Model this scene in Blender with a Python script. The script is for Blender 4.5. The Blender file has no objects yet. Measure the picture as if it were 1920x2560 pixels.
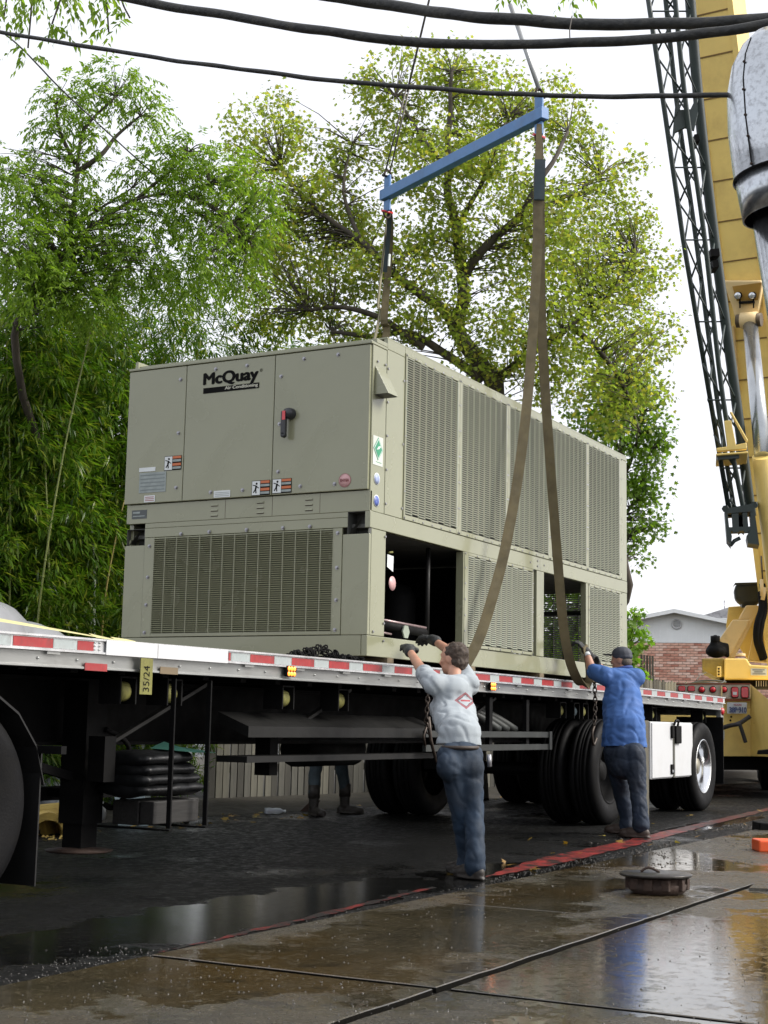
import bpy, bmesh, math, random
import numpy as np
from mathutils import Vector, Matrix, noise as mnoise
random.seed(7); RNG = np.random.default_rng(7)
SC = bpy.context.scene; COL = SC.collection
R = math.radians

# ---------------------------------------------------------------- camera
cam_data = bpy.data.cameras.new('camera'); cam = bpy.data.objects.new('camera', cam_data); COL.objects.link(cam)
SC.camera = cam
PITCH, ROLL, AZ = 0.1416294, 0.01997444, 0.4987078
FW = Vector((math.cos(AZ)*math.cos(PITCH), math.sin(AZ)*math.cos(PITCH), math.sin(PITCH)))
RT = Vector((math.sin(AZ), -math.cos(AZ), 0)); UP = RT.cross(FW)
RT2 = RT*math.cos(ROLL) + UP*math.sin(ROLL); UP2 = -RT*math.sin(ROLL) + UP*math.cos(ROLL)
m = Matrix((RT2, UP2, -FW)).transposed().to_4x4(); m.translation = Vector((0, 0, 0.97)); cam.matrix_world = m
cam_data.sensor_fit = 'VERTICAL'; cam_data.sensor_height = 24.0; cam_data.lens = 24.0*3692.08/2560
cam_data.clip_start = 0.05; cam_data.clip_end = 2000

# ---------------------------------------------------------------- sky, sun, exposure
SUN_EL, SUN_DIR = 38.0, Vector((0.42, -0.90, 0)).normalized()      # horizontal direction towards the sun
world = bpy.data.worlds.new('World'); SC.world = world; world.use_nodes = True
wn = world.node_tree; wn.nodes.clear()
wo = wn.nodes.new('ShaderNodeOutputWorld'); bg = wn.nodes.new('ShaderNodeBackground')
sky = wn.nodes.new('ShaderNodeTexSky'); sky.sky_type = 'NISHITA'; sky.sun_disc = False
sky.sun_elevation = R(SUN_EL); sky.sun_rotation = math.atan2(SUN_DIR.x, SUN_DIR.y)
sky.dust_density = 4.0; sky.air_density = 1.0; sky.ozone_density = 1.0
mx = wn.nodes.new('ShaderNodeMix'); mx.data_type = 'RGBA'          # bright overcast: a white cloud deck over most of the sky
mx.inputs[0].default_value = 0.62; mx.inputs[7].default_value = (14.0, 14.0, 14.6, 1)
wn.links.new(sky.outputs[0], mx.inputs[6]); wn.links.new(mx.outputs[2], bg.inputs[0]); wn.links.new(bg.outputs[0], wo.inputs[0])
bg.inputs[1].default_value = 0.038
sun_d = bpy.data.lights.new('sun', 'SUN'); sun_d.energy = 1.5; sun_d.angle = R(28); sun_d.color = (1.0, 0.96, 0.9)
sun = bpy.data.objects.new('sun', sun_d); COL.objects.link(sun)
sv = Vector((SUN_DIR.x*math.cos(R(SUN_EL)), SUN_DIR.y*math.cos(R(SUN_EL)), math.sin(R(SUN_EL))))
sun.rotation_euler = (-sv).to_track_quat('-Z', 'Y').to_euler()
SC.view_settings.view_transform = 'Standard'; SC.view_settings.look = 'None'
SC.view_settings.exposure = 1.65; SC.view_settings.gamma = 1.0; SC.view_settings.use_curve_mapping = False
SC.cycles.max_bounces = 6; SC.cycles.diffuse_bounces = 3; SC.cycles.glossy_bounces = 3
SC.cycles.transmission_bounces = 4; SC.cycles.transparent_max_bounces = 6
SC.cycles.use_denoising = True; SC.cycles.sample_clamp_indirect = 6

# ---------------------------------------------------------------- materials
MATS = {}
def mat(name, col, rough=0.5, metal=0.0, var=0.12, scale=3.0, bump=0.0, bscale=60.0, dirt=None, dirt_amt=0.35, dscale=2.0,
        rvar=0.15, emit=0.0, spec=0.5, stretch=None, coat=0.0, alpha=1.0, trans=0.0):
    if name in MATS: return MATS[name]
    M = bpy.data.materials.new(name); M.use_nodes = True; MATS[name] = M
    nt = M.node_tree; N = nt.nodes; L = nt.links; b = N['Principled BSDF']
    tc = N.new('ShaderNodeTexCoord'); src = tc.outputs['Object']
    if stretch:
        mp = N.new('ShaderNodeMapping'); mp.inputs['Scale'].default_value = stretch; L.new(src, mp.inputs[0]); src = mp.outputs[0]
    n1 = N.new('ShaderNodeTexNoise'); n1.inputs['Scale'].default_value = scale; n1.inputs['Detail'].default_value = 6; L.new(src, n1.inputs[0])
    cr = N.new('ShaderNodeMapRange'); cr.inputs[1].default_value = 0.3; cr.inputs[2].default_value = 0.7
    cr.inputs[3].default_value = 1-var; cr.inputs[4].default_value = 1+var; L.new(n1.outputs[0], cr.inputs[0])
    v = N.new('ShaderNodeVectorMath'); v.operation = 'SCALE'; v.inputs[0].default_value = col; L.new(cr.outputs[0], v.inputs['Scale'])
    out = v.outputs[0]
    if dirt:
        n2 = N.new('ShaderNodeTexNoise'); n2.inputs['Scale'].default_value = dscale; n2.inputs['Detail'].default_value = 9
        n2.inputs['Roughness'].default_value = 0.65; L.new(src, n2.inputs[0])
        r2 = N.new('ShaderNodeMapRange'); r2.inputs[1].default_value = 0.48; r2.inputs[2].default_value = 0.72
        r2.inputs[3].default_value = 0; r2.inputs[4].default_value = dirt_amt; L.new(n2.outputs[0], r2.inputs[0])
        mm = N.new('ShaderNodeMix'); mm.data_type = 'RGBA'; L.new(r2.outputs[0], mm.inputs[0]); L.new(out, mm.inputs[6])
        mm.inputs[7].default_value = (*dirt, 1); out = mm.outputs[2]
    L.new(out, b.inputs['Base Color'])
    n3 = N.new('ShaderNodeTexNoise'); n3.inputs['Scale'].default_value = scale*2.7; n3.inputs['Detail'].default_value = 4; L.new(src, n3.inputs[0])
    r3 = N.new('ShaderNodeMapRange'); r3.inputs[1].default_value = 0.3; r3.inputs[2].default_value = 0.7
    r3.inputs[3].default_value = max(0.02, rough-rvar*rough); r3.inputs[4].default_value = min(1, rough+rvar*rough); L.new(n3.outputs[0], r3.inputs[0])
    L.new(r3.outputs[0], b.inputs['Roughness'])
    b.inputs['Metallic'].default_value = metal; b.inputs['Specular IOR Level'].default_value = spec
    b.inputs['Coat Weight'].default_value = coat
    b.inputs['Transmission Weight'].default_value = trans
    if emit: b.inputs['Emission Color'].default_value = (*col, 1); b.inputs['Emission Strength'].default_value = emit
    if bump:
        n4 = N.new('ShaderNodeTexNoise'); n4.inputs['Scale'].default_value = bscale; n4.inputs['Detail'].default_value = 5; L.new(src, n4.inputs[0])
        bp = N.new('ShaderNodeBump'); bp.inputs['Strength'].default_value = bump; bp.inputs['Distance'].default_value = 0.01
        L.new(n4.outputs[0], bp.inputs['Height']); L.new(bp.outputs[0], b.inputs['Normal'])
    return M

def leaf_mat(name, cols, trans=0.45, rough=0.45):
    M = bpy.data.materials.new(name); M.use_nodes = True; nt = M.node_tree; N = nt.nodes; L = nt.links; N.clear()
    o = N.new('ShaderNodeOutputMaterial'); g = N.new('ShaderNodeNewGeometry'); cr = N.new('ShaderNodeValToRGB')
    els = cr.color_ramp.elements
    for i, c in enumerate(cols):
        e = els[i] if i < 2 else els.new(1)
        e.position = i/(len(cols)-1); e.color = (*c, 1)
    L.new(g.outputs['Random Per Island'], cr.inputs[0])
    p = N.new('ShaderNodeBsdfPrincipled'); p.inputs['Roughness'].default_value = rough; p.inputs['Specular IOR Level'].default_value = 0.35
    t = N.new('ShaderNodeBsdfTranslucent'); mx = N.new('ShaderNodeMixShader'); mx.inputs[0].default_value = trans
    sc = N.new('ShaderNodeVectorMath'); sc.operation = 'MULTIPLY'; sc.inputs[1].default_value = (1.5, 1.6, 0.7)
    L.new(cr.outputs[0], p.inputs[0]); L.new(cr.outputs[0], sc.inputs[0]); L.new(sc.outputs[0], t.inputs[0])
    L.new(p.outputs[0], mx.inputs[1]); L.new(t.outputs[0], mx.inputs[2]); L.new(mx.outputs[0], o.inputs[0])
    return M

def wet_mat(name, col, col2, rdry, rwet, wetlo, wethi, nscale, bump, bscale, warm=None, seed=0.0, spec=0.5, puddle=None, spec_dry=None, ripple=0.03, grit=0.5):
    """wet ground: damp surface with standing-water patches (low roughness, no relief)"""
    M = bpy.data.materials.new(name); M.use_nodes = True; MATS[name] = M
    nt = M.node_tree; N = nt.nodes; L = nt.links; b = N['Principled BSDF']
    g = N.new('ShaderNodeNewGeometry'); mp = N.new('ShaderNodeMapping'); mp.inputs['Location'].default_value = (seed, seed*1.3, 0)
    L.new(g.outputs['Position'], mp.inputs[0]); src = mp.outputs[0]
    def noise(s, d=6, r=0.55):
        n = N.new('ShaderNodeTexNoise'); n.inputs['Scale'].default_value = s; n.inputs['Detail'].default_value = d
        n.inputs['Roughness'].default_value = r; L.new(src, n.inputs[0]); return n.outputs[0]
    def rng(i, a, bb, c, d):
        r = N.new('ShaderNodeMapRange'); L.new(i, r.inputs[0])
        for k, x in enumerate((a, bb, c, d)): r.inputs[k+1].default_value = x
        return r.outputs[0]
    def mixc(f, a, c):
        q = N.new('ShaderNodeMix'); q.data_type = 'RGBA'; L.new(f, q.inputs[0])
        if hasattr(a, 'default_value'): L.new(a, q.inputs[6])
        else: q.inputs[6].default_value = (*a, 1)
        q.inputs[7].default_value = (*c, 1); return q.outputs[2]
    c = mixc(rng(noise(1.7, 9, 0.62), 0.35, 0.65, 0, 1), col, col2)
    if warm: c = mixc(rng(noise(0.9, 5), 0.45, 0.65, 0, 0.8), c, warm)
    c = mixc(rng(noise(55, 4, 0.7), 0.56, 0.70, 0, grit), c, tuple(min(1, x*2.2+0.02) for x in col))
    c = mixc(rng(noise(3.7, 10, 0.75), 0.55, 0.62, 0, 0.65), c, tuple(x*0.35 for x in col))
    wet = rng(noise(nscale, 5, 0.6), wetlo, wethi, 0, 1)
    if puddle:                                                       # a low spot where the water stands: centre x, y, radii
        for (px, py, rx, ry) in puddle:
            sx = N.new('ShaderNodeSeparateXYZ'); L.new(g.outputs['Position'], sx.inputs[0])
            def mth(op, a, bb=None):
                q = N.new('ShaderNodeMath'); q.operation = op
                for k, x in enumerate((a, bb)):
                    if x is None: continue
                    if hasattr(x, 'default_value'): L.new(x, q.inputs[k])
                    else: q.inputs[k].default_value = x
                return q.outputs[0]
            u = mth('DIVIDE', mth('SUBTRACT', sx.outputs[0], px), rx); w = mth('DIVIDE', mth('SUBTRACT', sx.outputs[1], py), ry)
            d = mth('ADD', mth('MULTIPLY', u, u), mth('MULTIPLY', w, w))
            d = mth('ADD', d, mth('MULTIPLY', mth('SUBTRACT', noise(2.6, 6), 0.5), 3.2))
            wet = mth('MAXIMUM', wet, rng(d, 1.15, 0.85, 0, 1))
    edge = rng(noise(16, 8, 0.75), 0.40, 0.60, -0.42, 0.42)      # ragged, speckled puddle borders
    ad = N.new('ShaderNodeMath'); ad.operation = 'ADD'; ad.use_clamp = True; L.new(wet, ad.inputs[0])
    bell = N.new('ShaderNodeMath'); bell.operation = 'MULTIPLY'; iv = N.new('ShaderNodeMath'); iv.operation = 'SUBTRACT'; iv.inputs[0].default_value = 1.12; L.new(wet, iv.inputs[1]); L.new(iv.outputs[0], bell.inputs[0]); L.new(edge, bell.inputs[1])
    L.new(bell.outputs[0], ad.inputs[1]); wet = ad.outputs[0]
    L.new(c, b.inputs['Base Color'])
    rr = N.new('ShaderNodeMix'); rr.data_type = 'FLOAT'; L.new(wet, rr.inputs[0]); L.new(rng(noise(9, 5), 0.3, 0.7, rdry*0.7, rdry*1.3), rr.inputs[2]); rr.inputs[3].default_value = rwet
    L.new(rr.outputs[0], b.inputs['Roughness'])
    sp = N.new('ShaderNodeMix'); sp.data_type = 'FLOAT'; L.new(wet, sp.inputs[0]); sp.inputs[2].default_value = spec if spec_dry is None else spec_dry; sp.inputs[3].default_value = spec; L.new(sp.outputs[0], b.inputs['Specular IOR Level'])
    bs = N.new('ShaderNodeMix'); bs.data_type = 'FLOAT'; L.new(wet, bs.inputs[0]); bs.inputs[2].default_value = bump; bs.inputs[3].default_value = ripple
    bp = N.new('ShaderNodeBump'); bp.inputs['Distance'].default_value = 0.02; L.new(bs.outputs[0], bp.inputs['Strength'])
    L.new(noise(bscale, 6, 0.7), bp.inputs['Height']); L.new(bp.outputs[0], b.inputs['Normal'])
    return M

PAINT = mat('unit_paint', (0.236, 0.242, 0.156), 0.24, 0.0, coat=0.3, var=0.035, scale=1.1, bump=0.22, bscale=3.2, dirt=(0.185, 0.188, 0.118), dirt_amt=0.35, dscale=2.3, rvar=0.3, spec=0.6)
PAINT_L = mat('louver_paint_lit', (0.32, 0.335, 0.265), 0.3, 0.0, var=0.02, rvar=0.03, scale=1.0, coat=0.3, spec=0.6)  # unit paint lightened: brightness of the lit louvers put into the colour
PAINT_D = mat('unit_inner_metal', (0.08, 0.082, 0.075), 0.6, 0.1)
COIL = mat('coil_fins', (0.04, 0.042, 0.04), 0.6, 0.3, var=0.05, scale=9)
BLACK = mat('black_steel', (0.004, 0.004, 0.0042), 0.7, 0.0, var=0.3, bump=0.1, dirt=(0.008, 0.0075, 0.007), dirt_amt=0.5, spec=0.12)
RUBBER = mat('tyre_rubber', (0.0045, 0.0045, 0.005), 0.6, spec=0.12, var=0.25, bump=0.15, bscale=90, dirt=(0.009, 0.0085, 0.007), dirt_amt=0.5, dscale=5)
ALU = mat('aluminium', (0.42, 0.43, 0.42), 0.38, 0.75, var=0.12, scale=4, bump=0.03, dirt=(0.16, 0.15, 0.13), dirt_amt=0.55, dscale=4, stretch=(0.6, 1, 2.5))
ALU_W = mat('aluminium_wet_highlight', (0.62, 0.63, 0.64), 0.28, 0.6, var=0.15, scale=9, dirt=(0.25, 0.22, 0.2), dirt_amt=0.4, dscale=14)  # paler aluminium: highlight along the wet edge put into the colour
CHROME = mat('polished_metal', (0.75, 0.76, 0.77), 0.16, 1.0, var=0.05, dirt=(0.35, 0.33, 0.3), dirt_amt=0.3)
ZINC = mat('zinc', (0.34, 0.34, 0.36), 0.35, 0.8)
RED_T = mat('red_tape', (0.30, 0.028, 0.03), 0.4, var=0.2, scale=18, dirt=(0.12, 0.05, 0.045), dirt_amt=0.6, dscale=14)
GREY_T = mat('silver_tape', (0.33, 0.37, 0.37), 0.4, var=0.12, scale=18, dirt=(0.18, 0.17, 0.16), dirt_amt=0.5, dscale=14)
WHITE = mat('white_paint', (0.55, 0.56, 0.57), 0.35, var=0.04, dirt=(0.32, 0.31, 0.29), dirt_amt=0.25, dscale=3)
YEL = mat('crane_yellow', (0.93, 0.69, 0.22), 0.42, var=0.08, scale=1.5, bump=0.02, dirt=(0.5, 0.32, 0.11), dirt_amt=0.35, dscale=2.5)
YEL_L = mat('crane_yellow_faded', (0.80, 0.60, 0.30), 0.5, var=0.08, scale=1.5, dirt=(0.35, 0.25, 0.12), dirt_amt=0.4, dscale=4)
DGREEN = mat('jib_green', (0.030, 0.045, 0.043), 0.5, var=0.2)
BLUE = mat('beam_blue', (0.075, 0.20, 0.44), 0.42, var=0.08, bump=0.03, dirt=(0.05, 0.08, 0.13), dirt_amt=0.4, dscale=6)
SLING = mat('sling_web', (0.120, 0.098, 0.050), 0.85, var=0.16, scale=6, bump=0.35, bscale=220, dirt=(0.045, 0.038, 0.022), dirt_amt=0.6, dscale=5)
SLING_D = mat('sling_sleeve', (0.028, 0.045, 0.055), 0.8, var=0.2, bump=0.3, bscale=200)
CABLE = mat('cable_jacket', (0.022, 0.024, 0.024), 0.6, var=0.4, scale=20, bump=0.5, bscale=70, dirt=(0.05, 0.045, 0.03), dirt_amt=0.5, dscale=20)
WIRE = mat('wire_rope', (0.12, 0.11, 0.10), 0.5, 0.5, var=0.3, scale=30)
BARK = mat('bark', (0.060, 0.050, 0.038), 0.85, var=0.4, scale=6, bump=0.8, bscale=25, stretch=(1, 1, 0.35))
BARK_L = mat('bark_pale', (0.16, 0.15, 0.12), 0.8, var=0.35, scale=7, bump=0.5, bscale=25)
STRAP_Y = mat('yellow_strap', (0.17, 0.165, 0.04), 0.7, var=0.15, bump=0.2, bscale=200, dirt=(0.06, 0.055, 0.025), dirt_amt=0.7, dscale=12)
INK = mat('black_ink', (0.004, 0.004, 0.004), 0.7, var=0.0, spec=0.1)
LBL = mat('label_white', (0.62, 0.66, 0.66), 0.4, var=0.05)
LBL_G = mat('label_grey_blue', (0.25, 0.29, 0.28), 0.35, var=0.15, scale=20)
ORANGE = mat('label_orange', (0.50, 0.13, 0.04), 0.4, var=0.05)
GREENL = mat('label_green', (0.02, 0.24, 0.12), 0.4, var=0.1)
PINK = mat('label_pink', (0.55, 0.32, 0.32), 0.4, var=0.05)
REDL = mat('red_lens', (0.55, 0.02, 0.03), 0.2, var=0.1, coat=0.5)
ROD = mat('cylinder_chrome', (0.42,0.44,0.45), 0.24, 0.9, var=0.1)
RUST = mat('rusty_iron', (0.045, 0.025, 0.017), 0.75, 0.2, var=0.5, scale=9, bump=0.5, bscale=45, dirt=(0.02, 0.018, 0.016), dirt_amt=0.8, dscale=5)
AMBER = mat('amber_lamp', (1.0, 0.22, 0.03), 0.3, emit=1.1, var=0.1)

# ---------------------------------------------------------------- mesh helpers
class MB:
    def __init__(s): s.v = []; s.f = []; s.mi = []; s.sm = []
    def poly(s, pts, mi=0, sm=False):
        n = len(s.v); s.v += [tuple(p) for p in pts]; s.f.append(tuple(range(n, n+len(pts)))); s.mi.append(mi); s.sm.append(sm)
    def add(s, vs, fs, mi=0, sm=False):
        n = len(s.v); s.v += [tuple(p) for p in vs]
        for f in fs: s.f.append(tuple(n+i for i in f)); s.mi.append(mi); s.sm.append(sm)
    def box(s, x0, x1, y0, y1, z0, z1, mi=0):
        s.add([(x0,y0,z0),(x1,y0,z0),(x1,y1,z0),(x0,y1,z0),(x0,y0,z1),(x1,y0,z1),(x1,y1,z1),(x0,y1,z1)],
              [(0,3,2,1),(4,5,6,7),(0,1,5,4),(1,2,6,5),(2,3,7,6),(3,0,4,7)], mi)
    def prism(s, pts, d, mi=0):
        """polygon extruded by vector d"""
        n = len(pts); d = Vector(d); P = [Vector(p) for p in pts]; Q = [p+d for p in P]
        nrm = Vector((0,0,0))
        for i in range(n): nrm += P[i].cross(P[(i+1) % n])
        if nrm.dot(d) > 0: P.reverse(); Q.reverse()
        s.add(P+Q, [tuple(range(n)), tuple(range(2*n-1, n-1, -1))] + [(i, i+n, (i+1) % n+n, (i+1) % n) for i in range(n)], mi)
    def beam(s, a, b, w, h, up=(0,0,1), mi=0):
        a = Vector(a); b = Vector(b); d = (b-a).normalized(); up = Vector(up)
        sd = d.cross(up); 
        if sd.length < 1e-4: sd = d.cross(Vector((1,0,0)))
        sd.normalize(); u = sd.cross(d)
        c = [a+sd*w/2*i+u*h/2*j for i, j in ((-1,-1),(1,-1),(1,1),(-1,1))]
        s.prism(c, b-a, mi)
    def tube(s, path, r, n=8, mi=0, sm=True, cap=True, r2=None):
        P = [Vector(p) for p in path]; k = len(P)
        if not isinstance(r, (list, tuple)): r = [r]*k
        d0 = (P[1]-P[0]).normalized(); ref = Vector((0,0,1)) if abs(d0.z) < 0.9 else Vector((1,0,0))
        u = d0.cross(ref).normalized(); base = len(s.v)
        for i, p in enumerate(P):
            d = (P[min(i+1, k-1)]-P[max(i-1, 0)]).normalized(); u = (u-d*u.dot(d)).normalized(); w = d.cross(u)
            for j in range(n):
                a = 2*math.pi*j/n; s.v.append(tuple(p+(u*math.cos(a)+w*math.sin(a))*r[i]))
        for i in range(k-1):
            for j in range(n):
                a = base+i*n+j; b = base+i*n+(j+1) % n
                s.f.append((a, b, b+n, a+n)); s.mi.append(mi); s.sm.append(sm)
        if cap:
            s.f.append(tuple(base+j for j in range(n-1, -1, -1))); s.mi.append(mi); s.sm.append(False)
            s.f.append(tuple(base+(k-1)*n+j for j in range(n))); s.mi.append(mi); s.sm.append(False)
    def ring(s, c, ax, prof, n=24, mi=0, sm=True, close=False):
        """surface of revolution: prof = [(dist along ax, radius)]"""
        c = Vector(c); ax = Vector(ax).normalized(); ref = Vector((0,0,1)) if abs(ax.z) < 0.9 else Vector((1,0,0))
        u = ax.cross(ref).normalized(); w = ax.cross(u); base = len(s.v); k = len(prof)
        for (t, r) in prof:
            for j in range(n):
                a = 2*math.pi*j/n; s.v.append(tuple(c+ax*t+(u*math.cos(a)+w*math.sin(a))*r))
        for i in range(k-1):
            for j in range(n):
                a = base+i*n+j; b = base+i*n+(j+1) % n
                s.f.append((a, b, b+n, a+n)); s.mi.append(mi); s.sm.append(sm)
    def build(s, name, mats, parent=None, bevel=0.0, kind=None):
        V = np.array(s.v, dtype=float); lo = V.min(0); hi = V.max(0); c = (lo+hi)/2
        me = bpy.data.meshes.new(name); me.from_pydata([tuple(p) for p in V-c], [], s.f)
        if not isinstance(mats, (list, tuple)): mats = [mats]
        for q in mats: me.materials.append(q)
        me.polygons.foreach_set('material_index', s.mi); me.polygons.foreach_set('use_smooth', s.sm); me.update()
        o = bpy.data.objects.new(name, me); COL.objects.link(o)
        if parent is not None: o.parent = parent; o.location = Vector(c)-wloc(parent)
        else: o.location = Vector(c)
        if bevel:
            bm = o.modifiers.new('bevel', 'BEVEL'); bm.width = bevel; bm.segments = 2; bm.limit_method = 'ANGLE'; bm.angle_limit = R(40)
        if kind: o['kind'] = kind
        return o
def wloc(o):
    v = Vector((0,0,0))
    while o is not None: v += o.location; o = o.parent
    return v
def tag(o, label=None, cat=None, group=None, kind=None):
    if label: o['label'] = label
    if cat: o['category'] = cat
    if group: o['group'] = group
    if kind: o['kind'] = kind
    return o
def thing(name, label, cat, loc, group=None):
    o = bpy.data.objects.new(name, None); COL.objects.link(o); o.location = loc; o.empty_display_size = 0.1
    return tag(o, label, cat, group)
def one(name, mats, parent, fn, *a, bevel=0.0, kind=None, **k):
    b = MB(); getattr(b, fn)(*a, **k); return b.build(name, mats, parent, bevel, kind)
def inst(o, loc, parent=None):
    c = o.copy(); COL.objects.link(c)
    if parent is not None: c.parent = parent
    c.location = Vector(loc)-(wloc(parent) if parent is not None else Vector((0,0,0)))
    return c
def text(name, s, org, xd, yd, w, h, m, parent, bold=0.0, align='LEFT'):
    bold, copies = 0.0, (1 if bold == 0 else 3)
    """flat lettering of width w, height h, lower left corner at org, in the plane of xd, yd"""
    cu = bpy.data.curves.new(name, 'FONT'); cu.body = s; cu.size = 1; cu.offset = bold; cu.extrude = 0.0
    o = bpy.data.objects.new(name, cu); COL.objects.link(o)
    bpy.context.view_layer.update(); dg = bpy.context.evaluated_depsgraph_get()
    me = bpy.data.meshes.new_from_object(o.evaluated_get(dg)); bpy.data.objects.remove(o)
    n = len(me.vertices); V = np.zeros(n*3); me.vertices.foreach_get('co', V); V = V.reshape(-1, 3)
    lo = V.min(0); hi = V.max(0); xd = np.array(Vector(xd).normalized()); yd = np.array(Vector(yd).normalized())
    W = (V[:, :1]-lo[0])/(hi[0]-lo[0])*w*xd + (V[:, 1:2]-lo[1])/(hi[1]-lo[1])*h*yd
    if copies > 1:                                     # heavier strokes: the outline stepped sideways and up a little
        q0 = [tuple(p.vertices) for p in me.polygons]; nn = np.cross(xd, yd); st = h*0.065; VV = []; FF = []
        for k, (ax_, ay_) in enumerate(((-1,0),(1,0),(0,0.8),(0,-0.8),(0.7,0.6),(-0.7,-0.6))):
            VV += [tuple(p) for p in W+xd*ax_*st+yd*ay_*st*0.7+nn*0.00012*k]; FF += [tuple(i+k*n for i in f) for f in q0]
        me = bpy.data.meshes.new(name); me.from_pydata(VV, [], FF); me.materials.append(m); me.update()
    else:
        me.vertices.foreach_set('co', W.ravel()); me.materials.clear(); me.materials.append(m); me.update()
    o = bpy.data.objects.new(name, me); COL.objects.link(o); o.parent = parent; o.location = Vector(org)-wloc(parent)
    return o
def noise_disp(me, amp, sc, stretch=(1, 1, 1), seed=0.0, ridge=False):
    vs = me.vertices; n = len(vs); co = np.zeros(n*3); no = np.zeros(n*3)
    vs.foreach_get('co', co); me.vertex_normals.foreach_get('vector', no)
    co = co.reshape(-1, 3); no = no.reshape(-1, 3)
    d = np.array([mnoise.noise(Vector((c[0]*sc*stretch[0]+seed, c[1]*sc*stretch[1], c[2]*sc*stretch[2])))
                  + 0.5*mnoise.noise(Vector((c[0]*sc*2.3*stretch[0], c[1]*sc*2.3*stretch[1]+seed, c[2]*sc*2.3*stretch[2]))) for c in co])
    if ridge:                                  # soft folds with sharp valleys
        q = np.array([abs(mnoise.noise(Vector((c[0]*sc*1.5+c[2]*sc*0.9+seed, c[1]*sc*1.5-c[2]*sc*0.7, c[2]*sc*0.8+seed)))) for c in co]); d = d*0.55-(1-np.clip(q*5, 0, 1))*0.8
    co += no*(d*amp)[:, None]; vs.foreach_set('co', co.ravel()); me.update()
def organic(name, blobs, voxel, m, parent, smooth=4, disp=None, cut=None):
    """one continuous surface from overlapping ellipsoids: ('s', centre, (rx,ry,rz), 3x3) or ('c', a, ra, b, rb[, flatten, across])"""
    V = []; F = []
    nu, nv = 12, 8
    def sph(c, rad, M=None):
        b = len(V)
        for i in range(1, nv):
            th = math.pi*i/nv
            for j in range(nu):
                ph = 2*math.pi*j/nu; p = Vector((rad[0]*math.sin(th)*math.cos(ph), rad[1]*math.sin(th)*math.sin(ph), rad[2]*math.cos(th)))
                if M: p = M @ p
                V.append(tuple(Vector(c)+p))
        for q in (rad[2], -rad[2]):
            p = Vector((0, 0, q)); p = M @ p if M else p; V.append(tuple(Vector(c)+p))
        t = b+(nv-1)*nu
        for i in range(nv-2):
            for j in range(nu): F.append((b+i*nu+j, b+(i+1)*nu+j, b+(i+1)*nu+(j+1) % nu, b+i*nu+(j+1) % nu))
        for j in range(nu):
            F.append((t, b+j, b+(j+1) % nu)); F.append((t+1, b+(nv-2)*nu+(j+1) % nu, b+(nv-2)*nu+j))
    for q in blobs:
        if q[0] == 's': sph(q[1], q[2], q[3] if len(q) > 3 else None)
        else:
            a, ra, b, rb = Vector(q[1]), q[2], Vector(q[3]), q[4]
            L = (b-a).length; n = max(2, int(L/(min(ra, rb)*0.45))+1)
            M = None; fl = 1.0
            if len(q) > 5:
                fl = q[5]; ac = Vector(q[6]).normalized(); d = (b-a).normalized(); dp = d.cross(ac).normalized(); ac = dp.cross(d).normalized()
                M = Matrix((ac, dp, d)).transposed()
            for i in range(n+1):
                t = i/n; r = ra+(rb-ra)*t
                sph(a+(b-a)*t, (r, r*fl, min(r, r*fl) if fl < 1 else r), M)
    me = bpy.data.meshes.new(name); me.from_pydata(V, [], F); o = bpy.data.objects.new(name, me); COL.objects.link(o)
    rm = o.modifiers.new('r', 'REMESH'); rm.mode = 'VOXEL'; rm.voxel_size = voxel
    sm = o.modifiers.new('s', 'SMOOTH'); sm.factor = 0.5; sm.iterations = smooth
    dg = bpy.context.evaluated_depsgraph_get(); me2 = bpy.data.meshes.new_from_object(o.evaluated_get(dg)); bpy.data.objects.remove(o)
    if disp: noise_disp(me2, *disp)
    if cut is not None:                            # straight open hem
        bm = bmesh.new(); bm.from_mesh(me2); bmesh.ops.bisect_plane(bm, geom=bm.verts[:]+bm.edges[:]+bm.faces[:], plane_co=(0,0,cut), plane_no=(0.06,0.02,1), clear_inner=True); bm.to_mesh(me2); bm.free()
    n = len(me2.vertices); co = np.zeros(n*3); me2.vertices.foreach_get('co', co); co = co.reshape(-1, 3); c = (co.min(0)+co.max(0))/2
    me2.vertices.foreach_set('co', (co-c).ravel()); me2.polygons.foreach_set('use_smooth', [True]*len(me2.polygons))
    me2.materials.clear(); me2.materials.append(m); me2.update(); me2.name = name
    o = bpy.data.objects.new(name, me2); COL.objects.link(o)
    if parent is not None: o.parent = parent; o.location = Vector(c)-wloc(parent)
    else: o.location = Vector(c)
    return o
def catmull(P, k=6):
    P = [Vector(p) for p in P]; out = []
    for i in range(len(P)-1):
        p0 = P[max(i-1, 0)]; p1 = P[i]; p2 = P[i+1]; p3 = P[min(i+2, len(P)-1)]
        for j in range(k):
            t = j/k; out.append(0.5*((2*p1)+(p2-p0)*t+(2*p0-5*p1+4*p2-p3)*t*t+(3*p1-p0-3*p2+p3)*t**3))
    out.append(P[-1]); return out

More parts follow.
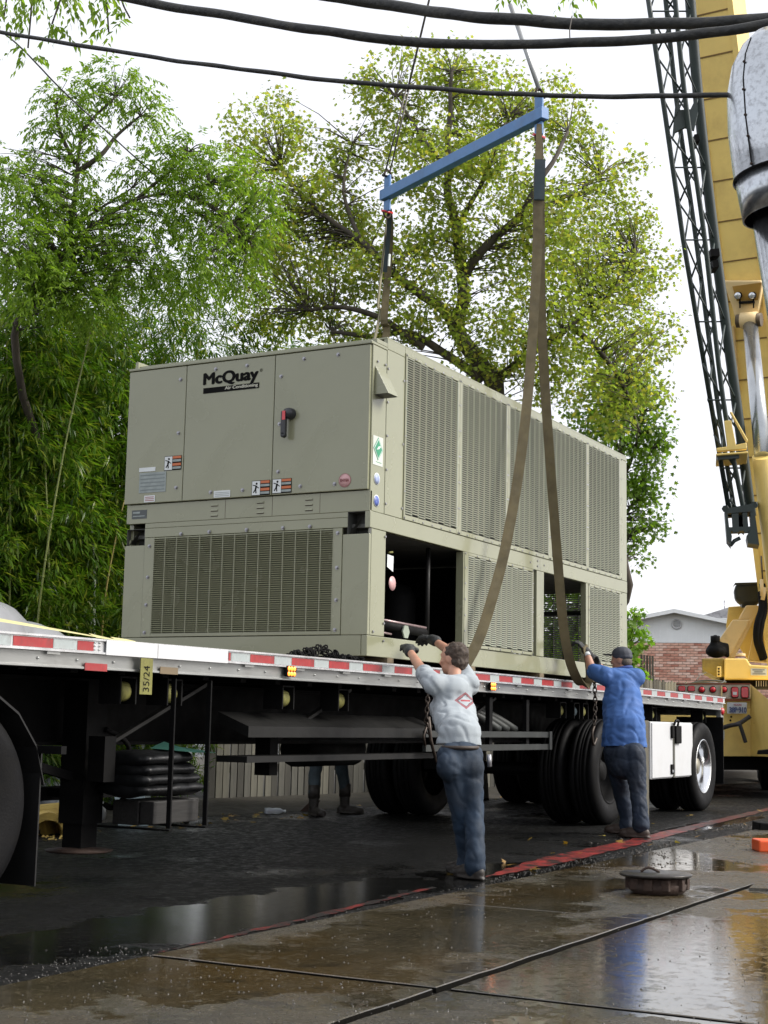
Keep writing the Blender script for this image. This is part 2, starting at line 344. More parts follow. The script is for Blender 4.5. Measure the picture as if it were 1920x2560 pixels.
# ================================================================ ground
ASPH = wet_mat('wet_asphalt', (0.0042, 0.0046, 0.0044), (0.009, 0.009, 0.0085), 0.55, 0.12, 0.52, 0.66, 0.55, 0.9, 60,
               puddle=[(6.2, 4.3, 2.6, 0.45), (9.3, 3.95, 1.3, 0.45), (15.5, 4.4, 2.0, 0.2)], spec=0.30, spec_dry=0.07, grit=0.8)
CONC = wet_mat('wet_concrete', (0.056, 0.046, 0.027), (0.027, 0.024, 0.015), 0.34, 0.028, 0.46, 0.54, 0.7, 0.8, 90, spec=1.0, spec_dry=0.5, ripple=0.014, grit=0.9,
               warm=(0.056, 0.036, 0.012), seed=3.1, puddle=[(6.4, 1.5, 2.1, 1.0), (6.0, 3.1, 1.9, 0.45), (8.5, 1.4, 1.6, 0.7), (7.6, 3.25, 1.4, 0.35)])
g = MB(); g.poly([(-60,-300,0),(600,-300,0),(600,300,0),(-60,300,0)]); tag(g.build('ground', ASPH), kind='structure')

# concrete paving: slabs of its own, with open joints
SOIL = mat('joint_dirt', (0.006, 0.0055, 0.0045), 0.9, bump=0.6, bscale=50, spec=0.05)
pav = thing('pavement', None, None, (5, 2, 0)); pav['kind'] = 'structure'
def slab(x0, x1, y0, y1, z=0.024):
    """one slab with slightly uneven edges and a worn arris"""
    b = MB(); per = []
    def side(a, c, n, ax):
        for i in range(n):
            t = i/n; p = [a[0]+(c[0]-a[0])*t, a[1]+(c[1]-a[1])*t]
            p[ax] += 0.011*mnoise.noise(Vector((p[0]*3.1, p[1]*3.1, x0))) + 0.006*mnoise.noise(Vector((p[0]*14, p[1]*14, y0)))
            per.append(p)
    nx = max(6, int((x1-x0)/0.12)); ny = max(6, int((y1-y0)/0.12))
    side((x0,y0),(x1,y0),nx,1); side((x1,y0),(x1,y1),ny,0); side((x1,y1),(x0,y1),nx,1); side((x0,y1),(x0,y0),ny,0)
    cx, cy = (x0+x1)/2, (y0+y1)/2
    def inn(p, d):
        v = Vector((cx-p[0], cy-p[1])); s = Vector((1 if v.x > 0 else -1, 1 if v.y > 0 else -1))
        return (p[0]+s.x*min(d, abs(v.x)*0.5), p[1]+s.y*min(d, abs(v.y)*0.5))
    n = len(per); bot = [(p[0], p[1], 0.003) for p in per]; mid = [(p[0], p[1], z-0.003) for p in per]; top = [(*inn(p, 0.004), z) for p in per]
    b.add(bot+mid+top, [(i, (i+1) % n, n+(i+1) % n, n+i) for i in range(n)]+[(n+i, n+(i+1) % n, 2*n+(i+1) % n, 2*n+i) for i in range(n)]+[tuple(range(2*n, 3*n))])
    for i in range(n): b.mi[i] = 1                 # cut sides take the dark joint material
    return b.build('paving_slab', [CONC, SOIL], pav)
one('joint_bed', SOIL, pav, 'poly', [(0.3,-1.5,0.002),(16.5,-1.5,0.002),(16.5,3.8,0.002),(0.3,3.8,0.002)])
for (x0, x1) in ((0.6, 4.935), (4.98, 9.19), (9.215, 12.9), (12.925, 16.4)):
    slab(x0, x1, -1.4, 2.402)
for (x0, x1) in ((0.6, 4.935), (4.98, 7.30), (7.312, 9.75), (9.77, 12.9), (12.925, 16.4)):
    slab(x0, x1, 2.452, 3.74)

# painted red edge line with worn, ragged borders
REDP = mat('red_road_paint', (0.24, 0.022, 0.02), 0.34, var=0.35, scale=9, bump=0.5, bscale=60, dirt=(0.012, 0.010, 0.009), dirt_amt=1.0, dscale=7)
REDF = mat('red_road_paint_faded', (0.13, 0.014, 0.012), 0.34, var=0.35, scale=9, bump=0.5, bscale=60, dirt=(0.008, 0.007, 0.006), dirt_amt=1.0, dscale=9)
def worn_paint(name, col, lo, hi):
    M = mat(name, col, 0.36, var=0.3, scale=9, bump=0.5, bscale=70, spec=0.4); nt = M.node_tree; N = nt.nodes; L = nt.links; b = N['Principled BSDF']
    src = b.inputs['Base Color'].links[0].from_socket; g = N.new('ShaderNodeNewGeometry'); f = None
    for (s, d, a, c) in ((5.5, 9, lo, hi), (38, 6, 0.52, 0.60)):
        n = N.new('ShaderNodeTexNoise'); n.inputs['Scale'].default_value = s; n.inputs['Detail'].default_value = d; n.inputs['Roughness'].default_value = 0.72; L.new(g.outputs['Position'], n.inputs[0])
        r = N.new('ShaderNodeMapRange'); r.inputs[1].default_value = a; r.inputs[2].default_value = c; L.new(n.outputs[0], r.inputs[0])
        if f is None: f = r.outputs[0]
        else:
            q = N.new('ShaderNodeMath'); q.operation = 'MAXIMUM'; L.new(f, q.inputs[0]); L.new(r.outputs[0], q.inputs[1]); f = q.outputs[0]
    mm = N.new('ShaderNodeMix'); mm.data_type = 'RGBA'; L.new(f, mm.inputs[0]); L.new(src, mm.inputs[6]); mm.inputs[7].default_value = (0.012, 0.011, 0.010, 1); L.new(mm.outputs[2], b.inputs['Base Color']); return M
REDP = worn_paint('worn_red_paint', (0.24, 0.024, 0.021), 0.45, 0.58); REDF = worn_paint('faded_red_paint', (0.15, 0.015, 0.013), 0.42, 0.52); REDM = worn_paint('dull_red_paint', (0.16, 0.020, 0.018), 0.42, 0.54)
def paint(y_lo, y_hi, name, m=None):
    b = MB(); n = len(y_lo); k = 14; lo = catmull([(p[0], p[1], 0) for p in y_lo], k); hi = catmull([(p[0], p[1], 0) for p in y_hi], k)
    for i in range(len(lo)):
        j = 0.035*mnoise.noise(lo[i]*5)+0.02*mnoise.noise(lo[i]*19); lo[i].y += j; hi[i].y += 0.03*mnoise.noise(hi[i]*6+Vector((9,0,0)))
        lo[i].z = hi[i].z = 0.004
    for i in range(len(lo)-1): b.poly([lo[i], lo[i+1], hi[i+1], hi[i]])
    return tag(b.build(name, m or REDP), kind='structure')
paint([(8.86,4.02),(9.6,4.0),(10.6,4.02),(11.6,4.08),(12.6,4.16),(14,4.27)],
      [(8.90,4.05),(9.7,4.18),(10.6,4.28),(11.6,4.31),(12.6,4.36),(14,4.45)], 'painted_kerb_line')
paint([(14.0,4.27),(16,4.42),(18.5,4.60),(21,4.8)], [(14.0,4.45),(16,4.57),(18.5,4.72),(21,4.88)], 'painted_kerb_line', REDM)
paint([(5.15,3.83),(5.8,3.84),(6.6,3.88),(7.3,3.93),(8.1,4.00)], [(5.16,3.84),(5.8,3.88),(6.6,3.94),(7.3,3.99),(8.12,4.05)], 'painted_kerb_line', REDF)

# mud, grit and leaves on the ground
MUD = mat('mud_crumbs', (0.022, 0.018, 0.013), 0.7, bump=0.4)
def scatter(name, pts, size, m, flat=0.5, kind='stuff', label=None, cat=None):
    b = MB()
    for (x, y, z) in pts:
        s = size*random.uniform(0.4, 1.5); k = random.randint(4, 6); a0 = random.random()*6
        ring = [(x+s*random.uniform(0.6, 1)*math.cos(a0+6.283*i/k), y+s*random.uniform(0.6, 1)*math.sin(a0+6.283*i/k), z) for i in range(k)]
        top = (x+random.uniform(-.3,.3)*s, y+random.uniform(-.3,.3)*s, z+s*flat)
        n = len(b.v); b.v += ring+[top]
        for i in range(k): b.f.append((n+i, n+(i+1) % k, n+k)); b.mi.append(0); b.sm.append(False)
    return tag(b.build(name, m), label, cat, None, kind)
P = []
for c in range(34):
    cx = random.uniform(9.4, 15.5); cy = random.gauss(3.55+(cx-9)*0.035, 0.33); 
    if cx < 10.5: cy = random.uniform(3.2, 3.8)
    for i in range(random.randint(8, 40)): P.append((cx+random.gauss(0, 0.17), cy+random.gauss(0, 0.05), 0.019 if cy < 3.7 else 0.0))
P = [(x, y, 0.018 if y < 3.72 else 0.001) for x, y, z in P if y < 4.5]
scatter('mud_crumbs', P, 0.016, MUD, 0.6, label='dark wet crumbs of mud strewn over the concrete past the red line', cat='mud')
GRIT = mat('wet_grit', (0.035, 0.032, 0.027), 0.42)
P = [(random.uniform(3.8, 9.0), random.gauss(3.83, 0.05), 0.001) for i in range(500)] + [(random.uniform(3.6, 5.2), random.gauss(3.93, 0.10), 0.001) for i in range(350)] \
  + [(random.uniform(8.7, 12.5), random.gauss(3.92, 0.06), 0.001) for i in range(600)]
P += [(random.uniform(3.2, 8.5), random.uniform(1.0, 3.7), 0.0242) for i in range(700)] + [(random.uniform(3.4, 4.9), random.uniform(1.4, 3.5), 0.0242) for i in range(500)]
scatter('loose_gravel', P, 0.0042, GRIT, 0.8, label='fine wet gravel gathered along the edge of the concrete', cat='gravel')

# ================================================================ house and fence behind
HU = Vector((math.sin(R(17)), -math.cos(R(17)), 0)); HB = Vector((math.cos(R(17)), math.sin(R(17)), 0))
HP = Vector((40.824,12.767,4.247)); H0 = Vector((HP.x, HP.y, 0))
house = thing('brick_house', 'brick bungalow with a white boarded gable and round vent, behind the trailer', 'house', H0)
BRK = [mat('brick_a', (0.58, 0.30, 0.22), 0.85, var=0.2, scale=12), mat('brick_b', (0.70, 0.42, 0.32), 0.85, var=0.2, scale=12),
       mat('brick_c', (0.47, 0.21, 0.15), 0.85, var=0.2, scale=12), mat('brick_d', (0.78, 0.55, 0.45), 0.85, var=0.2, scale=12)]
MORT = mat('mortar', (0.42, 0.33, 0.27), 0.9, var=0.1)
SIDG = mat('white_boards', (0.85, 0.88, 0.88), 0.6, var=0.04, scale=2)
def hp(u, z, d=0.0): return H0+HU*u+HB*d+Vector((0,0,z))
b = MB(); b.prism([hp(-4.2,0,0.02), hp(4.2,0,0.02), hp(4.2,3.37,0.02), hp(-4.2,3.37,0.02)], HB*10); b.build('wall', MORT, house)
bw, bh = 0.215, 0.075; proto = None; cnt = 0; rest = MB()
bms = []
for q in BRK:
    t = MB(); c = [HU*(sx*0.102)+Vector((0,0,sz*0.031)) for sx, sz in ((-1,-1),(1,-1),(1,1),(-1,1))]; t.prism([p-HB*0.012 for p in c], HB*0.03); bms.append(t)
protos = []
for r_ in range(44):
    z = 3.37-0.04-r_*bh
    for k in range(-20, 20):
        u = (k+0.5*(r_ % 2))*bw
        if abs(u) > 4.08: continue
        q = random.choice((0, 0, 1, 1, 1, 2, 3, 3))
        if -1.72 < u < 1.5 and r_ < 19 and cnt < 290:
            if len([1 for p in protos if p[0] == q]) == 0:
                o = bms[q].build('brick', BRK[q], house); protos.append((q, o)); o.location = hp(u, z)-H0
            else:
                inst([p[1] for p in protos if p[0] == q][0], hp(u, z), house)
            cnt += 1
        elif z > 0.05:
            c = [hp(u, z)+HU*(sx*0.102)+Vector((0,0,sz*0.031))-HB*0.012 for sx, sz in ((-1,-1),(1,-1),(1,1),(-1,1))]; rest.prism(c, HB*0.03, q)
rest.build('brickwork', BRK, house, kind='stuff')
sl = 0.209
b = MB(); b.prism([hp(-4.25,3.372,-0.02), hp(4.25,3.372,-0.02), hp(4.25,3.39,-0.02), hp(0,4.25,-0.02), hp(-4.25,3.39,-0.02)], HB*0.1); b.build('gable', SIDG, house)
for i in range(-20, 21):
    u = i*0.2; zt = 4.25-abs(u)*sl-0.02
    if zt > 3.42: one('batten', SIDG, house, 'prism', [hp(u-.02,3.375,-.035), hp(u+.02,3.375,-.035), hp(u+.02,zt,-.035), hp(u-.02,zt,-.035)], HB*0.02)
ROOFM = mat('roof_shingles', (0.42, 0.42, 0.43), 0.85, var=0.3, scale=8)
for sg in (-1, 1):
    one('roof', ROOFM, house, 'prism', [hp(0,4.27,-0.35), hp(sg*4.7,4.27-4.7*sl,-0.35), hp(sg*4.7,4.31-4.7*sl,-0.35), hp(0,4.31,-0.35)], HB*10.8)
    one('fascia', SIDG, house, 'prism', [hp(0,4.20,-0.39), hp(sg*4.7,4.20-4.7*sl,-0.39), hp(sg*4.7,4.30-4.7*sl,-0.39), hp(0,4.30,-0.39)], HB*0.035)
b = MB(); b.ring(hp(0.06,3.90,-0.06), HB, [(0,0.10),(-0.02,0.12),(-0.02,0.145),(0.03,0.15)], 24)
for k in range(5): 
    z = 3.82+k*0.04; b.prism([hp(-0.03,z,-0.06), hp(0.15,z,-0.06), hp(0.15,z+0.02,-0.075), hp(-0.03,z+0.02,-0.075)], HB*0.01)
b.build('vent', WHITE, house)
# second roof far off to the right of the gable
h2 = thing('distant_house', 'grey roof of a farther house showing over the gable, left of the crane', 'house', (59.686,16.533,2.958))
hq = Vector((59.233,16.621,5.447)); b = MB()
b.prism([hq-HU*1.0+Vector((0,0,0)), hq+HU*6, hq+HU*5+Vector((0,0,0.75)), hq+HU*0.3+Vector((0,0,0.42))], HB*6); b.build('roof', ROOFM, h2)
b = MB(); b.prism([Vector((*(hq-HU*0.6).xy,0)), Vector((*(hq+HU*6).xy,0)), hq+HU*6, hq-HU*0.6], HB*6); b.build('wall', SIDG, h2)
one('chimney_pipe', ZINC, h2, 'tube', [hq+HU*0.2+HB*0.5, hq+HU*0.2+HB*0.5+Vector((0,0,0.75))], 0.03, 6)

# picket fence behind the trailer
FW_M = [mat('fence_board_%s' % k, c, 0.85, var=0.25, scale=4, stretch=(4, 4, 0.5), bump=0.2) for k, c in (('pale', (0.13,0.125,0.10)), ('grey', (0.09,0.088,0.075)), ('dark', (0.05,0.048,0.04)))]
fence = thing('wooden_fence', 'weathered grey board fence running behind the trailer', 'fence', (14.5, 9.85, 0))
fprot = []
fx, fy = 14.2, 9.92
fd = Vector((3.1, -0.40, 0)).normalized(); n_p = 0
for i in range(108):
    p = Vector((fx, fy, 0))+fd*(i*0.125); w = 0.105; q = random.randrange(3); hgt = 1.82
    if i < 3*6 and len([1 for f in fprot if f[0] == q]) == 0:
        t = MB(); t.prism([Vector((-w/2,0,0.03)), Vector((w/2,0,0.03)), Vector((w/2,0,hgt-0.04)), Vector((w/4,0,hgt)), Vector((-w/4,0,hgt)), Vector((-w/2,0,hgt-0.04))], (0,0.018,0))
        o = t.build('fence_board', FW_M[q], fence); o.rotation_euler.z = math.atan2(fd.y, fd.x); fprot.append((q, o)); o.location = p+Vector((0,0,0.925))-fence.location
    else:
        cand = [f[1] for f in fprot if f[0] == q] or [fprot[0][1]]
        inst(cand[0], p+Vector((random.uniform(-.008,.008), random.uniform(-.006,.006), 0.925+random.uniform(-.02,.02))), fence)
for z in (0.4, 1.5):
    one('fence_rail', FW_M[2], fence, 'beam', Vector((fx,fy+0.05,z)), Vector((fx,fy+0.05,z))+fd*13.5, 0.04, 0.09)
# dark board fence beside the house
f2 = thing('board_fence', 'short dark grey board fence between the man in blue and the brick wall', 'fence', (27.181,9.037,0.000))
for k, px in enumerate((1604, 1610, 1617, 1624, 1630)):
    p = Vector((29.049,9.782,1.769)).lerp(Vector((29.742,9.774,1.774)), k/4); q = Vector((p.x, p.y, 0))
    o = MB(); o.prism([q-HU*0.022, q+HU*0.022, q+HU*0.022+Vector((0,0,2.45)), q-HU*0.022+Vector((0,0,2.45))], HB*0.03); o.build('fence_board', FW_M[(2,1,2,1,1)[k]], f2)
for z in (0.5, 2.0): one('fence_rail', FW_M[2], f2, 'beam', Vector((*Vector((29.130,9.843,1.771)).xy, z)), Vector((*Vector((29.848,9.792,1.777)).xy, z)), 0.05, 0.08)

# ================================================================ foliage
def leaf_mesh(name, pos, axis, nrm, size, tmpl, faces, m, parent=None, kind='stuff', loc=None):
    pos = np.asarray(pos); axis = np.asarray(axis, float); nrm = np.asarray(nrm, float); size = np.asarray(size)
    axis /= np.linalg.norm(axis, axis=1)[:, None]+1e-9
    side = np.cross(nrm, axis); side /= np.linalg.norm(side, axis=1)[:, None]+1e-9; up = np.cross(axis, side)
    T = np.array(tmpl, float); N = len(pos); K = len(T)
    V = pos[:, None, :]+size[:, None, None]*(T[None, :, 0:1]*axis[:, None, :]+T[None, :, 1:2]*side[:, None, :]+T[None, :, 2:3]*up[:, None, :])
    V = V.reshape(-1, 3); c = V.mean(0); V = V-c
    lens = np.array([len(f) for f in faces]); idx = np.concatenate([np.array(f) for f in faces])
    LI = (np.arange(N)[:, None]*K+idx[None, :]).ravel(); LT = np.tile(lens, N); LS = np.concatenate([[0], np.cumsum(LT)[:-1]])
    me = bpy.data.meshes.new(name); me.vertices.add(len(V)); me.vertices.foreach_set('co', V.ravel())
    me.loops.add(len(LI)); me.loops.foreach_set('vertex_index', LI.astype(np.int32))
    me.polygons.add(len(LT)); me.polygons.foreach_set('loop_start', LS.astype(np.int32)); me.polygons.foreach_set('loop_total', LT.astype(np.int32))
    me.update(calc_edges=True); me.validate(); me.materials.append(m)
    o = bpy.data.objects.new(name, me); COL.objects.link(o)
    if parent is not None: o.parent = parent; o.location = Vector(c)-wloc(parent)
    else: o.location = Vector(c)
    if kind: o['kind'] = kind
    return o
LANCE = ([(0,0,0),(0.40,0.19,0.03),(1,0,-0.10),(0.40,-0.19,0.03),(0.35,0,-0.0)], [(0,4,1),(1,4,2),(0,3,4),(4,3,2)])
MAPLE = ([(0,0,0),(0.12,0.50,0.04),(0.42,0.24,0),(0.62,0.62,-0.05),(0.66,0.20,0),(1.05,0,-0.1),(0.66,-0.20,0),(0.62,-0.62,-0.05),(0.42,-0.24,0),(0.12,-0.50,0.04)],
         [(0,1,2),(2,3,4),(4,5,6),(6,7,8),(8,9,0),(0,2,4,6,8)])
def rnd_unit(n): v = RNG.normal(size=(n, 3)); return v/np.linalg.norm(v, axis=1)[:, None]
def crown_points(blobs, per_vol, sub_r, leaves_per, droop):
    """blobs (x,y,z,r): twig ends spread through each blob, leaves spread round each twig end"""
    P = []; A = []; tw = []
    for (x, y, z, r) in blobs:
        n = max(4, int(per_vol*r**2.2))
        d = rnd_unit(n); rad = r*RNG.random(n)**0.45; c = np.array([x, y, z])+d*rad[:, None]*np.array([1, 1, 0.85])
        tw += [(tuple(q), (x, y, z)) for q in c]
        for q in c:
            k = RNG.poisson(leaves_per)
            if k == 0: continue
            dd = rnd_unit(k); P.append(q+dd*sub_r*(RNG.random(k)**0.5)[:, None]); a = dd*0.8+rnd_unit(k)*0.5; a[:, 2] -= droop; A.append(a)
    return np.vstack(P), np.vstack(A), tw
def limb_tree(root, limbs, m, tw=None, twr=0.006, frac=0.5, tname='limb'):
    for (pts, r0, r1) in limbs:
        pp = catmull(pts, 5); n = len(pp); rr = [r0+(r1-r0)*i/(n-1) for i in range(n)]
        for i in range(1, n-1): pp[i] = pp[i]+Vector((mnoise.noise(pp[i]*2), mnoise.noise(pp[i]*2+Vector((5,0,0))), 0))*r0*0.8
        one(tname if r0 < 0.13 else 'trunk', m, root, 'tube', pp, rr, 8)
    if tw:
        b = MB(); allp = [p for (pts, a, c) in limbs for p in catmull(pts, 4)]
        A = np.array([tuple(p) for p in allp])
        for (q, c) in tw:
            if random.random() > frac: continue
            q = Vector(q); d = np.linalg.norm(A-np.array(q), axis=1)+(A[:, 2] > q.z)*0.5; s = allp[int(d.argmin())]
            mid = s.lerp(q, 0.55)+Vector((random.uniform(-.1,.1), random.uniform(-.1,.1), random.uniform(-.02,.14)))*(q-s).length
            b.tube(catmull([s, mid, q], 2), [twr*2.2, twr*1.9, twr*1.4, twr, twr*0.5], 4, cap=False)
        b.build('twigs', m, root, kind='stuff')

# --- broad leaved tree behind the unit
LM_S = leaf_mat('sycamore_leaf', [(0.19,0.25,0.05), (0.26,0.31,0.065), (0.15,0.21,0.045), (0.38,0.34,0.08)], 0.66)
syc = thing('broadleaf_tree', 'tall yellowing broad-leaved tree rising behind the machine', 'tree', (17.8, 8.5, 0))
BL = [(*(13.915,9.353,7.868),0.50),(*(14.161,9.095,7.218),0.62),(*(14.691,8.848,6.905),0.60),(*(13.980,9.060,6.325),0.42),(*(14.845,8.737,7.748),0.48),(*(15.055,8.487,8.708),0.40),(*(15.376,8.255,8.218),0.55),
      (*(15.488,7.658,8.824),0.62),(*(14.685,7.452,7.374),0.6),(*(15.612,7.117,8.459),0.6),(*(15.062,6.756,7.390),0.55),(*(15.956,6.524,8.328),0.52),(*(16.450,6.299,8.164),0.40),(*(16.328,6.096,7.470),0.5),
      (*(15.301,6.102,6.691),0.6),(*(16.756,5.840,7.111),0.48),(*(16.743,5.633,6.468),0.50),(*(15.882,5.831,6.152),0.62),(*(16.894,5.586,5.698),0.45),(*(15.178,6.196,5.720),0.65),(*(16.026,5.786,5.412),0.62),
      (*(15.465,6.721,6.442),0.55),(*(14.940,7.203,6.643),0.5),(*(14.721,7.663,6.449),0.58),(*(14.352,8.035,6.056),0.58),(*(14.251,8.669,5.965),0.5),(*(14.572,7.316,5.695),0.55),(*(14.779,6.659,5.207),0.6),
      (*(15.346,6.115,4.957),0.6),(*(16.065,5.703,4.742),0.50),(*(14.382,7.775,5.325),0.42),(*(16.842,5.473,4.979),0.25),(*(15.292,8.748,7.080),0.4),(*(15.351,8.207,9.245),0.22),(*(16.322,6.515,8.938),0.16),
      (*(16.905,5.732,7.970),0.2),(*(14.376,9.387,8.456),0.2),(*(16.345,6.946,7.352),0.5),(*(16.093,7.606,8.105),0.5),(*(14.405,9.047,7.997),0.25),(*(16.528,6.379,6.708),0.5),(*(14.843,10.044,6.921),0.4),(*(14.860,9.635,6.766),0.4),(*(14.947,10.030,6.327),0.42),(*(15.121,9.418,5.888),0.42),(*(15.293,8.940,5.725),0.4),(*(15.144,8.937,6.651),0.4),(*(15.136,10.018,5.909),0.4),(*(14.536,9.985,7.591),0.35)]
Ps, As, tw = crown_points(BL, 560, 0.15, 8.5, 0.35)
leaf_mesh('crown', Ps, As, rnd_unit(len(Ps))+np.array([0,0,1.2]), RNG.uniform(0.030, 0.062, len(Ps)), *MAPLE, LM_S, syc)
T0 = (15.485,6.995,4.690)
limb_tree(syc, [
    ([(17.75,8.2,0), (17.7,8.2,2.5), (15.485,6.995,4.690), (15.240,7.118,5.079), (15.111,7.218,5.537), (15.122,7.206,6.214)], 0.16, 0.065),
    ([(15.129,7.209,6.167), (15.115,7.297,6.662), (15.063,7.428,7.255), (15.071,7.416,7.952), (15.072,7.401,8.704)], 0.075, 0.02),
    ([(15.135,7.196,6.168), (15.129,6.880,6.558), (15.168,6.496,6.900), (15.245,6.230,7.318), (15.561,6.109,7.900)], 0.065, 0.02),
    ([(15.101,7.282,6.802), (15.053,7.057,7.144), (15.005,6.833,7.480), (15.375,6.798,8.155)], 0.035, 0.012),
    ([(15.117,7.113,5.146), (14.742,7.246,5.590), (14.581,7.476,5.811), (14.483,7.792,6.061), (14.398,8.232,6.528), (14.297,8.725,6.910), (14.084,9.166,7.451)], 0.075, 0.015),
    ([(15.192,7.043,4.919), (14.803,7.269,5.137), (14.463,7.612,5.374), (14.274,7.975,5.320), (14.135,8.423,5.383)], 0.06, 0.02),
    ([(14.573,7.461,5.197), (14.229,7.799,5.476), (14.080,8.239,5.629), (13.971,8.651,5.626)], 0.045, 0.02),
    ([(15.342,6.984,4.898), (15.345,6.459,5.226), (15.521,6.038,5.554), (16.060,5.747,6.045), (16.508,5.603,6.597)], 0.055, 0.015),
    ([(15.524,6.040,5.532), (15.809,5.805,5.267), (16.091,5.614,4.883), (16.342,5.508,4.399)], 0.04, 0.012),
    ([(15.060,7.376,7.444), (14.937,7.693,7.852), (14.959,8.096,8.490)], 0.03, 0.01),
    ([(14.398,8.232,6.528), (14.483,8.514,7.184), (14.782,8.594,7.904)], 0.03, 0.01),
    ([(15.168,6.496,6.900), (15.623,6.232,7.106), (16.264,5.970,7.579)], 0.03, 0.01)], BARK, tw, 0.004, 0.18)

# --- greener tree showing at the right end of the unit
LM_G = leaf_mat('green_leaf', [(0.08,0.15,0.02), (0.12,0.21,0.03), (0.17,0.27,0.04)], 0.55)
gt = thing('green_tree', 'small bright green tree reaching past the right end of the machine', 'tree', (21.5, 7.9, 0))
BL = [(*(18.816,6.396,5.308),0.42),(*(18.922,6.378,4.720),0.45),(*(18.976,6.455,4.129),0.38),(*(19.302,6.398,3.730),0.30),(*(19.004,6.581,3.537),0.3),(*(19.038,6.307,4.239),0.28),(*(18.983,6.201,4.938),0.30),(*(18.178,6.452,5.508),0.5),(*(19.507,6.583,3.263),0.14),(*(18.148,6.665,4.981),0.5),(*(18.681,7.434,2.661),0.4),(*(18.842,7.265,2.236),0.4),(*(18.676,7.604,2.121),0.4),(*(19.307,7.326,2.710),0.35),(*(19.252,7.658,1.934),0.3)]
Ps, As, tw = crown_points(BL, 700, 0.15, 8, 0.4)
leaf_mesh('crown', Ps, As, rnd_unit(len(Ps))+np.array([0,0,1.0]), RNG.uniform(0.035, 0.07, len(Ps)), *MAPLE, LM_G, gt)
limb_tree(gt, [([(21.3,8.3,0), (21.2,8.35,1.8), (19.093,6.671,2.678), (18.923,6.665,3.749), (18.768,6.550,5.091)], 0.14, 0.03), ([(18.928,6.655,3.749), (19.001,6.408,4.130), (18.993,6.262,4.669)], 0.03, 0.01), ([(18.856,6.628,4.285), (18.896,6.426,4.718), (18.868,6.301,5.310)], 0.03, 0.01)], BARK, tw, 0.005, 0.4)
sh = thing('garden_shrub', 'leafy light green shrub against the brick wall behind the cap', 'shrub', Vector((*Vector((26.041,8.951,1.831)).xy, 0)))
BL = [(*(25.876,8.951,2.843),0.28),(*(25.985,8.837,2.556),0.26),(*(25.975,8.965,2.192),0.3),(*(26.101,8.819,1.906),0.17),(*(25.991,9.087,1.683),0.4),(*(25.903,8.837,3.062),0.12)]
Ps, As, tw = crown_points(BL, 300, 0.1, 5, 0.3)
leaf_mesh('crown', Ps, As, rnd_unit(len(Ps))+np.array([0,0,1.0]), RNG.uniform(0.08, 0.14, len(Ps)), *MAPLE, leaf_mat('shrub_leaf', [(0.09,0.19,0.02),(0.15,0.28,0.035),(0.2,0.32,0.05)], 0.5), sh)
limb_tree(sh, [([Vector((*Vector((26.041,8.951,1.831)).xy, 0)), (26.083,8.982,1.469), (25.965,8.961,2.264), (25.913,8.841,2.990)], 0.05, 0.012)], BARK, tw, 0.006, 0.4)

# --- tree with hanging narrow leaflets on the left
LM_P = leaf_mat('pinnate_leaf', [(0.09,0.165,0.02), (0.15,0.25,0.03), (0.23,0.34,0.045), (0.12,0.18,0.03)], 0.55, 0.45)
def sprays(blobs, per_vol, n_leaf, length, droop, fine=1.0):
    """compound leaves: a curved stalk with pairs of leaflets"""
    P = []; A = []; Nn = []; tw = []
    for (x, y, z, r) in blobs:
        n = max(3, int(per_vol*r**2.2)); d = rnd_unit(n); rad = r*RNG.random(n)**0.45
        for q, dd in zip(np.array([x, y, z])+d*rad[:, None]*np.array([1,1,0.8]), d):
            tw.append((tuple(q), (x, y, z)))
            h = dd*0.6+rnd_unit(1)[0]*0.7; h[2] -= droop*0.4; h /= np.linalg.norm(h); L = length*RNG.uniform(0.6, 1.2); s = np.cross(h, [0, 0, 1])+1e-6; s /= np.linalg.norm(s)
            for i in range(n_leaf):
                t = (i+1)/n_leaf; p = q+h*L*t+np.array([0, 0, -droop*L*t*t*0.6])
                sg = 1 if i % 2 else -1; P.append(p); a = h*0.5+s*sg*0.7+rnd_unit(1)[0]*0.25; a[2] -= droop*0.9; A.append(a); Nn.append(np.array([0,0,1.0])+rnd_unit(1)[0]*0.7)
    return np.array(P), np.array(A), np.array(Nn), tw
pt = thing('pinnate_tree', 'feathery green tree with drooping narrow leaflets at the left', 'tree', (15.0, 11.6, 0))
BL = [(*(10.590,9.392,6.959),0.34),(*(10.831,9.101,7.165),0.30),(*(10.879,8.836,7.049),0.26),(*(11.080,8.734,6.860),0.22),(*(10.485,9.480,6.606),0.22),(*(10.596,9.074,6.575),0.24),(*(10.643,9.292,6.263),0.24),(*(10.484,9.562,6.334),0.16),
      (*(10.189,9.740,6.139),0.35),(*(10.153,9.482,5.806),0.42),(*(10.529,9.417,5.839),0.36),(*(10.684,9.106,5.923),0.26),(*(10.015,9.468,5.291),0.45),(*(10.387,9.209,5.287),0.45),(*(10.716,8.961,5.510),0.40),(*(11.021,8.806,6.274),0.26),
      (*(11.059,8.499,6.358),0.30),(*(11.155,8.287,6.479),0.26),(*(11.078,8.120,6.099),0.34),(*(11.348,7.988,6.293),0.30),(*(11.565,7.847,6.140),0.30),(*(11.639,7.791,5.869),0.28),(*(11.171,8.074,5.682),0.36),(*(11.577,7.976,5.632),0.32),
      (*(10.915,8.547,5.671),0.36),(*(10.975,7.918,5.284),0.26),(*(10.899,8.934,5.886),0.20),(*(11.090,8.357,5.940),0.30),(*(10.758,8.546,5.227),0.36),(*(10.189,9.256,4.926),0.4),(*(10.600,8.928,4.919),0.4),(*(11.151,8.270,5.145),0.34),(*(11.710,8.050,5.273),0.3)]
P_, A_, N_, tw = sprays(BL, 1400, 10, 0.15, 0.55)
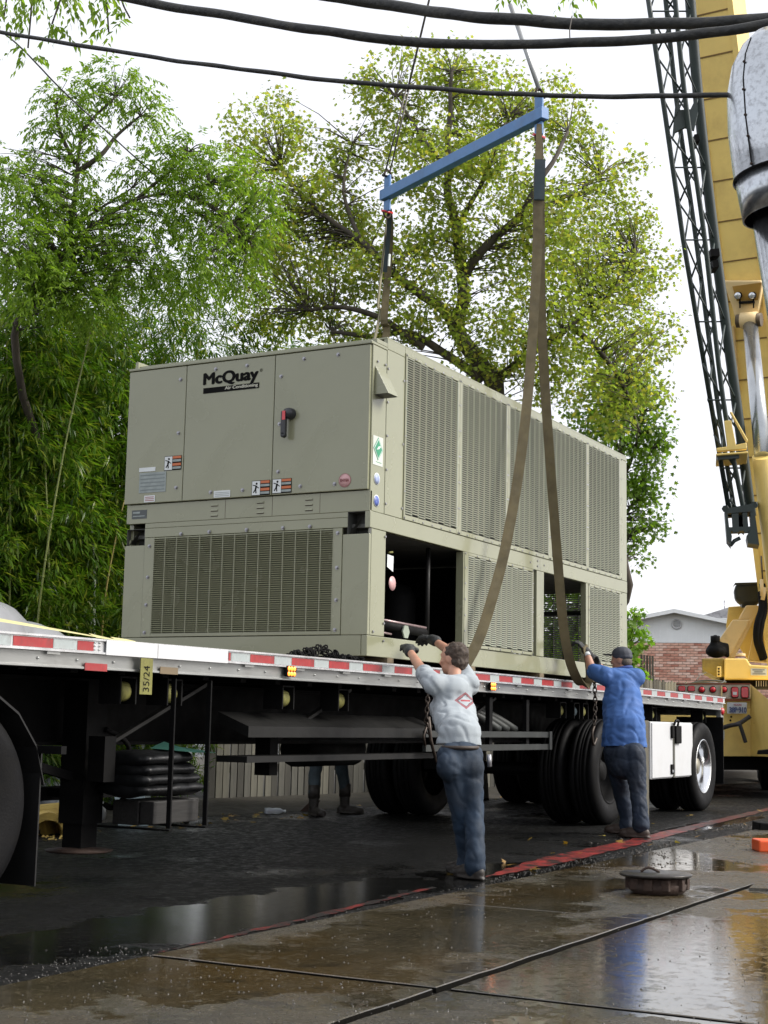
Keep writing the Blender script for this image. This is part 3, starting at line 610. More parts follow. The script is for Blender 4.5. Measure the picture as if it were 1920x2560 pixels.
leaf_mesh('crown', P_, A_, N_, RNG.uniform(0.032, 0.070, len(P_)), *LANCE, LM_P, pt)
limb_tree(pt, [
    ([(12.2,10.6,0), (12.3,10.5,2.4), (10.615,9.900,4.399), (10.633,9.680,5.021), (10.700,9.395,5.567), (10.678,9.284,6.071), (10.633,9.206,6.612), (10.809,8.976,7.007)], 0.05, 0.010),
    ([(10.637,9.661,5.060), (10.681,9.430,5.566), (10.793,9.142,5.842), (11.005,8.883,6.116)], 0.025, 0.008),
    ([(10.644,9.313,6.186), (10.739,9.080,6.384), (10.862,8.995,6.619), (10.948,8.778,6.818)], 0.03, 0.01),
    ([(10.469,9.600,4.887), (10.535,9.340,5.349), (10.659,9.021,5.661), (10.887,8.732,5.931), (11.061,8.387,6.016), (11.198,8.111,6.098)], 0.028, 0.008),
    ([(10.638,9.290,6.302), (10.522,9.411,6.608), (10.467,9.432,6.877)], 0.025, 0.01),
    ([(10.887,8.732,5.931), (10.998,8.446,6.206), (11.064,8.266,6.401)], 0.02, 0.008), ([(11.061,8.387,6.016), (11.266,8.055,5.870), (11.535,7.852,5.602)], 0.025, 0.01)], BARK, tw, 0.003, 0.15)
# overhanging branch close above the camera
nb = thing('overhanging_branch', 'leafy twigs hanging in from the top left corner', 'branch', (6.760,6.141,6.039))
BL = [(*(6.664,6.486,5.472),0.10),(*(6.659,6.457,5.599),0.15),(*(6.756,6.384,5.245),0.05),(*(6.791,6.343,5.170),0.03),(*(6.751,6.301,5.552),0.10),(*(6.758,6.075,5.558),0.13),(*(6.843,5.919,5.561),0.13),(*(6.902,5.847,5.437),0.08),(*(6.925,5.842,5.311),0.06),
      (*(6.740,6.176,5.329),0.04),(*(6.799,6.037,5.433),0.05),(*(6.976,5.726,5.389),0.03),(*(6.780,6.111,5.305),0.03),(*(6.919,5.786,5.539),0.08),(*(8.212,3.583,5.677),0.09),(*(8.369,3.288,5.696),0.09)]
P_, A_, N_, tw = sprays(BL, 1300, 7, 0.12, 0.9)
leaf_mesh('foliage', P_, A_, N_, RNG.uniform(0.04, 0.075, len(P_)), *LANCE, LM_P, nb)
b = MB()
for pts in ([(6.035,7.366,6.393), (6.600,6.435,6.032), (6.880,5.744,5.918), (7.604,4.400,5.973), (8.310,3.320,5.950)],):
    b.tube(catmull(pts, 6), [0.03]*25, 6)
for pts in ([(6.574,6.480,6.044), (6.648,6.453,5.676), (6.671,6.488,5.421)], [(6.651,6.345,6.022), (6.729,6.320,5.628), (6.772,6.363,5.220)], [(6.756,5.967,5.938), (6.760,6.049,5.634), (6.753,6.154,5.329)], [(6.816,5.855,5.940), (6.889,5.842,5.538), (6.931,5.839,5.286)],
            [(6.880,5.744,5.918), (6.931,5.763,5.540), (6.984,5.716,5.377)], [(8.123,3.658,5.968), (8.212,3.583,5.677)], [(8.310,3.320,5.950), (8.369,3.288,5.696)]):
    b.tube(catmull(pts, 5), 0.006, 5)
b.build('stem', BARK, nb)

# --- bamboo thicket
LM_B = leaf_mat('bamboo_leaf', [(0.035,0.085,0.010), (0.065,0.14,0.014), (0.11,0.20,0.02), (0.22,0.25,0.045)], 0.45, 0.35)
def bamboo(name, blobs, per_vol, label, sz=(0.09, 0.17), n_leaf=7):
    P = []; A = []; Nn = []
    for (x, y, z, r, rz) in blobs:
        n = int(per_vol*r*r*rz); c = np.array([x, y, z])+RNG.uniform(-1, 1, (n, 3))*np.array([r, r, rz])
        for q in c:
            h = rnd_unit(1)[0]; h[2] = -0.15+RNG.uniform(-.3,.3); h /= np.linalg.norm(h); k = RNG.integers(6, 26); tl_ = RNG.uniform(0.15, 0.42)
            t = RNG.normal(size=(k, 3)); t /= np.linalg.norm(t, axis=1)[:, None]; s_ = RNG.random(k)[:, None]
            pp = q+h*tl_*s_+t*0.035; pp[:, 2] -= (s_[:, 0]**2)*tl_*0.35; a = h*0.8+t*0.75; a[:, 2] -= 0.40
            P += list(pp); A += list(a); Nn += list(t*0.5+np.array([0,0,0.9]))
    return leaf_mesh(name, P, A, Nn, RNG.uniform(*sz, len(P)), [(0,0,0),(0.4,0.075,0.02),(1,0,-0.12),(0.4,-0.075,0.02)], [(0,3,2,1)], LM_B)
blobs = []
for i in range(190):
    d = RNG.uniform(14.2, 18.5); px = RNG.uniform(-120, 520)
    v = Vector((1,0,0)); 
    blobs.append((px, d))
BB = []
def cam_ground(px, d):
    t = (px-960)/3692.08; f2 = Vector((FW.x, FW.y, 0)).normalized(); p = f2*d+RT*(t*d); return p.x, p.y
for (px, d) in blobs:
    x, y = cam_ground(px, d)
    if y < 9.9: y = 9.9+random.random()
    top = 4.9+0.7*mnoise.noise(Vector((x*0.8, y*0.8, 0)))+RNG.uniform(-0.4, 0.5)
    k = 0.5
    while k < top:
        BB.append((x+RNG.uniform(-.2,.2), y+RNG.uniform(-.2,.2), k, RNG.uniform(0.28, 0.42), 0.32)); k += RNG.uniform(0.55, 0.95)
bt = tag(bamboo('bamboo_thicket', BB, 270, ''), 'dense green bamboo thicket filling the left behind the trailer', 'bamboo', None, 'stuff')
# taller airy tops behind the unit
BB = []
for i in range(190):
    px = RNG.uniform(330, 960); d = RNG.uniform(17.5, 20); x, y = cam_ground(px, d); z = RNG.uniform(3.6, 6.9-0.0030*max(0,px-450))
    BB.append((x, y, z, 0.33, 0.26))
for i in range(110):
    px = RNG.uniform(-60, 480); d = RNG.uniform(15.5, 18); x, y = cam_ground(px, d); z = RNG.uniform(4.4, 6.6); BB.append((x, y, z, 0.28, 0.25))
tag(bamboo('bamboo_tops', BB, 230, ''), 'arching bamboo tops showing above the left of the machine', 'bamboo', None, 'stuff')
CULM = mat('bamboo_culm', (0.16, 0.19, 0.05), 0.45, var=0.25, scale=5); CULM_P = mat('bamboo_culm_pale', (0.42, 0.47, 0.42), 0.4, var=0.2, scale=5, stretch=(1,1,0.4))
def culm(pts, r, m, label, grp=None):
    t = thing('bamboo_stem', label, 'bamboo stem', pts[0], grp); pp = catmull(pts, 10); one('stem', m, t, 'tube', pp, [r*(1-0.5*i/len(pp)) for i in range(len(pp))], 7)
    L = sum((pp[i+1]-pp[i]).length for i in range(len(pp)-1)); acc = 0; nxt = 0.2
    for i in range(len(pp)-1):
        s = (pp[i+1]-pp[i]).length; acc += s
        if acc > nxt:
            d = (pp[i+1]-pp[i]).normalized(); one('node', CULM, t, 'ring', pp[i+1], d, [(-0.008, r*0.9), (0, r*1.18), (0.008, r*0.9)], 7); nxt += 0.28
    return t
culm([(12.204,10.000,0.528), (12.100,10.000,1.761), (12.092,10.020,2.387), (12.030,10.050,3.015)], 0.022, CULM_P, 'pale whitish bamboo stem standing upright left of the machine')
culm([(12.573,10.200,0.517), (12.515,10.200,1.958), (12.679,10.200,3.283), (12.804,10.300,4.481), (12.802,10.300,5.124)], 0.020, CULM, 'green bamboo stem leaning up beside the edge of the machine')
culm([(12.048,9.800,0.536), (11.986,9.800,1.917), (12.140,9.800,2.848), (12.421,9.850,3.576)], 0.014, mat('bamboo_culm_ochre', (0.25,0.20,0.05), 0.5, var=0.2), 'thin ochre bamboo stem crossing toward the machine')
cn = 0
for (px, d, lean) in ((30,14.5,-20),(80,15.2,30),(130,14.6,-30),(165,15.5,25),(100,14.2,40),(200,15.8,-25),(20,15.6,30),(290,16,12),(60,16,-10)):
    x, y = cam_ground(px, d); x2, y2 = cam_ground(px+lean, d); x3, y3 = cam_ground(px+lean*2.6, d)
    culm([(x,y,0),(x,y,1.8),(x2,y2,3.4),(x3,y3,4.9)], 0.013, CULM, 'slender green bamboo stem half hidden in the thicket', 'bamboo stems half hidden in the thicket')

# ================================================================ flatbed trailer
YT = 5.155; YF = 7.745; XE = 18.58; XS = 3.1
def arch(x):                                   # loaded deck is slightly cambered: height of the deck edge
    t = (x-5.5)/13.05; return 1.382+0.104*t*(1-t)+(-0.010)*t
trailer = thing('flatbed_trailer', 'long aluminium flatbed trailer with red and silver tape, carrying the machine', 'trailer', (11, 6.45, 0))
xs = [XS+(XE-XS)*i/40 for i in range(41)]
def rail(name, prof, m, y0, sgn):
    """long extrusion following the deck camber; prof in (outward, down from deck top)"""
    b = MB(); n = len(prof); 
    for x in xs:
        for (o, d) in prof: b.v.append((x, y0-sgn*o, arch(x)-d))
    for i in range(len(xs)-1):
        for j in range(n):
            k = (j+1) % n; b.f.append((i*n+j, i*n+k, (i+1)*n+k, (i+1)*n+j)); b.mi.append(0); b.sm.append(False)
    b.f.append(tuple(range(n-1,-1,-1))); b.mi.append(0); b.sm.append(False)
    b.f.append(tuple((len(xs)-1)*n+j for j in range(n))); b.mi.append(0); b.sm.append(False)
    return b.build(name, m, trailer)
for (y0, sg) in ((YT, 1), (YF, -1)):
    rail('rub_rail', [(0,0),(-0.05,0),(-0.05,0.082),(0,0.082),(0,0.072),(-0.012,0.070),(-0.012,0.013),(0,0.011)], ALU_W, y0, sg)
    rail('side_rail', [(-0.03,0.084),(-0.14,0.084),(-0.14,0.164),(-0.022,0.164),(-0.022,0.155),(-0.034,0.150)], ALU, y0, sg)
DECK = mat('deck_boards', (0.14, 0.11, 0.075), 0.55, var=0.3, scale=3, stretch=(0.3, 6, 1), bump=0.2)
for k in range(9):
    y0 = YT+0.055+k*0.2761; b = MB(); n = 4
    for x in xs:
        for (yy, d) in ((y0,0.004),(y0+0.268,0.004),(y0+0.268,0.034),(y0,0.034)): b.v.append((x, yy, arch(x)-d))
    for i in range(len(xs)-1):
        for j in range(4): b.f.append((i*4+j, i*4+(j+1) % 4, i*4+4+(j+1) % 4, i*4+4+j)); b.mi.append(0); b.sm.append(False)
    b.build('deck_board', DECK, trailer)
# tape blocks: red / silver, measured block by block, then the regular run
def tape(x0, x1, m, nm):
    b = MB(); n = max(1, int((x1-x0)/0.3))
    for i in range(n):
        a = x0+(x1-x0)*i/n; c = x0+(x1-x0)*(i+1)/n
        b.add([(a,YT+0.0095,arch(a)-0.067),(c,YT+0.0095,arch(c)-0.067),(c,YT+0.0095,arch(c)-0.017),(a,YT+0.0095,arch(a)-0.017)], [(0,1,2,3)])
    b.build(nm, m, trailer)
seg = [(3.2,3.4,0),(3.41,3.68,1),(3.7,3.9,0),(3.9,4.2,1),(4.2,4.4,0),(4.4,4.7,1),(4.7,4.88,0),(4.88,5.17,1),(5.17,5.36,0),(5.36,5.62,0),(5.63,5.93,1),(5.93,6.12,0),(6.12,6.255,1),
       (7.53,7.555,1),(7.56,7.77,0),(7.77,8.05,1),(8.05,8.26,0),(8.26,8.545,1),(8.545,8.74,0),(8.74,9.02,1),(9.02,9.215,0)]
x = 9.22; k = 1
while x < 18.5:
    w = 0.285 if k else 0.19; seg.append((x, min(x+w, 18.5), k)); x += w; k = 1-k
for (a, c, k) in seg: tape(a, c-0.003, RED_T if k else GREY_T, 'reflective_tape')
for (a, c) in ((6.345, 6.80), (6.805, 7.505)):      # plain white patch plates
    b = MB(); b.prism([(a,YT-0.0035,arch(a)-0.084),(c,YT-0.0035,arch(c)-0.084),(c,YT-0.0035,arch(c)-0.004),(a,YT-0.0035,arch(a)-0.004)], (0,0.004,0)); b.build('patch_plate', WHITE, trailer)
RIV = MB()
for x0 in (6.26, 6.30, 7.51):
    for z in (0.022, 0.04, 0.06): RIV.ring((x0, YT+0.008, arch(x0)-z), (0,-1,0), [(0,0.006),(0.004,0.004),(0.0045,0.0001)], 6)
x = 3.4
while x < 18.5: RIV.ring((x, YT+0.028, arch(x)-0.12), (0,-1,0), [(0,0.008),(0.005,0.005),(0.006,0.0001)], 6); x += 0.305
RIV.build('rivets', ALU, trailer, kind='stuff')
for i, x in enumerate([3.5+0.61*k for k in range(25)]):   # stake pockets
    if 6.2 < x < 7.6: continue
    b = MB(); b.box(x-0.05, x+0.05, YT+0.012, YT+0.03, arch(x)-0.098, arch(x)-0.083); b.build('stake_pocket', ALU, trailer)
one('reflector', RED_T, trailer, 'box', 6.20, 6.385, YT+0.018, YT+0.023, 1.215, 1.255)
one('number_plate_patch', mat('brown_patch', (0.16,0.12,0.07), 0.6), trailer, 'box', 6.86, 7.03, YT+0.018, YT+0.0225, 1.222, 1.262)
for x in (8.235, 11.435):
    b = MB(); b.box(x-0.055, x+0.055, YT-0.008, YT+0.02, 1.255, 1.325); o = b.build('side_marker', BLACK, trailer, bevel=0.008)
    for (dx, dz) in ((-.033,-.017),(0,-.017),(.033,-.017),(-.033,.017),(0,.017),(.033,.017)):
        b = MB(); b.ring((x+dx, YT-0.008, 1.29+dz), (0,-1,0), [(0,0.0155),(0.004,0.013),(0.007,0.0001)], 10); q = b.build('lamp_lens', AMBER, o)
# rear end
b = MB(); b.box(XE-0.06, XE, YT+0.03, YF-0.03, 1.14, arch(XE)-0.004); b.build('rear_beam', ALU, trailer)
b = MB(); b.ring((18.52, YT+0.02, 1.195), (0,-1,0), [(-0.03,0.045),(0,0.045),(0.012,0.035),(0.02,0.001)], 14); b.build('tail_lamp', REDL, trailer)
one('lamp_bracket', ALU, trailer, 'box', 18.46, 18.58, YT+0.03, YT+0.09, 1.06, 1.22)
for y in (5.45, 7.45): one('mud_flap', RUBBER, trailer, 'box', 18.43, 18.445, y-0.3, y+0.3, 0.30, 1.12)
# chassis
for y in (5.98, 6.92):
    b = MB(); b.box(XS+0.2, XE-0.1, y-0.07, y+0.07, 0.80, 0.82); b.box(XS+0.2, XE-0.1, y-0.008, y+0.008, 0.82, 1.18); b.box(XS+0.2, XE-0.1, y-0.07, y+0.07, 1.18, 1.20); b.build('main_beam', BLACK, trailer)
x = XS+0.3
while x < XE-0.2: one('cross_member', BLACK, trailer, 'box', x-0.03, x+0.03, YT+0.15, YF-0.15, 1.205, 1.335); x += 0.41
for x in (7.6, 9.35, 11.9):                     # slanting outrigger braces
    one('brace', mat('worn_steel', (0.011,0.011,0.0105), 0.55, 0.0, spec=0.2, var=0.2), trailer, 'beam', (x, 5.35, 1.20), (x-0.75, 5.55, 0.80), 0.05, 0.02)
    one('brace_mount', BLACK, trailer, 'box', x-0.80, x-0.70, 5.50, 5.62, 0.60, 0.86)
# long tool channel and load bar rack under the deck
WS = MATS['worn_steel']
b = MB(); b.prism([(7.95,5.28,0.86),(7.95,5.28,0.93),(7.95,5.52,1.02),(7.95,5.52,0.95)], (2.75,0,0)); b.prism([(7.95,5.285,0.70),(7.95,5.285,0.74),(7.95,5.52,0.74),(7.95,5.52,0.70)], (2.75,0,0)); b.build('tool_channel', WS, trailer)
rk = mat('rack_grey', (0.028,0.031,0.029), 0.5, 0.2, var=0.25)
one('load_rack', rk, trailer, 'box', 10.3, 12.84, 5.20, 5.23, 0.865, 0.915); one('load_rack', rk, trailer, 'box', 10.3, 12.84, 5.20, 5.23, 0.755, 0.805)
one('load_rack', rk, trailer, 'box', 12.80, 12.86, 5.19, 5.198, 0.755, 0.920)
for x in (10.6, 11.6, 12.4): one('rack_hanger', BLACK, trailer, 'box', x-0.03, x+0.03, 5.24, 5.28, 0.75, 1.2)
b = MB()
for k in range(3): b.tube(catmull([(11.5+0.13*k,5.6,1.15),(11.75+0.16*k,5.45,1.05),(12.0+0.18*k,5.35,0.93)], 5), 0.04, 8)
b.build('air_hose', rk, trailer)
one('air_tank', BLACK, trailer, 'tube', [(10.0,6.2,0.75),(10.9,6.2,0.75)], 0.14, 14)
# winches with rolled yellow straps
def winch(x, strap=0, z=1.115, ang=0.0, short=False):
    w = MB(); w.box(x-0.075, x-0.063, 5.27, 5.42, z-0.07, 1.20); w.box(x+0.063, x+0.075, 5.27, 5.42, z-0.07, 1.20); w.box(x-0.062, x+0.062, 5.27, 5.42, 1.19, 1.20)
    o = w.build('winch', BLACK, trailer)
    b = MB(); rr = 0.055 if not short else 0.045
    b.ring((x-0.052, 5.345, z), (1,0,0), [(0,0.02),(0,rr),(0.104,rr),(0.104,0.02)], 20)
    b.build('strap_roll', STRAP_Y if strap else SLING_D, o)
    b = MB(); b.ring((x+0.08, 5.345, z), (1,0,0), [(0,0.001),(0,0.03),(0.02,0.03),(0.02,0.001)], 12); b.build('winch_cap', WS, o)
    if strap:                                   # the loose strap end
        b = MB(); a0 = R(35)+ang; pts = []
        for i in range(9):
            a = a0+i*R(13); pts.append((5.345-math.cos(a)*(rr+0.004), z+math.sin(a)*(rr+0.004)))
        for i in range(8):
            b.add([(x-0.05,*pts[i]),(x+0.05,*pts[i]),(x+0.05,*pts[i+1]),(x-0.05,*pts[i+1])], [(0,1,2,3)])
        b.build('strap_end', STRAP_Y, o)
    return o
wA = winch(6.702, 1)
for (x, st) in ((7.14, 1), (8.40, 1), (9.135, 1), (13.34, 1), (13.70, 0), (13.94, 1), (14.50, 1), (16.09, 1), (18.03, 1)): winch(x, st)
# landing gear, raised
for (y, xx) in ((5.78, 6.95), (7.12, 6.95)):
    lg = one('landing_leg', BLACK, trailer, 'box', xx-0.09, xx+0.09, y-0.09, y+0.09, 0.35, 1.18)
    one('inner_leg', BLACK, lg, 'box', xx-0.07, xx+0.07, y-0.07, y+0.07, 0.20, 0.35)
    one('foot_plate', RUST, lg, 'ring', (xx, y, 0.185), (0,0,1), [(0,0.001),(0,0.19),(0.012,0.20),(0.03,0.06),(0.03,0.001)], 20)
one('leg_brace', BLACK, trailer, 'beam', (6.95,5.87,0.52), (6.95,7.03,0.52), 0.05, 0.05)
one('leg_brace', BLACK, trailer, 'beam', (6.95,5.78,0.60), (5.95,5.98,0.85), 0.05, 0.05)
one('leg_brace', BLACK, trailer, 'beam', (6.95,7.12,0.60), (5.95,6.92,0.85), 0.05, 0.05)
b = MB(); b.tube(catmull([(7.02,5.68,0.9),(7.22,5.66,0.8),(7.25,5.66,0.55),(7.10,5.66,0.44),(7.02,5.66,0.46)], 5), 0.016, 6); b.build('crank_handle', BLACK, trailer)
# white toolbox
tb = MB(); tb.box(15.71, 17.24, 5.19, 5.72, 0.415, 1.04); tbo = tb.build('toolbox', WHITE, trailer, bevel=0.012)
one('box_side', mat('galvanised_brown', (0.12,0.11,0.08), 0.5, 0.3), tbo, 'box', 15.56, 15.70, 5.21, 5.70, -0.05, 1.05)
one('box_door', WHITE, tbo, 'box', 15.73, 16.455, 5.178, 5.189, 0.43, 1.025, bevel=0.004)
one('box_door', WHITE, tbo, 'box', 16.53, 17.225, 5.178, 5.189, 0.43, 1.025, bevel=0.004)
one('door_strip', mat('strip_dark', (0.10,0.10,0.085), 0.5, 0.2), tbo, 'box', 16.462, 16.523, 5.172, 5.189, 0.42, 1.03)
one('latch', BLACK, tbo, 'box', 16.50, 16.70, 5.145, 5.177, 0.80, 1.0, bevel=0.01)
one('latch', BLACK, tbo, 'box', 16.37, 16.45, 5.150, 5.177, 0.86, 1.0, bevel=0.01)
one('latch', BLACK, tbo, 'box', 16.36, 16.46, 5.160, 5.177, 0.46, 0.57, bevel=0.02)
one('latch_hasp', CHROME, tbo, 'box', 16.38, 16.44, 5.150, 5.159, 0.48, 0.51)
b = MB(); b.tube(catmull([(16.42,5.15,1.01),(16.44,5.13,1.06),(16.52,5.13,1.05),(16.56,5.15,1.0)],4), 0.014, 6); b.build('padlock', WS, tbo)
# axles and wheels
def tyre_prof(w, r):
    return [(-w/2+0.015, r*0.60), (-w/2-0.0, r*0.70), (-w/2-0.012, r*0.84), (-w/2+0.004, r*0.945), (-w/2+0.03, r*0.99), (-w*0.25, r),(-w*0.245, r-0.014),(-w*0.215, r-0.014),(-w*0.21, r),
            (-w*0.07, r),(-w*0.065, r-0.014),(-w*0.035, r-0.014),(-w*0.03, r),(w*0.03, r),(w*0.035, r-0.014),(w*0.065, r-0.014),(w*0.07, r),(w*0.21, r),(w*0.215, r-0.014),(w*0.245, r-0.014),(w*0.25, r),(w/2-0.03, r*0.99), (w/2-0.004, r*0.945), (w/2+0.012, r*0.84), (w/2, r*0.70), (w/2-0.015, r*0.60)]
def wheel(x, y, out, parent, r=0.525, w=0.27, rim=True):
    t = MB(); t.ring((x, y, r), (0,1,0), tyre_prof(w, r), 56); o = t.build('wheel', RUBBER, parent)
    if rim and x < 15: rim = 2
    if rim:
        s = out; q = MB()      # out = -1: outer face towards -Y
        q.ring((x, y, r), (0,1,0), [(s*w*0.46, r*0.615), (s*w*0.48, r*0.60), (s*w*0.42, r*0.565), (s*w*0.10, r*0.545), (s*w*-0.28, r*0.50), (s*w*-0.30, r*0.40), (s*w*-0.22, r*0.30), (s*w*-0.20, r*0.22)], 40)
        q.build('rim', CHROME if rim == 1 or rim is True else BLACK, o)
        q = MB(); q.ring((x, y, r), (0,1,0), [(s*w*-0.24, r*0.26), (s*w*0.05, r*0.235), (s*w*0.10, r*0.20), (s*w*0.20, r*0.17),(s*w*0.22, 0.001)], 24)
        for k in range(10):
            a = 2*math.pi*k/10; q.ring((x+0.165*math.cos(a)*0.93, y+s*w*-0.25, r+0.165*math.sin(a)*0.93), (0,s,0), [(0,0.017),(0.03,0.017),(0.034,0.001)], 6, sm=False)
        q.build('hub', BLACK if rim == 2 else mat('hub_metal', (0.30,0.28,0.22), 0.4, 0.7, var=0.3, scale=9), o)
    return o
for x in (17.66, 14.38):
    wheel(x, 5.30, -1, trailer); wheel(x, 5.63, -1, trailer, rim=False); wheel(x, 7.60, 1, trailer); wheel(x, 7.27, 1, trailer, rim=False)
    one('axle', BLACK, trailer, 'tube', [(x,5.4,0.525),(x,7.5,0.525)], 0.065, 12)
    for y in (5.95, 6.95):
        one('leaf_spring', BLACK, trailer, 'tube', catmull([(x-0.5,y,0.80),(x,y,0.63),(x+0.5,y,0.80)],5), 0.04, 6)
        one('spring_hanger', BLACK, trailer, 'box', x-0.56, x-0.44, y-0.06, y+0.06, 0.72, 0.80); one('spring_hanger', BLACK, trailer, 'box', x+0.44, x+0.56, y-0.06, y+0.06, 0.72, 0.80)

# folded tarps and dunnage on a rack under the deck
TARP = mat('dark_tarp', (0.006,0.0065,0.007), 0.4, var=0.3, bump=0.3, bscale=18, spec=0.3)
st = thing('tarp_stack', 'stack of folded dark tarps slung under the trailer deck', 'tarps', (7.2, 5.5, 0.45))
for k, (x1, z0, z1) in enumerate(((7.46,0.70,0.765),(7.50,0.64,0.695),(7.56,0.585,0.635),(7.60,0.53,0.58))):
    o = organic('folded_tarp', [('c', (6.98,5.5,(z0+z1)/2), 0.05, (x1-0.08,5.5,(z0+z1)/2+0.005), 0.05, 4.2, (0,0,1))], 0.014, TARP, st, 3, (0.012, 6, (0.6,1,1), k*3.1))
one('dunnage_block', mat('old_timber', (0.012,0.011,0.010), 0.75, var=0.3, scale=6, stretch=(0.4,4,4)), st, 'box', 7.02, 7.44, 5.30, 5.40, 0.36, 0.49, bevel=0.006)
one('dunnage_block', MATS['old_timber'], st, 'box', 7.02, 7.62, 5.41, 5.60, 0.35, 0.49, bevel=0.006)
b = MB(); b.poly([(7.30,5.22,0.772),(7.52,5.22,0.768),(7.50,5.5,0.80),(7.36,5.5,0.83)]); b.poly([(7.30,5.22,0.772),(7.36,5.5,0.83),(7.22,5.5,0.79)]); b.build('tarp_corner', mat('teal_tarp', (0.03,0.085,0.07), 0.3), st)
for x in (7.06, 7.42): one('sling_strap', BLACK, st, 'beam', (x,5.22,0.34), (x,5.22,1.2), 0.03, 0.012); one('sling_strap', BLACK, st, 'beam', (x,5.80,0.33), (x,5.20,0.33), 0.04, 0.01)

# strap hanging over the rail with inked digits
hs = thing('hanging_strap', 'dirty yellow strap hanging over the rail with 35/24 inked on it', 'strap', (6.7, 5.14, 1.15))
b = MB(); yy = YT-0.008
b.prism([(6.645,yy,1.10),(6.755,yy,1.10),(6.755,yy,arch(6.7)-0.088),(6.645,yy,arch(6.7)-0.088)], (0,0.004,0)); b.build('webbing', STRAP_Y, hs)
text('lettering', '35/24', (6.727,yy-0.0015,1.115), (0,0,1), (-1,0,0), 0.145, 0.055, INK, hs)
# strap running along the deck
ds = thing('deck_strap', 'pale yellow strap stretched low over the deck at the left', 'strap', (6.0, 5.22, 1.42))
b = MB(); pts = [(3.2,5.21,1.60),(5.566,5.2,1.438),(6.3,5.19,1.402),(6.46,5.17,1.392),(6.60,5.155,arch(6.6)+0.004)]
for i in range(len(pts)-1):
    p, q = Vector(pts[i]), Vector(pts[i+1]); b.prism([p+Vector((0,0,-0.007)), q+Vector((0,0,-0.004)), q+Vector((0,0.05,0.006)), p+Vector((0,0.05,0.014))], (0,0.002,0.003))
b.build('webbing', mat('pale_strap', (0.50,0.46,0.22), 0.6, var=0.1), ds)
# silver cover lump on the deck
cov = organic('tarp_cover', [('s', (7.1,7.15,1.46), (0.85,0.42,0.33)), ('s', (6.3,7.1,1.48), (0.9,0.42,0.36)), ('s', (7.9,7.2,1.44), (0.45,0.34,0.19))], 0.035, mat('silver_cover', (0.30,0.31,0.33), 0.32, 0.2, var=0.12, scale=4, bump=0.1, bscale=14, dirt=(0.16,0.16,0.17), dirt_amt=0.5), None, 3, (0.018, 2.5))
tag(cov, 'rounded silver-grey covered bundle lying on the deck at far left', 'covered bundle')
# dark heap of chain on the deck edge
ch = thing('chain_heap', 'small heap of dark chain lying on the deck edge before the machine', 'chain', (8.8, 5.2, 1.41))
b = MB()
for i in range(90):
    x = random.uniform(8.32, 9.25); h = 0.035*max(0, 1-abs(x-8.72)/0.42)*2; p = Vector((x, 5.185+random.random()*0.06, arch(x)+0.008+random.random()*h)); a = rnd_unit(1)[0]; a = Vector(a)
    u = a.orthogonal().normalized(); w = a.cross(u); pts = [p+(u*math.cos(t)*0.028+w*math.sin(t)*0.015) for t in [j*math.pi/4 for j in range(9)]]
    b.tube(pts, 0.006, 4, cap=False)
b.build('links', BLACK, ch, kind='stuff')

def chain(name, label, pts, r=0.022, loc=None):
    t = thing(name, label, 'chain', pts[-1]); pp = [Vector(p) for p in pts]; b = MB(); L = 0
    cum = [0]
    for i in range(len(pp)-1): cum.append(cum[-1]+(pp[i+1]-pp[i]).length)
    n = int(cum[-1]/(r*1.75))
    for i in range(n):
        s = cum[-1]*(i+0.5)/n; j = max(k for k in range(len(cum)) if cum[k] <= s); j = min(j, len(pp)-2)
        d = (pp[j+1]-pp[j]).normalized(); c = pp[j]+d*(s-cum[j]); u = d.orthogonal().normalized(); w = d.cross(u); sd = (u if i % 2 else w)
        b.tube([c+d*math.cos(t_)*r*1.25+sd*math.sin(t_)*r*0.72 for t_ in [q*math.pi/4 for q in range(9)]], r*0.28, 4, cap=False)
    b.build('links', mat('rusty_chain', (0.05,0.038,0.03), 0.5, 0.5, var=0.4, scale=20), t, kind='stuff'); return t
c1 = chain('hanging_chain', 'rusty chain and binder hanging from the rail left of the white shirt', [(10.10,5.13,1.40),(10.12,5.10,1.2),(10.10,5.10,1.0),(10.14,5.10,0.9)])
b = MB(); b.tube([(10.13,5.10,1.02),(10.16,5.09,0.85),(10.24,5.08,0.68)], [0.018,0.014,0.012], 8); b.tube([(10.13,5.10,0.98),(10.06,5.10,0.88),(10.09,5.10,0.80)], 0.010, 6); b.build('binder_handle', MATS['rusty_chain'], c1)
c2 = chain('hanging_chain', 'rusty chain hanging from the rail in front of the man in blue', [(13.72,5.10,1.44),(13.75,5.10,1.20),(13.72,5.10,0.98)], 0.026)
b = MB(); b.tube(catmull([(13.72,5.10,0.98),(13.66,5.1,0.90),(13.70,5.1,0.80),(13.78,5.1,0.86)],5), 0.014, 6); b.build('hook', MATS['rusty_chain'], c2)

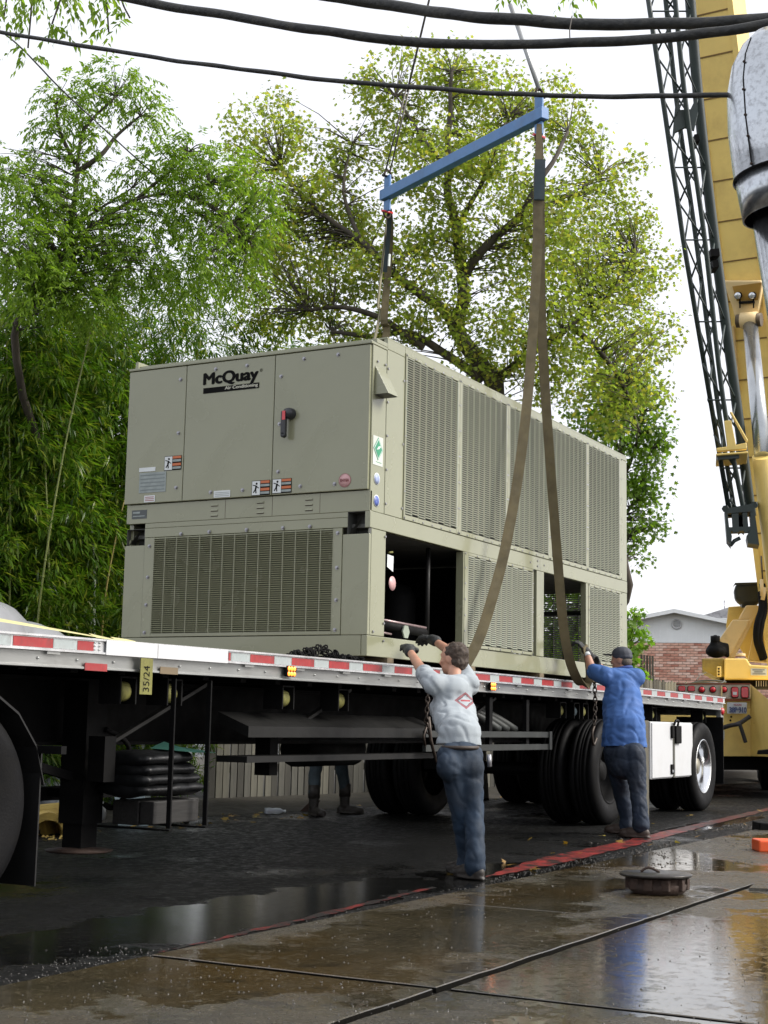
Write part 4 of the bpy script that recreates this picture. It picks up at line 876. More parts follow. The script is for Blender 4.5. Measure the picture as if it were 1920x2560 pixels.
# tractor whose rear wheel and flap show at the left edge
tk = thing('truck_tractor', 'rear wheel and mud flap of the truck pulling the trailer, cut by the left edge', 'truck', (4.5, 6.4, 0))
for x in (5.28, 3.95):
    wheel(x, 5.30, -1, tk); wheel(x, 5.64, -1, tk, rim=False); wheel(x, 7.60, 1, tk); wheel(x, 7.27, 1, tk, rim=False); one('axle', BLACK, tk, 'tube', [(x,5.4,0.525),(x,7.5,0.525)], 0.08, 12)
for y in (6.0, 6.85): one('frame_rail', BLACK, tk, 'box', 0.5, 6.15, y-0.04, y+0.04, 0.55, 0.79)
one('frame_end', BLACK, tk, 'box', 6.10, 6.18, 6.05, 6.80, 0.55, 0.79)
for y in (5.48, 7.40):
    one('mud_flap', mat('flap_rubber', (0.011,0.011,0.011), 0.5, spec=0.3, var=0.15), tk, 'box', 5.875, 5.885, y-0.32, y+0.32, 0.12, 0.82)
    b = MB(); pr = []
    for i in range(9):
        a = R(10+i*20); pr.append((5.28+math.cos(a)*0.63, 0.525+math.sin(a)*0.60))
    for i in range(8):
        (x0, z0), (x1, z1) = pr[i], pr[i+1]; b.prism([(x0,y-0.33,z0),(x1,y-0.33,z1),(x1*0.997+0.0158,y-0.33,z1-0.012),(x0*0.997+0.0158,y-0.33,z0-0.012)], (0,0.66,0))
    b.build('fender', MATS['flap_rubber'], tk)
one('flap_bar', BLACK, tk, 'beam', (5.86,5.0,0.80), (5.86,7.7,0.80), 0.04, 0.04)
one('cross_bar', BLACK, trailer, 'box', 5.9, 7.9, 6.02, 6.10, 0.47, 0.55)

# ================================================================ the air conditioning machine
X0, X1, Y0, Y1, ZB, ZT = 9.42, 15.115, 5.25, 7.505, 1.449, 3.871
unit = thing('air_conditioner', 'huge beige rooftop air conditioner slung on the trailer', 'air conditioner', (12.27, 6.38, ZB))
def P_(name, x0, x1, y0, y1, z0, z1, m=PAINT, par=None, bev=0.003): return one(name, m, par or unit, 'box', x0, x1, y0, y1, z0, z1, bevel=bev)
# base skid
P_('base_rail', X0, X1, Y0, Y0+0.05, ZB, 1.600, bev=0.004); P_('base_rail', X0, X1, Y1-0.05, Y1, ZB, 1.600)
P_('base_end', X0-0.003, X0+0.05, Y0+0.052, Y1-0.052, ZB, 1.5995); P_('base_end', X1-0.05, X1, Y0+0.052, Y1-0.052, ZB, 1.600)
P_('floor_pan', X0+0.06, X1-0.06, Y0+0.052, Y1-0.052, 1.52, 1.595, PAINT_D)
# dunnage below
TIMB = mat('timber', (0.13,0.10,0.06), 0.8, var=0.3, stretch=(4,0.5,4))
for x in (9.75, 11.2, 12.7, 14.1, 14.9): tag(one('timber_block', TIMB, None, 'box', x-0.05, x+0.05, 5.23, 7.5, arch(x)+0.001, ZB-0.001), 'timber bearer under the machine base on the deck', 'timber', 'timber bearers under the machine')
# front face, lower half
xf = X0; t = 0.03
P_('frame_panel', xf, xf+t, 5.25, 5.475, 1.603, 2.348); P_('frame_panel', xf, xf+t, 7.31, 7.505, 1.603, 2.340)
P_('frame_panel', xf+0.0, xf+t, 5.436, 7.313, 2.40, 2.474)
P_('vent_strip', xf, xf+t, 5.25, 7.49, 2.5165, 2.671); P_('vent_strip', xf+0.0005, xf+t, 5.436, 7.313, 2.4755, 2.5150)
lp = P_('louver_frame', xf-0.006, xf+0.012, 5.478, 5.552, 1.605, 2.397); 
P_('louver_frame', xf-0.006, xf+0.012, 7.214, 7.306, 1.605, 2.397); P_('louver_frame', xf-0.006, xf+0.012, 5.553, 7.213, 1.605, 1.634)
def louver_x(y0, y1, z0, z1, x, ncol, nrow):    # louvered sheet facing -X
    b = MB(); cw = (y1-y0)/ncol; rh = (z1-z0)/nrow; rib = 0.008
    for c in range(ncol+1): yy = y0+c*cw; b.box(x-0.001, x+0.010, yy-rib/2, yy+rib/2, z0, z1)
    for c in range(ncol):
        a, d = y0+c*cw+rib/2, y0+(c+1)*cw-rib/2
        for r_ in range(nrow):
            zt = z0+(r_+1)*rh-0.001; zb = zt-rh*0.62; xo = x-0.0085
            b.poly([(x+0.004,a,zt),(x+0.004,d,zt),(xo,d,zb),(xo,a,zb)]); b.poly([(x+0.004,a,zt),(xo,a,zb),(x+0.004,a,zb)]); b.poly([(x+0.004,d,zt),(x+0.004,d,zb),(xo,d,zb)])
    return b
louver_x(5.553, 7.213, 1.635, 2.396, xf-0.006, 15, 46).build('louver', PAINT, unit, kind='stuff')
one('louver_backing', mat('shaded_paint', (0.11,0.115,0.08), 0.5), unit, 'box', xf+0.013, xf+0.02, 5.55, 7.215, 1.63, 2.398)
for (y0, y1, z0, z1) in ((5.255, 5.434, 2.35, 2.513), (7.316, 7.49, 2.342, 2.47)):   # lifting pockets
    b = MB(); b.box(xf+0.14, xf+0.15, y0, y1, z0, z1); b.box(xf+0.002, xf+0.14, y0-0.003, y0, z0, z1); b.box(xf+0.002, xf+0.14, y1, y1+0.003, z0, z1); b.box(xf+0.002,xf+0.14,y0,y1,z1,z1+0.003); b.build('lifting_pocket', PAINT_D, unit)
    one('pocket_gusset', PAINT_D, unit, 'prism', [(xf+0.02,y1-0.01,z0+0.01),(xf+0.10,y1-0.01,z0+0.01),(xf+0.02,y0+0.06,z1-0.01)], (0.004,0,0))
SLOT = mat('slot_shadow', (0.05,0.03,0.022), 0.8)
for yc in (6.642, 6.213, 5.776):
    for z in (2.545, 2.585, 2.625):
        one('vent_slot', PAINT, unit, 'prism', [(xf-0.001,yc-0.033,z+0.012),(xf-0.001,yc+0.033,z+0.012),(xf-0.007,yc+0.033,z),(xf-0.007,yc-0.033,z)], (0.003,0,0))
        one('vent_gap', SLOT, unit, 'box', xf-0.0015, xf-0.0005, yc-0.033, yc+0.033, z-0.006, z-0.001)
for yc in (6.54, 6.105, 5.68): one('seam', SLOT, unit, 'box', xf-0.0008, xf+0.001, yc-0.0015, yc+0.0015, 2.52, 2.67)
one('rating_plate', mat('plate_dark', (0.07,0.08,0.08), 0.35, 0.3), unit, 'box', xf-0.002, xf-0.0005, 7.30, 7.45, 2.557, 2.628)
one('plate_text', LBL_G, unit, 'box', xf-0.0032, xf-0.0022, 7.37, 7.44, 2.60, 2.615); one('plate_text', LBL_G, unit, 'box', xf-0.0032, xf-0.0022, 7.32, 7.44, 2.575, 2.582)
# doors
def door(y0, y1):
    d = P_('access_door', xf-0.022, xf+0.02, y0, y1, 2.676, 3.774, bev=0.005); return d
dC = door(6.947, 7.517); dB = door(6.107, 6.941); dA = door(5.262, 6.101)
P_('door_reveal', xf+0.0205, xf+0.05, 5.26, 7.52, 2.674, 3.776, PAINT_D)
P_('top_cap', xf-0.028, 9.640, 5.245, 7.525, 3.779, 3.800, bev=0.004)
P_('top_cap', xf+0.05, 9.640, 5.245, 7.525, 3.8005, 3.835, bev=0.004)
# roof & main body
P_('roof', 9.642, X1, Y0, Y1, 3.8715, 3.887, bev=0.004)
P_('roof_edge', 9.642, 9.93, Y0-0.004, Y0+0.03, 3.792, 3.871)
P_('roof_edge', 9.932, X1, Y0-0.0045, Y0+0.03, 3.825, 3.871)
P_('side_strip', xf+0.003, 9.639, Y0, Y0+0.03, 2.520, 3.779); P_('side_strip', xf+0.003, 9.639, Y1-0.03, Y1, 2.520, 3.779)
P_('corner_post', 9.642, 9.931, Y0-0.003, Y0+0.03, 2.520, 3.7905)
P_('end_post', 14.93, X1, Y0-0.002, Y0+0.03, 2.520, 3.824); P_('end_post', 14.93, X1, Y0-0.002, Y0+0.03, 1.603, 2.390)
P_('mid_rail', xf+0.001, X1, Y0-0.005, Y0+0.04, 2.392, 2.517, bev=0.004); P_('mid_rail', X0+0.05, X1, Y1-0.04, Y1, 2.392, 2.517)
P_('corner_post', xf+0.033, 9.676, Y0-0.001, Y0+0.03, 1.603, 2.390)
P_('back_panel', X0+0.03, X1, Y1-0.03, Y1-0.001, 2.519, 3.87); P_('end_panel', X1-0.03, X1-0.001, Y0+0.04, Y1-0.04, 2.40, 3.87)
for (a, c) in ((Y0+0.04, 5.50), (7.25, Y1-0.04)): P_('end_panel', X1-0.03, X1-0.001, a, c, 1.603, 2.398)
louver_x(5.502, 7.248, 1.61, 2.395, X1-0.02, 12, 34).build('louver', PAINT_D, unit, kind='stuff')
for y in (5.95, 6.5): P_('grille_bar', X1-0.05, X1-0.035, y-0.015, y+0.015, 1.603, 2.398, PAINT_D)
P_('grille_bar', X1-0.07, X1-0.052, 5.4, 7.3, 2.16, 2.21, PAINT_D)
P_('back_panel', X0+0.03, 12.2, Y1-0.03, Y1-0.001, 1.603, 2.39); P_('back_panel', 14.35, X1, Y1-0.03, Y1-0.001, 1.603, 2.39)
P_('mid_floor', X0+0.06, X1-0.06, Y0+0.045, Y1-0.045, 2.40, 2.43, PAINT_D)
def louver_y(x0, x1, z0, z1, y, ncol, nrow, sgn=-1):   # faces -Y (sgn -1)
    b = MB(); cw = (x1-x0)/ncol; rh = (z1-z0)/nrow; rib = 0.007
    for c in range(ncol+1): xx = x0+c*cw; b.box(xx-rib/2, xx+rib/2, min(y, y-sgn*0.01), max(y, y-sgn*0.01), z0, z1)
    for c in range(ncol):
        a, d = x0+c*cw+rib/2, x0+(c+1)*cw-rib/2; sh_ = rh*0.5*(c % 2)
        for r_ in range(nrow-(1 if c % 2 else 0)):
            zt = z0+(r_+1)*rh-0.001+sh_; zb = zt-rh*0.66; yo = y+sgn*0.0065
            b.poly([(a,y-sgn*0.003,zt),(a,yo,zb),(d,yo,zb),(d,y-sgn*0.003,zt)]); b.poly([(a,y-sgn*0.003,zt),(a,y-sgn*0.003,zb),(a,yo,zb)]); b.poly([(d,y-sgn*0.003,zt),(d,yo,zb),(d,y-sgn*0.003,zb)])
    return b
def coil_panel(x0, x1, z0, z1, nrow, fx0, fx1, fz0, fz1, back=True, ncol=8):
    yy = Y0-0.012
    b = MB()
    for (a, c, e, f) in ((fx0, x0-0.001, fz0, fz1), (x1+0.001, fx1, fz0, fz1), (x0, x1, fz0, z0-0.001), (x0, x1, z1+0.001, fz1)): b.box(a, c, yy, Y0+0.01, e, f)
    o = b.build('panel_frame', PAINT, unit, bevel=0.003)
    l = louver_y(x0, x1, z0, z1, yy-0.001, ncol, nrow).build('louver', PAINT_L, o, kind='stuff')
    s = MB(); n = 6
    for i in range(n+1):
        for (xx, zz) in ((fx0+(fx1-fx0)*i/n, fz1-0.012), (fx0+(fx1-fx0)*i/n, fz0+0.012), (fx0+0.012, fz0+(fz1-fz0)*i/n), (fx1-0.012, fz0+(fz1-fz0)*i/n)):
            xx = min(max(xx, fx0+0.012), fx1-0.012); zz = min(max(zz, fz0+0.012), fz1-0.012); s.ring((xx, yy, zz), (0,-1,0), [(0,0.008),(0.005,0.007),(0.006,0.0005)], 6, sm=False)
    s.build('screws', ZINC, o, kind='stuff')
    if back: one('coil', COIL, o, 'box', x0-0.01, x1+0.01, Y0+0.012, Y0+0.05, z0, z1)
    return o
for k, (a, c) in enumerate(((9.955,10.87),(10.962,11.873),(11.955,12.87),(12.955,13.87),(13.942,14.855))):
    f0 = 9.933 if k == 0 else (10.915, 11.912, 12.911, 13.905)[k-1]; f1 = (10.9135, 11.9105, 12.9095, 13.9035, 14.929)[k]
    coil_panel(a, c, 2.560, 3.800, 68, f0, f1, 2.519, 3.824)
P_('door_jamb', 11.02, 11.038, Y0-0.008, Y0+0.06, 1.603, 2.390)
coil_panel(11.11, 12.49, 1.632, 2.365, 41, 11.040, 12.515, 1.603, 2.390, True, 12)
P_('channel', 12.517, 12.60, Y0+0.02, Y0+0.05, 1.603, 2.390, PAINT_D); P_('mid_post', 12.602, 12.776, Y0-0.006, Y0+0.05, 1.603, 2.390)
P_('door_jamb', 13.870, 13.932, Y0-0.008, Y0+0.05, 1.603, 2.390)
coil_panel(13.972, 14.858, 1.632, 2.365, 41, 13.934, 14.929, 1.603, 2.390, True, 8)
# far side louvers seen through the second opening
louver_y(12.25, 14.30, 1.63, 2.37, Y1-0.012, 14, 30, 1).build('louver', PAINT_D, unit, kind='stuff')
one('inner_beam', PAINT_D, unit, 'box', 12.2, 14.4, 7.3, 7.36, 2.12, 2.17)
# inside the first opening
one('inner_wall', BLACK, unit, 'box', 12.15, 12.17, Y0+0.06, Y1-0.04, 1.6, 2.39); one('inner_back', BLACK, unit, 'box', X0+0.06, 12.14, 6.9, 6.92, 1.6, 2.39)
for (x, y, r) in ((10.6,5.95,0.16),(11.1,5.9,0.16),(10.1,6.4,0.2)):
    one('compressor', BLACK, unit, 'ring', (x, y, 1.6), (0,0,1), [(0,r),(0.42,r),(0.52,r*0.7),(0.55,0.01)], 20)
for x in (9.86, 10.72): one('refrigerant_pipe', WS, unit, 'tube', [(x,5.42,1.6),(x,5.42,2.39)], 0.02, 8)
COP = mat('insulated_pipe', (0.30,0.22,0.22), 0.3, 0.3, var=0.1)
one('suction_pipe', BLACK, unit, 'tube', [(9.70,5.33,1.70),(10.49,5.33,1.685)], 0.036, 12); one('suction_pipe', COP, unit, 'tube', [(9.70,5.315,1.737),(10.49,5.315,1.722)], 0.010, 8)
one('suction_pipe', COP, unit, 'tube', [(9.69,5.31,1.642),(9.90,5.31,1.636)], 0.008, 8)
one('valve_plate', mat('valve_green', (0.26,0.30,0.24), 0.5), unit, 'ring', (10.08,5.285,1.665), (0,-1,0), [(0,0.001),(0,0.055),(0.012,0.055),(0.012,0.001)], 6, sm=False)
one('white_tag', LBL, unit, 'prism', [(9.80,5.30,2.14),(9.895,5.30,2.11),(9.90,5.30,2.23),(9.80,5.30,2.235)], (0,0.003,0))
one('tag_tie', STRAP_Y, unit, 'tube', [(9.82,5.30,2.25),(9.88,5.30,2.26)], 0.008, 6)
one('round_sticker', PINK, unit, 'ring', (9.875,5.295,2.02), (0,-1,0), [(0,0.055),(0.002,0.055),(0.0022,0.001)], 20)
# hood on the side strip
one('vent_hood', PAINT, unit, 'prism', [(9.455,Y0-0.002,3.62),(9.455,Y0-0.002,3.40),(9.455,Y0-0.12,3.40)], (0.155,0,0), bevel=0.002)
one('hood_mouth', PAINT_D, unit, 'box', 9.465, 9.60, Y0-0.11, Y0-0.004, 3.396, 3.3995)
# handle, bolts
hy = 5.945
hd = one('rotary_handle', mat('handle_black', (0.02,0.022,0.026), 0.35), unit, 'ring', (xf-0.022, hy, 3.295), (-1,0,0), [(0,0.045),(0.045,0.042),(0.065,0.035),(0.07,0.001)], 20)
b = MB(); b.box(xf-0.094, xf-0.062, hy+0.008, hy+0.050, 3.125, 3.31); b.ring((xf-0.062, hy+0.029, 3.125), (-1,0,0), [(0,0.021),(0.032,0.021),(0.032,0.001)], 14); b.build('lever', MATS['handle_black'], hd, bevel=0.006)
one('lever_mark', REDL, hd, 'box', xf-0.097, xf-0.0945, hy+0.008, hy+0.035, 3.24, 3.31)
bp = MB(); bp.ring((0,0,0), (-1,0,0), [(0,0.016),(0.004,0.016),(0.004,0.010),(0.014,0.010),(0.015,0.001)], 6, sm=False); bolt0 = None
def bolt(y, z, x=xf-0.0225):
    global bolt0
    if bolt0 is None: bolt0 = bp.build('bolt', ZINC, unit); bolt0.location = Vector((x-0.0075, y, z))-unit.location
    else: inst(bolt0, (x-0.0075, y, z), unit)
BOL = [(9.420,7.001,3.666),(9.420,7.002,3.228),(9.420,7.004,2.786),(9.420,6.661,3.718),(9.420,6.364,3.718),(9.420,6.668,2.730),(9.420,6.368,2.730),(9.420,6.045,3.600),(9.420,6.047,3.226),(9.420,6.047,2.854),(9.420,5.841,3.719),(9.420,5.539,3.721),(9.420,5.844,2.729),(9.420,5.543,2.729)]
for (x_, y, z) in BOL: bolt(y, z)
for (y, z) in ((7.255,2.33),(7.26,2.08),(7.265,1.86),(7.27,1.64),(6.95,2.415),(6.68,2.42),(6.33,2.42),(6.0,2.42),(5.76,2.42),(5.515,2.36),(5.515,2.10),(5.515,1.86),(5.52,1.64)): bolt(y, z, xf-0.006)
s = MB()
for (x, y0_, z) in [(9.655, 0, 2.6+0.26*i) for i in range(5)]+[(9.61,0,3.66),(9.49,0,3.66),(9.915,0,2.6),(9.915,0,3.1),(9.915,0,3.6),(9.66,0,2.35),(9.66,0,1.7),(9.5,0,1.63),(9.66,0,1.57),(12.45,0,2.45),(12.62,0,2.48),(12.62,0,2.43),(12.78,0,2.455)]:
    s.ring((x, Y0-0.005, z), (0,-1,0), [(0,0.010),(0.006,0.009),(0.007,0.0005)], 6, sm=False)
s.build('screws', ZINC, unit, kind='stuff')
# lettering and stickers
xs_ = xf-0.0245; LX, LY = (0,-1,0), (0,0,1)
def sheet(name, y0, y1, z0, z1, m, x=xs_): return one(name, m, unit, 'box', x-0.0012, x, min(y0,y1), max(y0,y1), z0, z1)
text('lettering', 'McQuay', (xs_,6.772,3.572), LX, LY, 0.510, 0.120, INK, unit, bold=0.014)
text('lettering', '®', (xs_,6.243,3.655), LX, LY, 0.026, 0.026, INK, unit)
sheet('letter_bar', 6.774, 6.246, 3.528, 3.572, INK)
text('lettering', 'Air Conditioning', (xs_-0.002,6.565,3.536), LX, LY, 0.308, 0.032, mat('lettering_beige', (0.42,0.42,0.34), 0.5, var=0), unit, bold=0.008)
def warn(y0, y1, z0, z1):
    ym = y0-(y0-y1)*0.46; q = sheet('warning_sticker', y0, y1, z0, z1, INK); sheet('sticker_white', y0-0.004, ym, z0+0.004, z1-0.004, LBL, xs_-0.0014)
    h = z1-z0
    for (a, c, m_) in ((0.80,0.97,ORANGE),(0.58,0.74,LBL_G),(0.30,0.48,ORANGE),(0.08,0.24,LBL_G)): sheet('sticker_bar', ym-0.004, y1+0.004, z0+h*a, z0+h*c, m_, xs_-0.0014)
    cy, cz = (y0+ym)/2, (z0+z1)/2; X = xs_-0.0028; b = MB()       # falling figure
    def st(a, c, w): 
        a = Vector((X, cy-a[0]*0.035, cz+a[1]*0.055)); c = Vector((X, cy-c[0]*0.035, cz+c[1]*0.055)); b.beam(a, c, w, 0.0008, up=(1,0,0))
    st((0.15,0.35),(-0.05,-0.15),0.016); st((-0.05,-0.15),(-0.6,-0.65),0.010); st((-0.02,-0.15),(0.1,-0.75),0.010); st((0.12,0.25),(0.8,-0.05),0.007); st((0.1,0.28),(-0.8,0.45),0.007)
    b.ring((X, cy-0.2*0.035, cz+0.62*0.055), (-1,0,0), [(0,0.009),(0.0008,0.009),(0.0009,0.0005)], 10); b.build('figure', INK, unit)
warn(7.128, 6.960, 2.930, 3.046); warn(6.282, 6.116, 2.680, 2.796); warn(6.094, 5.922, 2.686, 2.798)
sheet('data_plate', 7.372, 7.105, 2.762, 2.925, LBL_G); sheet('sticker', 7.378, 7.215, 2.935, 2.968, LBL)
sheet('sticker', 7.315, 7.208, 2.684, 2.738, LBL); sheet('sticker', 6.636, 6.482, 2.684, 2.738, LBL)
for k in range(3): sheet('print_line', 7.305, 7.218, 2.694+k*0.014, 2.699+k*0.014, RED_T, xs_-0.0014)
for k in range(3): sheet('print_line', 6.626, 6.49, 2.694+k*0.013, 2.698+k*0.013, LBL_G, xs_-0.0014)
for k in range(5): sheet('print_line', 7.36, 7.12, 2.78+k*0.03, 2.788+k*0.03, mat('print_grey', (0.17,0.20,0.20), 0.5), xs_-0.0014)
one('round_sticker', PINK, unit, 'ring', (xs_, 5.455, 2.751), (-1,0,0), [(0,0.052),(0.0012,0.052),(0.0013,0.001)], 28)
one('sticker_rim', mat('rim_red', (0.28,0.10,0.10), 0.5), unit, 'ring', (xs_, 5.455, 2.751), (-1,0,0), [(0.0016,0.052),(0.0018,0.048)], 28)
text('lettering', 'R410A', (xs_-0.002,5.492,2.740), LX, LY, 0.074, 0.024, mat('ink_maroon', (0.16,0.03,0.03), 0.5), unit, bold=0.02)
# stickers on the side strip
ys = Y0-0.0015
def shy(name, x0, x1, z0, z1, m, y=ys): return one(name, m, unit, 'box', x0, x1, y-0.0012, y, z0, z1)
shy('sticker', 9.445, 9.60, 2.87, 3.09, mat('label_pale', (0.52,0.55,0.50), 0.4))
def dia(cx, cz, rx, rz, m, y): one('diamond_mark', m, unit, 'prism', [(cx-rx,y,cz),(cx,y,cz-rz),(cx+rx,y,cz),(cx,y,cz+rz)], (0,0.001,0))
dia(9.522, 2.995, 0.072, 0.088, GREENL, ys-0.0030); dia(9.522, 2.995, 0.064, 0.078, LBL, ys-0.0045); dia(9.522, 2.995, 0.056, 0.068, GREENL, ys-0.0060)
one('leaf_mark', LBL, unit, 'prism', [(9.49,ys-0.0078,2.985),(9.53,ys-0.0078,2.995),(9.56,ys-0.0078,3.02),(9.52,ys-0.0078,3.015)], (0,0.001,0))
shy('print_line', 9.49, 9.58, 2.893, 2.897, GREENL, ys-0.0014)
for (cz, m_) in ((2.768, mat('label_blue_pale', (0.30,0.36,0.55), 0.4, var=0.3, scale=30)), (2.602, mat('label_blue', (0.09,0.13,0.38), 0.4, var=0.7, scale=30))):
    one('round_sticker', LBL, unit, 'ring', (9.515, ys, cz), (0,-1,0), [(0,0.046),(0.0012,0.046),(0.0013,0.001)], 24); one('sticker_disc', m_, unit, 'ring', (9.515, ys-0.0014, cz), (0,-1,0), [(0,0.038),(0.001,0.038),(0.0011,0.001)], 24)

# ================================================================ lifting gear
BR, BLf = Vector((12.30,5.12,6.66)), Vector((13.52,7.40,6.66)); bdir = (BLf-BR).normalized(); HOOK = Vector((12.93,6.27,9.9))
lb = thing('spreader_beam', 'blue steel lifting beam hanging over the machine', 'lifting beam', (BR+BLf)/2)
one('beam', BLUE, lb, 'beam', BR-bdir*0.09, BLf+bdir*0.09, 0.092, 0.115, bevel=0.006)
for p in (BR, BLf):
    one('lifting_eye', BLUE, lb, 'beam', p+Vector((0,0,0.07)), p+Vector((0,0,0.21)), 0.03, 0.11, up=bdir, bevel=0.01); one('lifting_eye', BLUE, lb, 'beam', p-Vector((0,0,0.07)), p-Vector((0,0,0.20)), 0.03, 0.11, up=bdir, bevel=0.01)
    for sg in (1, -1):
        c = p+Vector((0,0,sg*0.20)); one('shackle', RUST, lb, 'tube', [c+bdir.cross(Vector((0,0,1)))*0.045*math.cos(a)+Vector((0,0,sg*0.07*math.sin(a))) for a in [math.pi*i/8 for i in range(9)]], 0.013, 6)
        b = MB(); sd = bdir.cross(Vector((0,0,1))); b.tube([c-sd*0.07, c+sd*0.07], 0.014, 8); b.build('shackle_pin', REDL if sg < 0 else WS, lb)
def rope(name, label, pts, r, m, grp=None, cat='wire rope'):
    t = thing(name, label, cat, pts[-1], grp); one('rope', m, t, 'tube', pts, r, 8); return t
rope('wire_rope', 'steel wire rope rising from the right end of the blue beam', [BR+Vector((0,0,0.26)), BR.lerp(HOOK, 0.35)+Vector((0,0,0.17))], 0.022, mat('swage_grey', (0.30,0.31,0.31), 0.4, 0.4))
rope('wire_rope', 'thin steel rope going up out of frame above the right end of the blue beam', [BR.lerp(HOOK, 0.35)+Vector((0,0,0.16)), HOOK], 0.010, WIRE)
for k, q in enumerate((-0.045, 0.045)):
    rope('wire_rope', ('left strand' if k == 0 else 'right strand')+' of the doubled rope at the left end of the blue beam', [BLf+Vector((q,0,0.26)), BLf.lerp(HOOK, 0.28)+Vector((q*0.6,0,0.18))], 0.009, WIRE, 'rope legs at the left end of the blue beam')
rope('wire_rope', 'single steel rope running up from the left rope legs', [BLf.lerp(HOOK, 0.27)+Vector((0,0,0.17)), HOOK], 0.012, WIRE)
bp_ = thing('hook_block', 'crane hook block holding the lifting ropes above the picture', 'hook block', HOOK)
b = MB(); b.tube([HOOK+Vector((0,0,0.9)), HOOK+Vector((0,0,0.35))], 0.22, 12); b.tube([HOOK+Vector((0,0,0.35)), HOOK+Vector((0,0,0.1))], 0.05, 8); b.build('block', YEL, bp_)
b = MB(); b.tube([HOOK+Vector((0,0.0,0.12))]+[HOOK+Vector((0.11*math.sin(a),0,-0.02-0.11*(1-math.cos(a)))) for a in [math.pi*i/8 for i in range(11)]], 0.03, 8); b.build('hook', BLACK, bp_)
def ribbon(name, pts, w, m, parent, across=Vector((1,0,0)), th=0.012, twist=None):
    pp = catmull(pts, 7); b = MB(); n = len(pp)
    for i, p in enumerate(pp):
        d = (pp[min(i+1,n-1)]-pp[max(i-1,0)]).normalized(); ac = (across-d*across.dot(d)).normalized()
        if twist: q = Matrix.Rotation(twist(i/(n-1)), 3, d); ac = q @ ac
        nn = d.cross(ac); ww = w(i/(n-1)) if callable(w) else w
        for (s, t) in ((-1,-1),(1,-1),(1,1),(-1,1)): b.v.append(tuple(p+ac*ww/2*s+nn*th/2*t))
    for i in range(n-1):
        for j in range(4): b.f.append((i*4+j, i*4+(j+1) % 4, i*4+4+(j+1) % 4, i*4+4+j)); b.mi.append(0); b.sm.append(False)
    b.f.append((3,2,1,0)); b.mi.append(0); b.sm.append(False); b.f.append((n*4-4,n*4-3,n*4-2,n*4-1)); b.mi.append(0); b.sm.append(False)
    return b.build(name, m, parent)
s1 = thing('lifting_sling', 'left leg of the brown webbing sling crossing the louvered side', 'sling', (11,5.05,1.5))
ribbon('webbing', [(12.257,5.100,6.559),(12.140,5.060,5.849),(12.096,5.050,5.192),(11.953,5.050,4.118),(11.742,5.050,3.243),(11.468,5.060,2.476),(11.226,5.080,1.986),(11.024,5.100,1.655),(10.877,5.140,1.453)], lambda t: 0.045+0.043*min(1,t*9), SLING, s1, across=RT)
ribbon('sling_sleeve', [(12.112,5.030,6.143),(12.105,5.030,5.947),(12.098,5.030,5.753)], 0.098, SLING_D, s1, across=RT, th=0.03)
s2 = thing('lifting_sling', 'right leg of the brown webbing sling, slack loop held by the man in blue', 'sling', (13,5.05,1.5))
ribbon('webbing', [(12.373,5.140,6.603),(12.287,5.100,5.749),(12.317,5.100,4.872),(12.423,5.100,4.099),(12.578,5.100,3.298),(12.754,5.100,2.497),(12.873,5.090,1.911),(13.012,5.080,1.584),(13.188,5.060,1.396),(13.283,5.020,1.362),(13.272,4.980,1.445),(13.203,4.970,1.592),(13.145,4.980,1.721)], lambda t: 0.045+0.043*min(1,t*12), SLING, s2, across=RT, twist=lambda t: 0.0 if t < 0.62 else (t-0.62)*2.6)
s3 = thing('lifting_sling', 'brown webbing sling dropping behind the machine from the left beam end', 'sling', (13.5,7.6,1.5))
ribbon('webbing', [(13.623,7.420,6.530),(13.867,7.550,6.269),(13.958,7.620,5.845),(13.903,7.620,5.373),(13.876,7.620,4.913),(12.7,7.62,1.6)], lambda t: 0.04+0.04*min(1,t*8), SLING, s3, across=RT)
ribbon('sling_sleeve', [(13.579,7.400,6.467),(13.738,7.500,6.223),(13.826,7.580,5.894)], 0.05, SLING_D, s3, across=RT, th=0.025)
one('white_patch', LBL, s3, 'beam', (13.708,7.460,6.049), (13.732,7.480,5.922), 0.04, 0.01, up=(0,1,0))
s4 = thing('lifting_sling', 'thin end of the rear sling slanting to the left behind the machine', 'sling', (12.7,7.7,1.5))
ribbon('webbing', [(13.634,7.450,6.502),(13.803,7.600,5.982),(13.830,7.660,5.541),(13.802,7.680,5.128),(12.3,7.68,1.6)], lambda t: 0.03+0.015*t, mat('sling_pale', (0.26,0.24,0.17), 0.8), s4)

# ================================================================ overhead cables and weatherhead
def cable(label, pts, r, grp=None):
    t = thing('overhead_cable', label, 'cable', pts[0], grp); pp = catmull(pts, 10)
    for i in range(1, len(pp)-1): pp[i] = pp[i]+Vector((0,0,0.004*mnoise.noise(pp[i]*6)))
    rr = [r*(1+0.10*mnoise.noise(p*9)) for p in pp]; one('cable', CABLE, t, 'tube', pp, rr, 10); return t
cable('thick black cable sagging lowest of the top pair', [(4.323,4.977,4.405),(4.389,4.308,4.120),(4.457,3.627,3.856),(4.498,3.175,3.705),(4.510,2.774,3.562),(4.612,2.399,3.479),(4.703,2.034,3.434),(4.717,1.808,3.400),(4.744,1.555,3.370),(4.743,1.352,3.350),(4.745,1.142,3.337),(4.818,0.789,3.362)], 0.0175)
cable('thickest black cable, topmost across the picture', [(4.982,4.157,4.513),(4.954,3.462,4.186),(4.876,3.043,3.948),(4.890,2.637,3.802),(4.839,2.345,3.678),(4.865,2.105,3.617),(4.886,1.873,3.560),(4.919,1.612,3.518),(4.925,1.403,3.479),(4.932,1.186,3.451),(4.918,0.806,3.398)], 0.0215)
